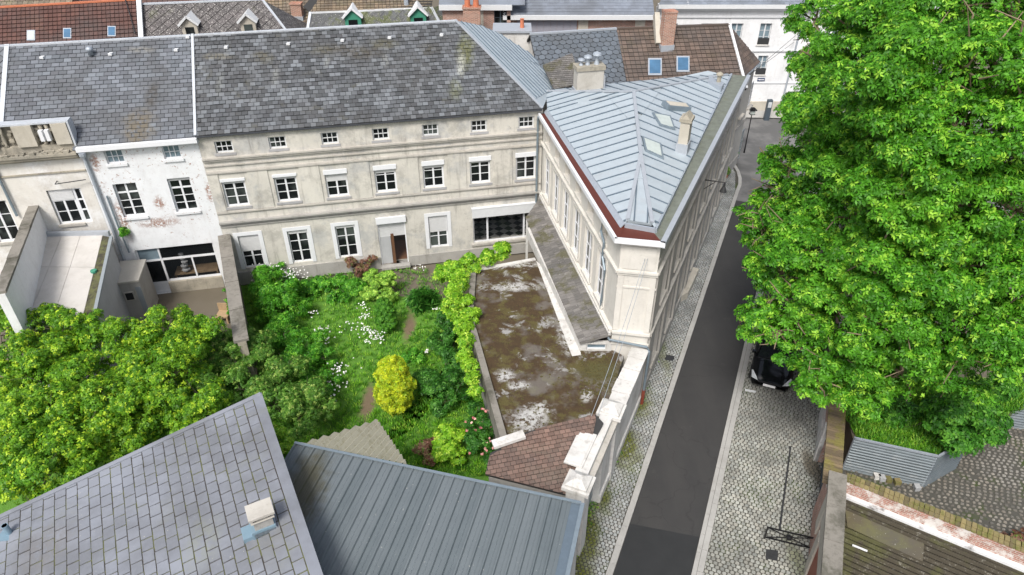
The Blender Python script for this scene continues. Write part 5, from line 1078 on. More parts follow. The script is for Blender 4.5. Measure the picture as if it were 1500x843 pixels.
for i in range(k):
    b = MB(); b.box(i * .15, i * .15 + .135, -.3, -.1, 2.98, 3.05 + .015 * ((i * 5) % 3), XM); b.box(i * .15, i * .15 + .135, -.085, .06, 2.98, 3.03, XM); b.obj('coping_brick', MAT['yellow_coping'], gh)
ZR = 2.35
c0, c1 = X0 + xn * .08 + V3(0, 0, ZR - 3.0), X0 + xd * LX + xn * .08 + V3(0, 0, ZR - 3.0); DRP = .22
c2, c3 = c1 + xn * 5 - V3(0, 0, 5 * DRP), c0 + xn * 5 - V3(0, 0, 5 * DRP)
c0 = c0 + V3(-.1, 0, 0); c3 = X0 + (R_[3] - R_[2]).normalized() * 5.5 + V3(.3, 0, 0); c3.z = ZR - DRP * abs((c3 - c0).dot(xn))
fl = MB().box(-.05, LX, .05, .22, ZR - .1, ZR + .12, XM).obj('flashing', MAT['flash_old'], gh)
n = NT('dark_corrugated'); col = n.mix(n.noise(1.2, 6, .7), (.028, .024, .018), (.065, .055, .035)); col = n.mix(n.math('MULTIPLY', n.ramp(n.noise(7, 7, .8), .56, .64), .8), col, (.22, .21, .18)); col = n.mix(n.math('MULTIPLY', n.ramp(n.noise(.8, 5, .7), .5, .65), .6), col, (.07, .075, .02)); n.bump(n.noise(22, 4), .5); MAT['dark_corrugated'] = n.out(col, .9)
plc = Plane([c0, c1, c2, c3], xd); vs = [p[1] for p in plc.poly]; us = [p[0] for p in plc.poly]; vv = min(vs); cnt = 0; sheet = MB()
b = MB(); b.slab([p + V3(0, 0, -.05) for p in plc.pts], .05); b.obj('roof_base', MAT['dark'], gh)
while vv < max(vs):
    for h in range(4):
        a_, c_ = vv + .18 * h / 4, vv + .18 * (h + 1) / 4; stp = clip_convex([(min(us) - 1, a_), (max(us) + 1, a_), (max(us) + 1, c_), (min(us) - 1, c_)], plc.poly)
        if len(stp) >= 3: sheet.add([plc.at(p[0], p[1], .038 * math.cos((p[1] - min(vs)) / .18 * 6.283) + .038) for p in stp], [tuple(range(len(stp)))])
    vv += .18; cnt += 1
    if cnt % 8 == 0 or vv >= max(vs):
        if sheet.v: sheet.obj('corrugated_sheet', MAT['dark_corrugated'], gh)
        sheet = MB()
MAT['moss_board'] = slate('moss_board', (.085, .07, .04), var=.1, moss=(.12, .12, .04), moss_lo=.45)
pts = [on_plane(x, y, plc.pts) + V3(0, 0, .11) for x, y in ((1237, 750), (1240, 775), (1350, 826), (1352, 800))]
if poly_normal(pts).z < 0: pts.reverse()
MB().slab(pts, .04).obj('roof_board', MAT['moss_board'], gh)
q0_, q1_ = on_plane(1247, 802, plc.pts) + V3(0, 0, .12), on_plane(1269, 811, plc.pts) + V3(0, 0, .12); t = MB().beam(q0_, q1_, .06, .03).obj('lath', MAT['white_paint']); props(t, 'short white lath lying on the dark corrugated roof', 'lath')
# corrugated fence in the yard
fence_pts = [V3(13.1, 18.9, 0), V3(15.84, 18.0, 0), V3(17.6, 18.95, 0)]
MAT['fence_metal'] = simple('fence_metal', (.13, .155, .17), rough=.5, metal=.3, var=.15, scale=2, bump=.1, dirt=(.24, .25, .25), dirt_amt=.5)
def corr_fence(label, pts, h_, z0=0.0, pitch=.14):
    t = thing('metal_fence', label, 'fence', tuple(pts[0]))
    for i in range(len(pts) - 1):
        p, q = pts[i], pts[i + 1]; d = (q - p); n_ = V3(d.y, -d.x, 0).normalized(); b = MB(); k = int(h_ / pitch * 4)
        for j in range(k):
            za, zb = z0 + h_ * j / k, z0 + h_ * (j + 1) / k; oa, ob = .025 * math.cos(za / pitch * 6.283), .025 * math.cos(zb / pitch * 6.283)
            b.add([p + n_ * oa + V3(0, 0, za), q + n_ * oa + V3(0, 0, za), q + n_ * ob + V3(0, 0, zb), p + n_ * ob + V3(0, 0, zb)], [(0, 1, 2, 3)])
        b.obj('corrugated_panel', MAT['fence_metal'], t); MB().beam(p + V3(0, 0, z0 + h_), q + V3(0, 0, z0 + h_), .08, .06).obj('top_rail', MAT['zinc_grey'], t)
        MB().beam(p - n_ * .05, p - n_ * .05 + V3(0, 0, z0 + h_), .06, .06).obj('post', MAT['zinc_grey'], t)
    return t
corr_fence('grey corrugated metal fence with a folded corner below the small dark tree', fence_pts, 1.75)
corr_fence('far piece of grey corrugated fence at the right edge above the cobbles', [G(1425, 617), G(1560, 640)], 1.3)
bank = MB().prism([V3(13.2, 19.0, 0), V3(15.8, 18.15, 0), V3(17.4, 19.05, 0), V3(21, 21.3, 0), V3(26, 30, 0), V3(16, 32, 0)], 0, 1.35).obj('grass_bank', MAT['earth']); bank['kind'] = 'structure'
rr = random.Random(5)
for i, (x, y, m_, lab) in enumerate(((1283, 700, 'render_white', 'white rough stone block, leftmost in the dark strip by the metal fence'), (1291, 703, 'render_grey', 'grey stone block second from the left by the metal fence'), (1300, 705, 'yellow_coping', 'larger yellow stone block by the metal fence'), (1313, 709, 'yellow_coping', 'smaller yellow stone block, right of the larger yellow one'), (1342, 717, 'render_grey', 'pale stone block below the folded corner of the metal fence'))):
    c = G(x, y); s_ = .13; b = MB(); b.add([c + V3(dx * s_ * rr.uniform(.7, 1), dy * s_ * rr.uniform(.7, 1), z) for z in (0, .2) for dx, dy in ((-1, -1), (1, -1), (1, 1), (-1, 1))], [(3, 2, 1, 0), (4, 5, 6, 7), (0, 1, 5, 4), (1, 2, 6, 5), (2, 3, 7, 6), (3, 0, 4, 7)])
    t = b.obj('stone_block', MAT[m_]); props(t, lab, 'stone', 'loose stones by the fence')
# street furniture
ba, bb_ = G(1119, 790), G(1186.5, 806)
bt = thing('barrier', 'black crossed metal barrier with a long shadow-thin pole standing across the setts', 'barrier', tuple(ba)); bt['label'] = 'black metal barrier with crossed bars standing on the pale setts'
for p in (ba, bb_): MB().beam(p, p + V3(0, 0, .7), .045, .045).obj('post', MAT['black_metal'], bt)
for z in (.67, .12): MB().beam(ba + V3(0, 0, z), bb_ + V3(0, 0, z), .04, .04).obj('rail', MAT['black_metal'], bt)
MB().beam(ba + V3(0, 0, .12), bb_ + V3(0, 0, .67), .025, .03).obj('cross_bar', MAT['black_metal'], bt); MB().beam(ba + V3(0, 0, .67), bb_ + V3(0, 0, .12), .03, .025).obj('cross_bar', MAT['black_metal'], bt)
MB().lathe(ba.lerp(bb_, .5) + V3(0, 0, .33), [(.02, 0), (.1, .02), (.1, .12), (.02, .14)], 10).obj('centre_ring', MAT['black_metal'], bt)
t = MB().tube([G(1140, 783), G(1141, 783) + V3(0, 0, 3.2)], .028, 6).obj('thin_pole', MAT['iron']); 
bpy.data.objects.remove(t)
t = MB().prism([G(1140, 778), G(1143, 778), G(1159, 655), G(1156.5, 655)][::-1], .0, .048).obj('drain_slot', MAT['iron']); props(t, 'narrow dark drainage slot running through the setts to the barrier', 'drain')
lb = G(1090, 224); t = thing('street_lamp', 'black street lamp with a square lantern at the pavement corner', 'lamp', tuple(lb))
MB().tube([lb, lb + V3(0, 0, .5), lb + V3(0, 0, 3.0)], [.07, .045, .035], 8).obj('pole', MAT['black_metal'], t)
ln = MB().box(lb.x - .25, lb.x + .25, lb.y - .25, lb.y + .25, 3.3, 3.36).box(lb.x - .12, lb.x + .12, lb.y - .12, lb.y + .12, 3.36, 3.46).obj('lantern', MAT['black_metal'], t)
MB().box(lb.x - .18, lb.x + .18, lb.y - .18, lb.y + .18, 2.98, 3.02).obj('lantern_base', MAT['black_metal'], t)
q = MB().box(lb.x - .16, lb.x + .16, lb.y - .16, lb.y + .16, 3.02, 3.3).obj('lantern_glass', MAT['skyl_pale']); q.parent = ln
# car under the tree
car = thing('car', 'black car with white number plate parked nose first under the big tree', 'car', tuple(K(8.7, 3.9)))
n = NT('car_paint'); MAT['car_paint'] = n.out((.008, .009, .011), .12, .2, .6); MAT['car_glass'] = simple('car_glass', (.015, .018, .02), rough=.04, bump=0, spec=.7); MAT['plate'] = simple('plate', (.8, .8, .8), rough=.4, var=.02, bump=0); MAT['lampglass'] = simple('lampglass', (.55, .58, .6), rough=.08, var=.2, bump=0, spec=.8); MAT['tyre'] = simple('tyre', (.02, .02, .02), rough=.9, bump=.1)
co = K(6.75, 3.88); CMt = Matrix(((DN.x, D.x, 0, co.x), (DN.y, D.y, 0, co.y), (0, 0, 1, .02), (0, 0, 0, 1)))       # x right, y to the rear
secs = [(0, .68, .35, .58, .5), (.06, .78, .25, .66, .62), (.3, .86, .22, .76, .70), (.9, .89, .2, .88, .76), (1.25, .9, .2, .96, .78), (2.2, .9, .2, .97, .78), (3.4, .9, .2, .98, .78), (3.9, .88, .22, .95, .76), (4.15, .8, .3, .85, .66)]
b = MB(); prev = None; vs = []
for (y, hw, zb, zt, hwt) in secs: vs += [(-hw * .92, y, zb), (-hw, y, zb + .15), (-hw, y, zt - .17), (-hwt - .06, y, zt - .03), (-hwt * .5, y, zt + .025), (0, y, zt + .035), (hwt * .5, y, zt + .025), (hwt + .06, y, zt - .03), (hw, y, zt - .17), (hw, y, zb + .15), (hw * .92, y, zb)]
m_ = 11; fs = [(i * m_ + j, i * m_ + (j + 1) % m_, (i + 1) * m_ + (j + 1) % m_, (i + 1) * m_ + j) for i in range(len(secs) - 1) for j in range(m_)] + [tuple(range(m_)), tuple(range(len(secs) * m_ - 1, (len(secs) - 1) * m_ - 1, -1))]
b.add(vs, fs); body = b.obj('body', MAT['car_paint'], car, CMt, smooth=True)
b = MB(); b.add([(-.74, 1.15, .98), (.74, 1.15, .98), (.6, 1.95, 1.42), (-.6, 1.95, 1.42)], [(0, 1, 2, 3)]); b.obj('windscreen', MAT['car_glass'], car, CMt)
b = MB(); b.add([(-.79, 1.2, .93), (-.8, 3.9, .93), (-.63, 3.5, 1.4), (-.62, 1.97, 1.4), (.79, 1.2, .93), (.8, 3.9, .93), (.63, 3.5, 1.4), (.62, 1.97, 1.4)], [(0, 1, 2, 3), (4, 7, 6, 5), (1, 5, 6, 2)]); b.obj('side_windows', MAT['car_glass'], car, CMt)
b = MB(); b.add([(-.62, 1.93, 1.41), (.62, 1.93, 1.41), (.63, 3.5, 1.41), (-.63, 3.5, 1.41), (-.5, 2.2, 1.46), (.5, 2.2, 1.46), (.5, 3.3, 1.46), (-.5, 3.3, 1.46)], [(0, 1, 5, 4), (1, 2, 6, 5), (2, 3, 7, 6), (3, 0, 4, 7), (4, 5, 6, 7)]); b.obj('roof', MAT['car_paint'], car, CMt, smooth=True)
MB().box(-.26, .26, -.03, .0, .36, .47).obj('number_plate', MAT['plate'], car, CMt)
MB().box(-.5, .5, -.01, .02, .5, .6).obj('grille', MAT['dark'], car, CMt)
for s_ in (-1, 1):
    b = MB(); b.add([(s_ * .52, .02, .56), (s_ * .8, .12, .58), (s_ * .86, .42, .74), (s_ * .8, .4, .78), (s_ * .58, .05, .68)], [(0, 1, 2, 3, 4)]); b.v = [(x, y - .04, z + .03) for x, y, z in b.v]; b.obj('headlight', MAT['lampglass'], car, CMt)
    for y in (.8, 3.35):
        wl = MB(); wl.tube([(s_ * .72, y, .32), (s_ * .915, y, .32)], .32, 18).obj('wheel', MAT['tyre'], car, CMt)
    b = MB(); b.box(s_ * .93 - .08, s_ * .93 + .08, 1.4, 1.5, .92, 1.05); b.obj('wing_mirror', MAT['car_paint'], car, CMt)
b = MB(); b.add([(-.7, 1.05, 1.0), (.6, 1.03, 1.0), (.6, 1.06, 1.01), (-.7, 1.08, 1.01)], [(0, 1, 2, 3)]); b.obj('wiper', MAT['iron'], car, CMt)
# ================================================================ HOUSES BEHIND
def back_house(name, label, rl, rr_, run, drop, roofmat, wallmat, tw=.3, th=.3, rot=0, kind='slate', cat='house', wallh=None, ridge='lead_light', hipl=0, hipr=0, back=None, stagger=.5, t_=.04, gap=.03, sub=None):
    d = (rr_ - rl).normalized(); d = Vector((d.x, d.y, 0)).normalized(); n_ = V3(d.y, -d.x, 0); n_ = n_ if n_.y < 0 else -n_
    h = thing(name, label, cat, ((rl + rr_) / 2).to_tuple()[:2] + (0,))
    el, er = rl + n_ * run - V3(0, 0, drop) - d * hipl, rr_ + n_ * run - V3(0, 0, drop) + d * hipr
    bk = back or run; bl, br = rl - n_ * bk - V3(0, 0, drop) - d * hipl, rr_ - n_ * bk - V3(0, 0, drop) + d * hipr
    pts = [el, er, rr_, rl]
    r = MB().slab(pts, .1).slab([rl, rr_, br, bl], .1)
    if hipr: r.slab([er, br, rr_], .08)
    if hipl: r.slab([bl, el, rl], .08)
    r = r.obj('roof', MAT['roof_under'], h)
    set_pieces(r, 'roof_tile', lay(Plane(pts, d, .005), tw, th, t=t_, gap=gap, stagger=stagger, rot=rot, kind=kind), MAT[roofmat], limit=0, stuffname='roof_tiles')
    if hipr: set_pieces(r, 'roof_tile', lay(Plane([er, br, rr_], n_ * -1, .005), tw, th, t=t_, gap=gap, rot=rot, kind=kind), MAT[roofmat], limit=0, stuffname='hip_tiles')
    b = MB(); b.beam(rl + V3(0, 0, .04), rr_ + V3(0, 0, .04), .22, .1); 
    b.obj('ridge', MAT[ridge], r)
    if hipr: MB().beam(er + V3(0, 0, .05), rr_ + V3(0, 0, .05), .16, .07).obj('hip_flashing', MAT[ridge], r)
    if hipl: MB().beam(el + V3(0, 0, .05), rl + V3(0, 0, .05), .16, .07).obj('hip_flashing', MAT[ridge], r)
    q = [Vector((p.x, p.y, 0)) for p in (el, er, br, bl)]; c = sum(q, Vector()) / 4; q = [c + (p - c) * .96 for p in q]
    if area2([(p.x, p.y) for p in q]) < 0: q.reverse()
    MB().prism(q, 0, el.z - .02).obj('wall', MAT[wallmat], h)
    if not (hipl or hipr): 
        for p, s_ in ((rl, 1), (rr_, -1)):
            e = (el, bl) if s_ > 0 else (er, br); MB().add([e[0] + d * s_ * .15, p + d * s_ * .15 - V3(0, 0, .1), e[1] + d * s_ * .15], [(0, 1, 2)]).obj('gable', MAT[wallmat], h)
    return h, r, pts
def roof_window(r, pts, x, y, w_=13, h_=17, glass='skylight', frame_='zinc_grey'):
    skylight([(x - w_ / 2, y - h_ / 2), (x + w_ / 2, y - h_ / 2), (x + w_ / 2, y + h_ / 2), (x - w_ / 2, y + h_ / 2)], pts, r, lift=.08, glass=glass, frame_=frame_, nm='roof_window')
h1, r1_, p1 = back_house('tiled_house', 'house behind at the upper left with an orange brown tiled roof and three roof windows', G(-60, 15, 10.3), G(204, 0, 10.3), 5.6, 4.2, 'tile_orange', 'render_white', tw=.27, th=.33, stagger=0, ridge='pot', t_=.05, gap=.03)
for x, y in ((46, 53), (99, 50), (164, 47)): roof_window(r1_, p1, x, y, 12, 15, glass='skyl_pale' if x == 46 else 'skylight')
b = MB(); b.beam(p1[1] + V3(0, 0, .1), p1[2] + V3(0, 0, .1), .3, .2); b.obj('verge_flashing', MAT['white_pale'], r1_)
ql = [on_plane(x, y, p1) + V3(0, 0, .2) for x, y in ((184, 2), (192, 27), (199, 54))]; t = MB().tube(ql, .03, 5); [t.lathe(p, [(.03, 0), (.07, .05), (.03, .12)], 6) for p in ql]; t = t.obj('cable', MAT['iron']); props(t, 'cable with insulators running down the orange tiled roof', 'cable')
h2, r2_, p2 = back_house('slate_house', 'house behind with a speckled dark diamond slate roof and two pale dormers', G(209, 7, 10.0), G(384, 0, 10.0), 5, 3.9, 'slate_dark', 'render_white', tw=.5, th=.5, rot=math.radians(45), stagger=0, hipr=3.6, t_=.035)
def dormer(par, pts, x, y, mat, w_=1.0, h_=1.0, roofm='white_pale', pane='pane'):
    p = on_plane(x, y, pts); d = (pts[1] - pts[0]).normalized(); n_ = V3(d.y, -d.x, 0); n_ = n_ if n_.y < 0 else -n_; M = frame(p, d, n_)
    q = MB().prism([(-w_ / 2, .35), (w_ / 2, .35), (w_ / 2, -1.2), (-w_ / 2, -1.2)], -.4, h_ * .55); q.add([(-w_ / 2, .35, h_ * .55), (w_ / 2, .35, h_ * .55), (0, .35, h_)], [(0, 1, 2)]); o = q.obj('dormer', MAT[mat], par, M)
    q = MB()
    for s_ in (-1, 1): q.add([(s_ * (w_ / 2 + .15), .5, h_ * .45), (0, .5, h_ + .08), (0, -1.4, h_ + .08), (s_ * (w_ / 2 + .15), -1.4, h_ * .45)], [(0, 1, 2, 3)])
    for s_ in (-1, 1): q.beam((s_ * (w_ / 2 + .15), .5, h_ * .45), (0, .5, h_ + .08), .08, .14)
    q = q.obj('dormer_roof', MAT[roofm]); q.parent = o
    q = MB().box(-w_ * .28, w_ * .28, .35, .38, -.3, h_ * .3).obj('pane', MAT[pane]); q.parent = o
    return o
dormer(r2_, p2, 280, 44, 'stone_panel', 1.0, .9); dormer(r2_, p2, 365, 40, 'stone_panel', 1.0, .9)
h3, r3_, p3 = back_house('old_tiled_house', 'narrow house behind with an old brown tiled roof and a small brick chimney', G(372, -20, 9.4), G(468, -24, 9.4), 7, 4.0, 'tile_old', 'brick_far', tw=.28, th=.33, stagger=0, t_=.05, gap=.03, ridge='tile_old')
chimney(None, on_plane(437, 26, p3), .8, .6, 1.0, (1, 0), 'brick_pier', parent=r3_)
h4 = thing('mansard_house', 'house behind with green dormers in a mossy slate slope under an old tiled roof', 'house', (-14, 55, 0))
el, er = G(455, 19, 8.75), G(632, 12, 8.75); dn4 = V3(.25, -1, 0).normalized()
fl_, fr_ = el + dn4 * 2.2 - V3(1.0, 0, 2.6), er + dn4 * 2.2 - V3(-1.2, 0, 2.6)
ms4 = MB().slab([fl_, fr_, er, el], .1).obj('lower_roof', MAT['slate_green'], h4); pts4 = [fl_, fr_, er, el]
set_pieces(ms4, 'slate', lay(Plane(pts4, (er - el), .005), .45, .45, t=.03, stagger=0, rot=math.radians(45)), MAT['slate_green'], limit=0, stuffname='slates')
tl4, tr4 = G(490, -40, 10.5), G(640, -48, 10.5); up4 = [el, er, tr4, tl4]
rt4 = MB().slab(up4, .1).slab([G(444, 10, 8.75), el, tl4], .1).obj('upper_roof', MAT['roof_under'], h4); set_pieces(rt4, 'roof_tile', lay(Plane(up4, (er - el), .005), .28, .33, t=.05, gap=.03, stagger=0), MAT['tile_old'], limit=0, stuffname='roof_tiles')
b = MB(); b.beam(el, er, .16, .12); b.obj('eaves_flashing', MAT['white_pale'], ms4); b = MB(); b.beam(fl_ + V3(0, 0, .05), el + V3(0, 0, .05), .2, .08); b.beam(fr_ + V3(0, 0, .05), er + V3(0, 0, .05), .2, .08); b.obj('hip_flashing', MAT['lead_light'], ms4)
ex = [fr_, G(690, 40, 6.5), G(652, 6, 8.75), er]
MB().slab(ex, .1).obj('side_roof', MAT['slate_green'], h4); MB().beam(G(645, 6, 8.8), G(668, 34, 7.5), .18, .1).obj('hip_flashing', MAT['lead_light'], ms4)
dormer(ms4, pts4, 518, 34, 'green_paint', 1.15, 1.05, 'white_paint'); dormer(ms4, pts4, 613, 31, 'green_paint', 1.15, 1.05, 'white_paint')
MB().tube([G(598, 42, 7.2), G(598, 42, 7.2) + V3(0, 0, 5.2)], .17, 10).obj('flue_pipe', MAT['zinc_grey'], ms4)
# brick range behind, with the chimney pots, and the long slate roofed brick building
h5 = thing('brick_house', 'brick house behind the ridge with a dark window and a stack of orange pots', 'house', (-3, 58, 0))
Y5 = 52.0; FM5 = frame((-4.6, Y5, 0), (1, 0), (0, -1))
def px_on(x, y, Y): d = ray(x, y); t = Y / d.y; return V3(d.x * t, Y, H + d.z * t)
a5, b5, c5 = px_on(700, 14, Y5), px_on(748, 20, Y5), px_on(733, 20, Y5)
x0, x1 = a5.x - 2.5, b5.x; top5 = a5.z; wz = px_on(733, 38, Y5).z
wall(h5, 'wall', frame((0, Y5, 0), (1, 0), (0, -1)), x0, x1, 0, top5, [(c5.x - .45, c5.x + .45, wz, wz + 1.5)], MAT['brick_far'])
window(h5, frame((0, Y5, 0), (1, 0), (0, -1)), c5.x, wz, .9, 1.5, cols=2, rows=3, frame_mat='gate_dark')
MB().box(x0 - .2, x1 + .1, Y5 - .3, Y5 + .2, top5, top5 + .35).obj('cornice', MAT['white_pale'], h5)
MB().slab([V3(x0 - .2, Y5 - .2, top5 + .35), V3(x1 + 1, Y5 - .2, top5 + .35), V3(x1 + 1, Y5 + 7, top5 + 4), V3(x0 - .2, Y5 + 7, top5 + 4)], .1).obj('roof', MAT['slate_pale'], h5)
MB().box(c5.x - 1.4, c5.x - 1.2, Y5 - .03, Y5, 0, top5).obj('quoins', MAT['stone_panel'], h5)
cb = px_on(692, 42, 50.0); chimney('brick chimney with two tall orange pots', cb + V3(0, 0, 0), 1.15, .8, 1.35, (1, 0), 'brick_pier', 'brick_pier', pots=2, parent=h5, potr=.2, poth=1.1)
h6 = thing('long_brick_building', 'long brick building behind with a broad slate roof, white gutter and grey boarded bay', 'building', (6, 58, 0))
Y6 = 52.5; M6 = frame((0, Y6, 0), (1, 0), (0, -1)); L6, R6 = px_on(745, 27, Y6), px_on(958, 18, Y6); top6 = L6.z
bz = px_on(860, 45, Y6).z; 
bay0, bay1 = px_on(778, 40, Y6).x, px_on(845, 40, Y6).x; w1, w2 = px_on(877, 40, Y6).x, px_on(913, 40, Y6).x
wall(h6, 'wall', M6, L6.x, R6.x, 0, top6, [(bay0 + .1, bay1 - .1, top6 - 1.5, top6 - 1.0), (w1 - .4, w1 + .4, top6 - 2.0, top6 - .95), (w2 - .4, w2 + .4, top6 - 2.0, top6 - .95)], MAT['brick_far'])
MAT['grey_board'] = simple('grey_board', (.27, .27, .31), rough=.7, var=.08)
for i in range(9):
    x_ = bay0 - 1.0 + i * (bay1 - bay0 + 1.0) / 9; MB().box(x_, x_ + (bay1 - bay0 + 1.0) / 9 - .015, Y6 - .07, Y6 - .01, top6 - .95, top6 - .1).obj('board', MAT['grey_board'], h6)
window(h6, M6, (bay0 + bay1) / 2, top6 - 1.5, bay1 - bay0 - .2, .5, cols=4, rows=1, leafs=2, frame_mat='gate_grey', sill=False)
for x_ in (w1, w2): window(h6, M6, x_, top6 - 2.0, .8, 1.05, cols=2, rows=2, frame_mat='gate_dark'); MB().box(x_ - .55, x_ + .55, Y6 - .05, Y6, top6 - .95, top6 - .8).obj('brick_arch', MAT['brick_pier'], h6)
for x_ in (854, 937): xx = px_on(x_, 40, Y6).x; MB().box(xx - .35, xx + .35, Y6 - .09, Y6 - .01, 0, top6).obj('pilaster', MAT['stone_panel'], h6)
MB().box(L6.x - .4, R6.x + .1, Y6 - .5, Y6 + .1, top6 + .0, top6 + .3).obj('gutter_board', MAT['white_pale'], h6)
rp6 = [V3(L6.x - .4, Y6 - .3, top6 + .3), V3(R6.x, Y6 - .3, top6 + .3), V3(R6.x, Y6 + 6, top6 + 4), V3(L6.x + 4.5, Y6 + 6, top6 + 4)]
r6 = MB().slab(rp6, .1).obj('roof', MAT['slate_pale'], h6); set_pieces(r6, 'slate', lay(Plane(rp6, (1, 0, 0), .004), .35, .28, t=.02, gap=.01), MAT['slate_pale'], limit=0, stuffname='slates')
MB().beam(rp6[0] + V3(0, 0, .08), rp6[3] + V3(0, 0, .08), .35, .12).obj('hip_flashing', MAT['lead_light'], r6)
MB().slab([V3(L6.x - .4, Y6 - .3, top6 + .5), rp6[3], V3(L6.x - .4, Y6 + 12, top6 + .5)], .1).obj('side_roof', MAT['slate_pale'], h6)
# white building across the street
hw = thing('white_building', 'large white building across the far street with slate roof and barred windows', 'building', (20, 60, 0))
YW = 57.2; MW = frame((0, YW, 0), (1, 0), (0, -1)); XL = px_on(962, 20, YW).x
wo = [(px_on(1079, 45, YW).x - .45, px_on(1079, 45, YW).x + .45, 5.5, 7.1), (px_on(1121, 45, YW).x - .45, px_on(1121, 45, YW).x + .45, 5.5, 7.1), (px_on(1116, 95, YW).x - .4, px_on(1116, 95, YW).x + .4, 3.1, 4.6),
      (px_on(1035, 40, YW).x - .45, px_on(1035, 40, YW).x + .45, 5.5, 7.1), (px_on(984, 40, YW).x - .45, px_on(984, 40, YW).x + .45, 5.5, 7.1), (25.2, 26.1, 5.5, 7.1), (28.5, 29.4, 5.5, 7.1), (25.2, 26.1, 2.9, 4.5)]
wall(hw, 'wall', MW, XL, 34, 0, 8.3, wo, MAT['render_clean'])
for (a, c, z0, z1) in wo: window(hw, MW, (a + c) / 2, z0, c - a, z1 - z0, cols=2, rows=3, frame_mat='white_pale', pane_mat='pane_blue', sill_mat='render_white'); MB().box(a, c, YW - .04, YW - .01, z0, z0 + .5).obj('window_rail', MAT['iron'], hw)
b = MB()
for z0, z1, d in ((8.3, 8.6, .5), (8.1, 8.3, .3), (7.55, 7.65, .1), (4.95, 5.05, .1), (2.35, 2.42, .06)): b.box(XL, 34, YW - d, YW + .1, z0, z1)
b.obj('cornice', MAT['white_pale'], hw); MB().box(XL, 34, YW - .12, YW, 0, .85).obj('plinth', MAT['stone_panel'], hw)
rpw = [V3(XL, YW - .4, 8.6), V3(34, YW - .4, 8.6), V3(34, YW + 6, 12), V3(XL + 3, YW + 6, 12)]; rw = MB().slab(rpw, .1).obj('roof', MAT['slate_pale'], hw)
set_pieces(rw, 'slate', lay(Plane(rpw, (1, 0, 0), .004), .35, .28, t=.02, gap=.01), MAT['slate_pale'], limit=0, stuffname='slates'); MB().beam(px_on(1008, 8, YW - .4), px_on(1008, 8, YW - .4) + V3(0, 5, 2.7), .12, .1).obj('roof_flashing', MAT['white_pale'], rw)
sp = px_on(1115, 117, YW - .02); MAT['plate_blue'] = simple('plate_blue', (.03, .05, .12), rough=.4, bump=0)
t = MB().box(sp.x - .3, sp.x + .3, YW - .04, YW - .01, sp.z - .13, sp.z + .13).box(sp.x - .24, sp.x + .24, YW - .045, YW - .04, sp.z - .03, sp.z + .03, None, 1).obj('street_name_plate', [MAT['plate_blue'], MAT['plate']]); props(t, 'small dark blue street name plate on the white building', 'sign')
tp_ = G(1122, 176); t = thing('parking_meter', 'dark upright ticket machine at the foot of the white building', 'ticket machine', tuple(tp_)); MB().box(tp_.x - .2, tp_.x + .2, tp_.y - .15, tp_.y + .15, 0, 1.7).obj('cabinet', MAT['gate_dark'], t); MB().box(tp_.x - .14, tp_.x + .14, tp_.y - .17, tp_.y - .15, 1.1, 1.55).obj('screen', MAT['lampglass'], t)
ground('far_pavement', [V3(17, YW - 1.6, 0), V3(40, YW - 2.6, 0), V3(40, YW, 0), V3(10, YW, 0), V3(10, YW - 1.6, 0)], .1, 'kerb')
t = MB().tube([V3(22.6, YW - .1, 8), V3(22.4, YW - .1, 0)], .07).obj('downpipe', MAT['zinc_grey']); props(t, 'grey downpipe on the white building near the tree', 'downpipe')
for i in range(2): t = MB().tube([V3(22.3, YW - .1, 6.2 - i * .5), G(1098, 110, 7.3)], .02, 4).obj('overhead_cable', MAT['iron']); props(t, ('upper' if i == 0 else 'lower') + ' cable from the white building to the brown tiled house', 'cable', 'cables over the crossing')
# scalloped slate house and the brown tiled corner house
Rg0, Rg1, Rg2 = G(776, 51, 10), G(903, 43, 10), G(1068, 37, 10)
h9, r9, p9 = back_house('scalloped_slate_house', 'house behind the wing with blue-grey fish scale slates', Rg0, Rg1, 4.6, 3.3, 'slate_blue', 'render_white', tw=.42, th=.32, kind='scallop', ridge='lead')
h10, r10, p10 = back_house('corner_house', 'corner house with brown tiled roof, brick chimney and two blue roof windows', Rg1, Rg2, 4.0, 2.7, 'tile_brown', 'stucco_street', tw=.3, th=.3, stagger=0, ridge='tile_brown', back=2.5)
roof_window(r10, p10, 959, 99, 20, 25); roof_window(r10, p10, 1000, 95, 19, 23)
d = (p10[1] - p10[0]).normalized(); H1, H2 = G(1080, 122, 7.35), G(1113, 91, 7.35); er10 = p10[1]
hp = [er10, H1 + V3(.1, 0, 0), H2, Rg2]; hp2 = [Rg2, H2, H2 + V3(-1, 2.6, 0)]
mid = Rg2.lerp(H1, .62) - V3(0, 0, .35)
q = MB()
HT = []
def fan(pts): 
    c_ = list(pts)
    if poly_normal(c_).z < 0: c_.reverse()
    q.slab(c_, .08); return c_
f1 = fan([er10, H1, Rg2]); f2 = fan([H1, H2, Rg2]); f3 = fan(hp2)
q = q.obj('hip_roof', MAT['tile_brown'], h10)
for f in (f1, f2): set_pieces(q, 'roof_tile', lay(Plane(f, (H2 - H1) if f is f2 else d, .005), .3, .3, t=.04, gap=.02, stagger=0), MAT['tile_brown'], limit=0, stuffname='hip_tiles')
MB().beam(er10 + V3(0, 0, .06), Rg2 + V3(0, 0, .06), .16, .1).obj('verge_flashing', MAT['white_pale'], q); MB().beam(H1 + V3(0, 0, .06), Rg2 + V3(0, 0, .06), .1, .06).obj('hip_tiles_row', MAT['tile_brown'], q)
MB().beam(H1 - V3(0, 0, .08), H2 - V3(0, 0, .08), .12, .1).obj('gutter', MAT['zinc_grey'], h10)
hw0, hw1 = V3(H1.x - .15, H1.y, 0), V3(H2.x - .25, H2.y, 0); hd = (hw1 - hw0).normalized()
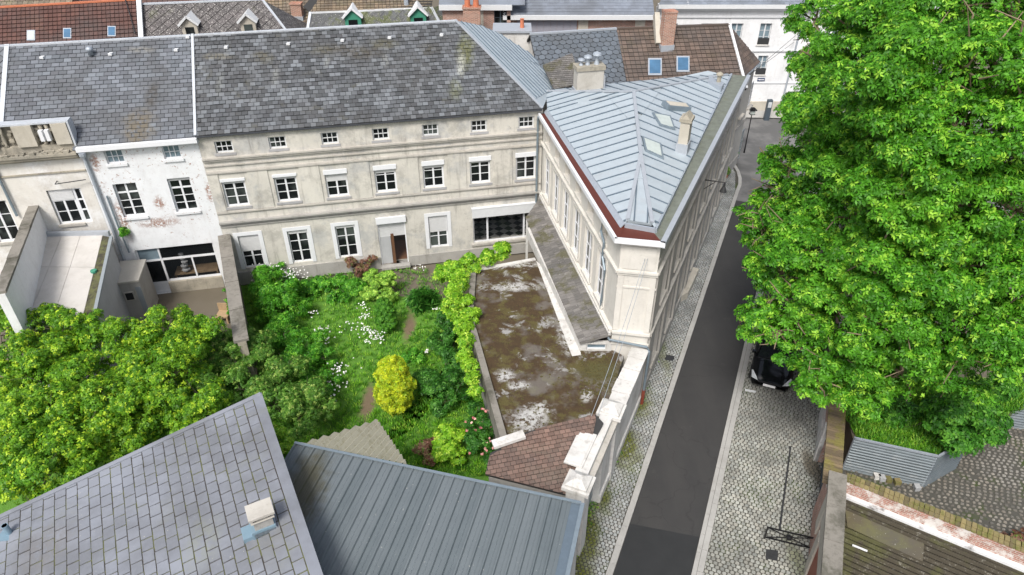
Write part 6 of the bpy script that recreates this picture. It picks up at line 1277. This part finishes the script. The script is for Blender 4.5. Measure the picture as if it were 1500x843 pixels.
MB().prism([hw0, hw1, hw1 + V3(-3, 1, 0), hw0 + V3(-3, 1.5, 0)], 0, 7.25).obj('street_wall', MAT['stucco_street'], h10)
HM = frame(hw0, hd, V3(hd.y, -hd.x, 0)); b = MB(); b.box(0, (hw1 - hw0).length, 0, .06, 0, .8, HM); b.box(0, (hw1 - hw0).length, 0, .08, 3.4, 3.55, HM); b.obj('cornice', MAT['stucco_grey'], h10)
for x_ in (1.0, 3.2, 5.2):
    window(h10, HM @ Matrix.Translation((0, .1, 0)), x_, 4.2, .9, 1.6, frame_mat='white_pale', name='window'); window(h10, HM @ Matrix.Translation((0, .1, 0)), x_, .2, .9, 2.2, frame_mat='gate_grey', name='door', sill=False)
cb = on_plane(975, 68, p10); ch = chimney('tall brick chimney rising from the brown tiles', cb, .75, .6, 2.0, (1, .2), 'brick_pier', 'brick_pier', parent=r10, capo=.03)
MB().beam(cb + V3(-.5, 0, .1), cb + V3(-.55, 1.2, 1.6), .3, .5).obj('chimney_back', MAT['stone_panel'], r10)
# rendered stack wall by the hip and small tiled roof
gs = thing('rendered_gable', 'pale rendered gable wall with zinc capping beside the fish scale roof', 'wall', tuple(px_on(750, 70, 44.2).to_tuple()[:2]) + (0,))
g_a, g_b = px_on(724, 47, 44.5), px_on(777, 45, 44.3); MB().box(g_a.x, g_b.x, 44.3, 46.0, 0, g_a.z).obj('wall', MAT['render_white'], gs); MB().box(g_a.x - .1, g_b.x + .08, 44.2, 46.1, g_a.z, g_a.z + .12).obj('capping', MAT['lead'], gs)
MB().lathe(V3(g_b.x - .5, 45, g_a.z + .1), [(.13, 0), (.11, .5), (.14, .55)], 8).obj('chimney_pot', MAT['pot'], gs)
sp_ = [G(795, 97, 9.3), G(838, 77, 9.7), G(852, 124, 8.6), G(812, 130, 8.6)]
ss = thing('small_slate_roof', 'small old grey tiled roof squeezed behind the zinc wing', 'roof', (2, 40, 0)); 
if poly_normal(sp_).z < 0: sp_.reverse()
pls = Plane(sp_, V3(1, .25, 0), .01); rs = MB().slab(pls.pts, .1).obj('roof', MAT['tile_leanto'], ss); set_pieces(rs, 'roof_tile', lay(pls, .2, .16, t=.03), MAT['tile_leanto'], limit=0, stuffname='roof_tiles')
MB().prism([V3(p.x, p.y, 0) for p in pls.pts], 0, 7.5).obj('wall', MAT['render_white'], ss)
skylight([(760, 75), (775, 75), (793, 97), (778, 96)], [F(13.85, EZ, .28), F(13.85, EZ, -9.7), F(10.2, RZ, RD)], roof, lift=.15, glass='skyl_pale', frame_='zinc_grey')
# far roofs beyond
for i, (xa, xb, z, y0, rm, wm, lab) in enumerate(((-40, 110, 9, -14, 'tile_old', 'brick_far', 'far house with old brown tiles peeping above the orange roof'), (120, 300, 9, -16, 'tile_orange', 'brick_far', 'far brick house behind the dark slate roof'))):
    back_house('far_house', lab, G(xa, y0, z), G(xb, y0 - 4, z), 6, 3.5, rm, wm, tw=.4, th=.4, ridge=rm)
# ================================================================ VEGETATION
n = NT('lawn'); col = n.mix(n.noise(1.2, 6, .7), (.06, .16, .018), (.13, .28, .035)); path = n.math('MAXIMUM', n.blob(G(605, 430), (.35, 2.4, 1), wob=.35), n.math('MAXIMUM', n.blob(G(600, 480), (.4, 1.6, 1), wob=.4), n.blob(G(540, 590), (.5, 1.8, 1), wob=.4)))
path = n.math('MAXIMUM', path, n.blob(G(640, 395), (2.2, .7, 1), wob=.4)); col = n.mix(path, col, (.16, .12, .075)); col = n.mix(n.math('MULTIPLY', n.ramp(n.noise(5, 6), .6, .7), .5), col, (.12, .09, .05)); n.bump(n.noise(15, 5), .6, .05); MAT['lawn'] = n.out(col, .95)
ground('garden_soil', [F(-2.9, 0), PA[1], G(784, 382), PA[6], PA[5], V3(-1, 16, 0), V3(-8, 15, 0), V3(-20, 12, 0), V3(-26, 24, 0), V3(-12.5, 24, 0)], .012, 'lawn')
def grass(name, label, polys, n_, h_, mat, avoid=(), z0=.0, seed=2):
    rng = np.random.default_rng(seed); C = []
    while len(C) < n_:
        x0, x1, y0, y1 = polys; px, py = rng.uniform(x0, x1), rng.uniform(y0, y1); p = G(px, py, z0)
        if z0 > 1 and (p.y < 18.9 - (p.x - 13.1) * .33 + .12 or (p.x > 15.84 and p.y < 18.0 + (p.x - 15.84) * .54 + .15) or p.x < 13.4 ): continue
        if any(((p.x - a.x) / r[0]) ** 2 + ((p.y - a.y) / r[1]) ** 2 < rng.uniform(.4, 1) for a, r in avoid): continue
        C.append(tuple(p))
    C = np.array(C); A_ = np.tile([0, 0, 1.0], (len(C), 1)); me = leaf_mesh(name, C, A_, h_, .035, 5, -1.3, MAT[mat], seed, 0.05)
    o = link(bpy.data.objects.new(name, me)); return props(o, label, None, None, 'stuff')
grass('grass', 'rough green grass growing between the garden shrubs', (360, 735, 395, 700), 9000, .22, 'grass', avoid=[(G(605, 430), (.3, 2.2)), (G(600, 480), (.35, 1.4)), (G(540, 590), (.4, 1.5)), (G(650, 392), (1.8, .5))])
grass('grass', 'green grass on the raised bank behind the metal fence', (1240, 1500, 560, 680), 4500, .3, 'grass', z0=1.35, seed=4)
bpy.data.objects[-1] if 0 else None
def LB(l): return [(G(x, y, z), r) for x, y, z, r in l]
# the big tree
big = LB([(1195, 30, 13.5, 1.35), (1178, 95, 12.2, 1.0), (1190, 150, 11.3, 1.4), (1178, 215, 10.2, 1.3), (1150, 285, 9.0, 1.35), (1143, 240, 9.8, 1.0), (1108, 315, 8.6, .9), (1165, 330, 9.0, 1.3), (1210, 270, 10.4, 1.6), (1205, 95, 12.8, 1.2), (1125, 340, 8.2, 1.25), (1150, 405, 7.4, 1.5), (1108, 462, 6.4, 1.0), (1170, 455, 6.9, 1.4), (1212, 530, 5.8, 1.2), (1262, 560, 5.4, 1.3), (1172, 512, 5.8, .9), (1140, 486, 6.3, .8), (1195, 560, 5.4, .8), (1215, 380, 8.6, 1.8),
          (1255, 60, 14.5, 1.8), (1330, 20, 15.8, 1.9), (1410, 10, 16.2, 1.9), (1485, 20, 16.0, 1.9), (1240, 150, 13.0, 1.8), (1320, 110, 15.0, 1.9), (1405, 100, 15.4, 1.9), (1480, 110, 15.2, 1.9), (1250, 240, 11.2, 1.8), (1325, 205, 13.2, 1.9), (1405, 200, 13.8, 1.9), (1485, 210, 13.8, 1.8),
          (1245, 320, 9.8, 1.8), (1325, 300, 11.4, 1.9), (1410, 300, 12.0, 1.9), (1488, 310, 12.0, 1.8), (1240, 450, 7.4, 1.7), (1320, 390, 9.6, 1.9), (1405, 390, 10.0, 1.9), (1485, 400, 10.0, 1.8), (1315, 480, 7.8, 1.7), (1395, 480, 8.2, 1.7), (1470, 490, 8.4, 1.6), (1320, 545, 6.2, 1.3), (1395, 545, 6.4, 1.2)])
plant('broadleaf_tree', 'huge bright green broadleaf tree hiding the parked car', 'tree', (15.6, 23.5, 1.3), big, 'tree_a', dens=36, L=.165, Wd=.06, per=6, droop=.35, seed=3, trunk=4.0, sub=11, subr=.34, tr=.42, fill=.3, twigs=8, bark='bark_light')
plant('dark_tree', 'small dark green tree leaning over the cobbled yard behind the metal fence', 'tree', tuple(G(1420, 640)), LB([(1425, 590, 3.2, 1.0), (1390, 610, 3.0, .8), (1450, 600, 3.0, .8), (1400, 640, 2.3, .7), (1435, 635, 2.2, .7), (1465, 570, 3.4, .8)]), 'tree_dark', dens=40, L=.17, Wd=.08, per=5, seed=8, trunk=1.0, tr=.12)
plant('shrub', 'low dark green shrub on the bank between brick wall and metal fence', 'shrub', tuple(G(1290, 640, 1.3)), LB([(1275, 600, 1.7, .7), (1320, 600, 1.8, .8), (1370, 610, 1.8, .7)]), 'tree_dark', dens=40, L=.16, Wd=.07, seed=9, tr=.06)
# yellowish tree mass at the left, as single trees
grp = 'yellow green trees at the left'
for i, (cx_, cy_, w_, lab) in enumerate(((40, 560, 1, 'leftmost yellow green tree below the lean-to'), (140, 590, 1, 'yellow green tree directly above the slate roof, second from the left'), (235, 555, 1, 'yellow green tree with light tips below the outhouse'), (60, 690, 1, 'yellow green tree at the left edge just above the near slate roof'))):
    ll = [];  r0_ = random.Random(20 + i)
    for dx, dy, z, r in ((-45, -68, 3.5, 1.1), (10, -80, 3.6, 1.05), (60, -58, 3.5, 1.1), (-20, -30, 3.5, 1.15), (35, -25, 3.5, 1.15), (-40, 10, 3.4, 1.2), (15, 0, 3.7, 1.25), (60, 25, 3.2, 1.1), (-20, 60, 3.0, 1.2), (35, 65, 2.8, 1.1)):
        y_ = cy_ + dy
        if i == 3 and dy > 20: continue
        if i == 2 and dy > 30: z -= .4
        ll.append((cx_ + dx + r0_.uniform(-8, 8), y_, z, r))
    if i == 0: ll += [(15, 458, 3.8, .75), (62, 462, 3.8, .7), (100, 470, 3.8, .7)]
    if i == 1: ll += [(138, 474, 3.7, .7), (178, 490, 3.6, .7), (210, 500, 3.4, .6)]
    plant('garden_tree', lab, 'tree', tuple(G(cx_, cy_ + 70)), LB(ll), 'bush_yellow', dens=52, L=.12, Wd=.058, per=5, droop=.3, seed=30 + i, trunk=1.4, tr=.13, group=grp, sub=11, subr=.36)
plant('shrub', 'bright green pointed shrub in the courtyard beside the party wall', 'shrub', tuple(G(288, 505)), LB([(285, 470, 1.9, .55), (270, 490, 1.5, .6), (300, 492, 1.5, .6), (285, 515, 1.2, .7), (255, 512, 1.1, .5)]), 'bush_green', dens=55, L=.16, Wd=.08, seed=41, tr=.06)
plant('shrub', 'sprawling grey-green shrub behind the corner of the near slate roof', 'shrub', tuple(G(370, 590)), LB([(330, 505, 2.4, .7), (355, 495, 2.3, .6), (335, 530, 2.2, .9), (375, 515, 2.1, .9), (420, 540, 2.0, .95), (450, 575, 1.8, .85), (300, 570, 2.5, .9), (350, 570, 2.4, 1.0), (400, 590, 2.2, 1.0), (440, 615, 1.8, .8), (300, 615, 2.4, .8), (470, 600, 1.4, .6)]), 'bush_olive', dens=80, L=.10, Wd=.042, per=6, seed=42, tr=.1, sub=12)
plant('shrub', 'tall feathery bright green shrub against the party wall', 'shrub', tuple(G(405, 450)), LB([(392, 405, 1.3, .75), (415, 425, 1.2, .8), (385, 430, 1.3, .7), (400, 455, 1.0, .8), (430, 450, .8, .7), (415, 475, .7, .7)]), 'bush_green', dens=85, L=.18, Wd=.05, per=6, droop=.0, seed=43, tr=.06)
plant('flowering_shrub', 'white flowering shrub under the leftmost garden window', 'shrub', tuple(G(400, 405)), LB([(385, 398, .8, .4), (410, 395, .9, .45), (425, 405, .7, .4)]), 'bush_green', dens=70, L=.1, Wd=.05, seed=44, tr=.04)
plant('shrub', 'dense mid green shrub in the left half of the garden', 'shrub', tuple(G(440, 520)), LB([(415, 490, 1.1, .8), (450, 500, .9, .75), (470, 525, .7, .7), (435, 530, 1.0, .8), (480, 560, .6, .6), (455, 555, .8, .7)]), 'bush_green', dens=85, L=.12, Wd=.045, seed=45, tr=.06)
plant('shrub', 'light yellow-green rounded shrub in front of the garden door', 'shrub', tuple(G(556, 445)), LB([(545, 405, .95, .5), (568, 408, .95, .5), (556, 425, .8, .6), (540, 430, .5, .4), (572, 432, .5, .4)]), 'pale_green', dens=170, L=.10, Wd=.055, seed=46, tr=.05, sub=30, subr=.28)
def conelobes(px, py, h_, r_, k=7):
    b_ = G(px, py); return [(b_ + V3(0, 0, h_ * (.18 + .72 * i / (k - 1))), r_ * math.sin(math.pi * (.26 + .55 * i / (k - 1))) * (1 - .1 * i / (k - 1))) for i in range(k)]
plant('clipped_conifer', 'small dense dark green egg shaped conifer', 'conifer', tuple(G(567, 486)), conelobes(567, 486, 2.0, .60, 10), 'box_green', dens=420, L=.07, Wd=.028, per=5, seed=47, tr=.05, sub=44, subr=.2, fold=.05)
plant('golden_conifer', 'golden yellow egg shaped conifer standing in the middle of the garden', 'conifer', tuple(G(582, 603)), conelobes(582, 603, 3.0, .84, 12), 'gold', dens=260, L=.10, Wd=.04, per=5, droop=-.3, seed=48, tr=.07, sub=46, subr=.2)
plant('shrub', 'clump of long strap-like dark green leaves beside the garden path', 'plant', tuple(G(620, 447)), LB([(620, 442, .3, .55)]), 'bush_dark', dens=60, L=.5, Wd=.05, per=6, droop=.1, seed=49, tr=.03)
plant('shrub', 'dark spreading shrub below the bright creeper on the right of the garden', 'shrub', tuple(G(650, 560)), LB([(650, 500, .8, .7), (665, 530, .9, .75), (640, 560, .8, .8), (670, 570, .9, .75), (650, 590, .6, .6), (655, 470, .7, .6), (668, 490, .8, .5), (672, 450, .6, .5)]), 'bush_dark', dens=60, L=.17, Wd=.05, per=6, seed=50, tr=.06)
plant('rose_bush', 'loose rose bush with pink blooms beside the annex parapet', 'shrub', tuple(G(705, 650)), LB([(700, 600, 1.2, .45), (715, 625, 1.2, .5), (700, 650, 1.0, .55), (720, 665, .8, .4), (690, 625, .9, .4)]), 'bush_dark', dens=70, L=.1, Wd=.05, seed=51, tr=.04)
plant('shrub', 'light green leafy shrub behind the metal roof ridge', 'shrub', tuple(G(657, 665)), LB([(650, 635, .9, .4), (665, 640, .9, .45), (655, 660, .7, .5), (670, 665, .6, .4), (645, 650, .7, .35)]), 'vine', dens=70, L=.14, Wd=.07, seed=52, tr=.04)
plant('red_shrub', 'pinkish red leaved shrub beside the light green one', 'shrub', tuple(G(628, 668)), LB([(620, 655, .6, .4), (640, 645, .7, .3), (630, 668, .5, .35)]), 'rose_leaf' if 'rose_leaf' in MAT else 'red_leaf', dens=70, L=.12, Wd=.05, seed=53, tr=.03)
plant('red_shrub', 'dark red and green shrub under the window beside the garden door', 'shrub', tuple(G(527, 400)), LB([(515, 385, .8, .4), (535, 385, .8, .4), (545, 378, .9, .3), (525, 398, .5, .35)]), 'red_leaf', dens=70, L=.13, Wd=.05, seed=54, tr=.03)
for i, (x, y, w_) in enumerate(((470, 415, .45), (500, 412, .45), (520, 420, .5), (448, 425, .5), (605, 520, .35), (495, 435, .35))):
    plant('perennial', ('leafy green perennial clump ' + ('left of the red shrub near the wall', 'below the second window from the party wall', 'just below the dark red shrub', 'beside the feathery shrub', 'small one beside the golden conifer top', 'on the lawn above the daisies')[i]), 'plant', tuple(G(x, y)), [(G(x, y, .35), w_), (G(x + 10, y + 3, .3), w_ * .8), (G(x - 9, y + 2, .3), w_ * .8)], 'bush_green', dens=80, L=.15, Wd=.06, seed=60 + i, tr=.02, group='leafy clumps in the garden')
plant('shrub', 'bright green shrub squeezed between near slate roof and metal roof', 'shrub', tuple(G(432, 700)), LB([(408, 632, 3.9, .3), (415, 660, 3.9, .32), (425, 690, 3.9, .32), (432, 715, 3.8, .3), (436, 735, 3.7, .22), (418, 645, 3.6, .3)]), 'vine', dens=90, L=.11, Wd=.06, seed=55, tr=.05)
plant('creeper', 'bright yellow-green creeper trailing along the annex parapet', 'creeper', tuple(G(700, 480)), LB([(735, 368, 3.2, .45), (715, 378, 3.2, .45), (690, 385, 3.2, .5), (665, 392, 3.1, .5), (650, 402, 2.9, .45), (672, 405, 3.1, .45), (668, 425, 3.1, .5), (662, 445, 3.0, .5), (680, 440, 3.1, .4), (672, 460, 3.0, .45), (690, 462, 3.1, .4), (680, 480, 3.0, .4), (682, 500, 3.0, .36), (680, 520, 2.9, .32), (688, 535, 2.9, .3), (693, 555, 2.9, .28), (697, 572, 2.8, .24)]), 'vine', dens=80, L=.16, Wd=.075, per=5, droop=.15, seed=56, tr=.05, sub=16, subr=.42, fill=.05)
plant('climber', 'narrow green climber on the courtyard side of the party wall', 'creeper', tuple(G(337, 460)), LB([(335, 425, 1.6, .22), (337, 440, 1.3, .25), (338, 455, 1.0, .25)]), 'bush_green', dens=110, L=.1, Wd=.05, seed=57, tr=.03)
plant('yard_plant', 'small red and green plant at the far end of the mossy wall top', 'plant', tuple(G(1485, 785, .0)), LB([(1478, 790, .5, .25), (1500, 785, .6, .3)]), 'red_leaf', dens=90, L=.14, Wd=.06, seed=58, tr=.02)
plant('wall_fern', 'green tuft growing from the wall beside the downpipe of the white house', 'plant', tuple(F(-7.55, 4.0, .1)), [(F(-7.5, 4.05, .15), .22)], 'bush_green', dens=140, L=.16, Wd=.04, seed=59, tr=.02)
# daisies and roses: each flower head a small disc of petals
def flowers(name, label, spots, mat, L, seed, kind='stuff'):
    rng = np.random.default_rng(seed); C = []
    for (x, y, z, r, k) in spots:
        c = np.array(tuple(G(x, y, z))); C.append(c + rng.normal(size=(k, 3)) * np.array([r, r, r * .25]))
    C = np.concatenate(C); o = link(bpy.data.objects.new(name, leaf_mesh(name, C, np.tile([0, -.3, 1.0], (len(C), 1)) + rng.normal(size=(len(C), 3)) * .2, L, L * .8, 7, .0, MAT[mat], seed, 0))); return props(o, label, None, None, kind)
flowers('daisies', 'white daisies in drifts through the garden grass', [(470, 485, .5, .3, 30), (475, 497, .5, .2, 22), (497, 540, .6, .3, 34), (490, 565, .5, .4, 30), (545, 490, .5, .3, 34), (535, 482, .45, .3, 20), (536, 462, .5, .2, 18), (505, 478, .4, .35, 14), (550, 497, .4, .2, 18), (460, 460, .5, .2, 8), (530, 445, .5, .2, 10), (430, 400, 1.0, .35, 60), (380, 400, 1.1, .3, 50), (400, 390, 1.2, .3, 40), (625, 515, .4, .06, 8), (615, 392, .3, .2, 14), (640, 452, .3, .08, 8)], 'petal', .045, 71)
flowers('rose_blooms', 'pink rose blooms on the bush by the parapet', [(700, 620, 1.4, .25, 14), (715, 650, 1.2, .3, 16), (712, 600, 1.4, .2, 8)], 'rose', .06, 72)
# moss tufts along the foot of the street wall and joints
rng = np.random.default_rng(5); C = []
for k in range(900):
    a = rng.uniform(-9, 10); C.append(tuple(K(a, -1.62 + .25 * abs(rng.normal()) - .15, .11)))
o = link(bpy.data.objects.new('weeds', leaf_mesh('weeds', np.array(C), np.tile([0, 0, 1.0], (len(C), 1)), .07, .03, 5, -.3, MAT['grass'], 9, 0))); props(o, 'green weeds and moss along the foot of the street wall', None, None, 'stuff')

# wall lamp and planters further up the street
wl0 = VP(1033, 264, W2, W3); t = thing('wall_lamp', 'black bracket lamp with a small dark shade on the street side of the wing', 'lamp', tuple(wl0))
MB().tube([wl0, wl0 + sn * 1.0 + V3(0, 0, .05)], .03, 6).obj('arm', MAT['black_metal'], t); MB().tube([wl0 - V3(0, 0, .5), wl0 + sn * .5], .02, 5).obj('brace', MAT['black_metal'], t)
MB().lathe(wl0 + sn * .95 + V3(0, 0, -.45), [(.18, 0), (.15, .08), (.06, .3), (.05, .45)], 12).obj('shade', MAT['iron'], t)
for i, (x, y, lab) in enumerate(((1062, 262, 'leafy pot nearest the bracket lamp on the narrow pavement'), (1072, 238, 'leafy pot in the middle of the narrow pavement'), (1078, 218, 'leafy pot farthest up the narrow pavement'))):
    p = G(x, y); t = thing('potted_plant', lab, 'plant pot', tuple(p), 'pots along the street wall'); MB().lathe(p, [(.14, .1), (.2, .42), (.17, .42)], 10).obj('pot', MAT['pot'], t)
    C, A_ = crown_pts([(p + V3(0, 0, .6), .3)], 90, 80 + i); o = link(bpy.data.objects.new('foliage', leaf_mesh('foliage', C, A_, .14, .06, 5, .3, MAT['bush_olive'], 80 + i))); attach(o, t)
# ---------------------------------------------------------------- pieces that belong apart become objects of their own
def islands(me):
    par = list(range(len(me.vertices)))
    def find(a):
        while par[a] != a: par[a] = par[par[a]]; a = par[a]
        return a
    for p in me.polygons:
        v = p.vertices; a = find(v[0])
        for k in v[1:]: par[find(k)] = a
    g = {}
    for p in me.polygons: g.setdefault(find(p.vertices[0]), []).append(p)
    return list(g.values())
REN = {'seams': 'seam', 'glazing_bars': 'glazing_bar', 'cornice': 'cornice', 'string_course': 'string_course', 'plinth': 'plinth', 'slab_feet': 'slab_foot'}
for o in list(bpy.data.objects):
    base = o.name.split('.')[0]
    if o.type != 'MESH' or o.get('kind') == 'stuff': continue
    if base in REN or 'flashing' in base:
        isl = islands(o.data)
        if base in REN: o.name = REN[base]
        if len(isl) < 2: continue
        me = o.data; mats = list(me.materials); co_ = [v.co.copy() for v in me.vertices]; new = []
        for g in isl:
            ids = sorted({k for p in g for k in p.vertices}); mp = {k: i for i, k in enumerate(ids)}
            m2 = bpy.data.meshes.new(base); m2.from_pydata([co_[k] for k in ids], [], [tuple(mp[k] for k in p.vertices) for p in g]); [m2.materials.append(m) for m in mats]; new.append(m2)
        o.data = new[0]
        for m2 in new[1:]:
            c = o.copy(); c.data = m2; link(c)
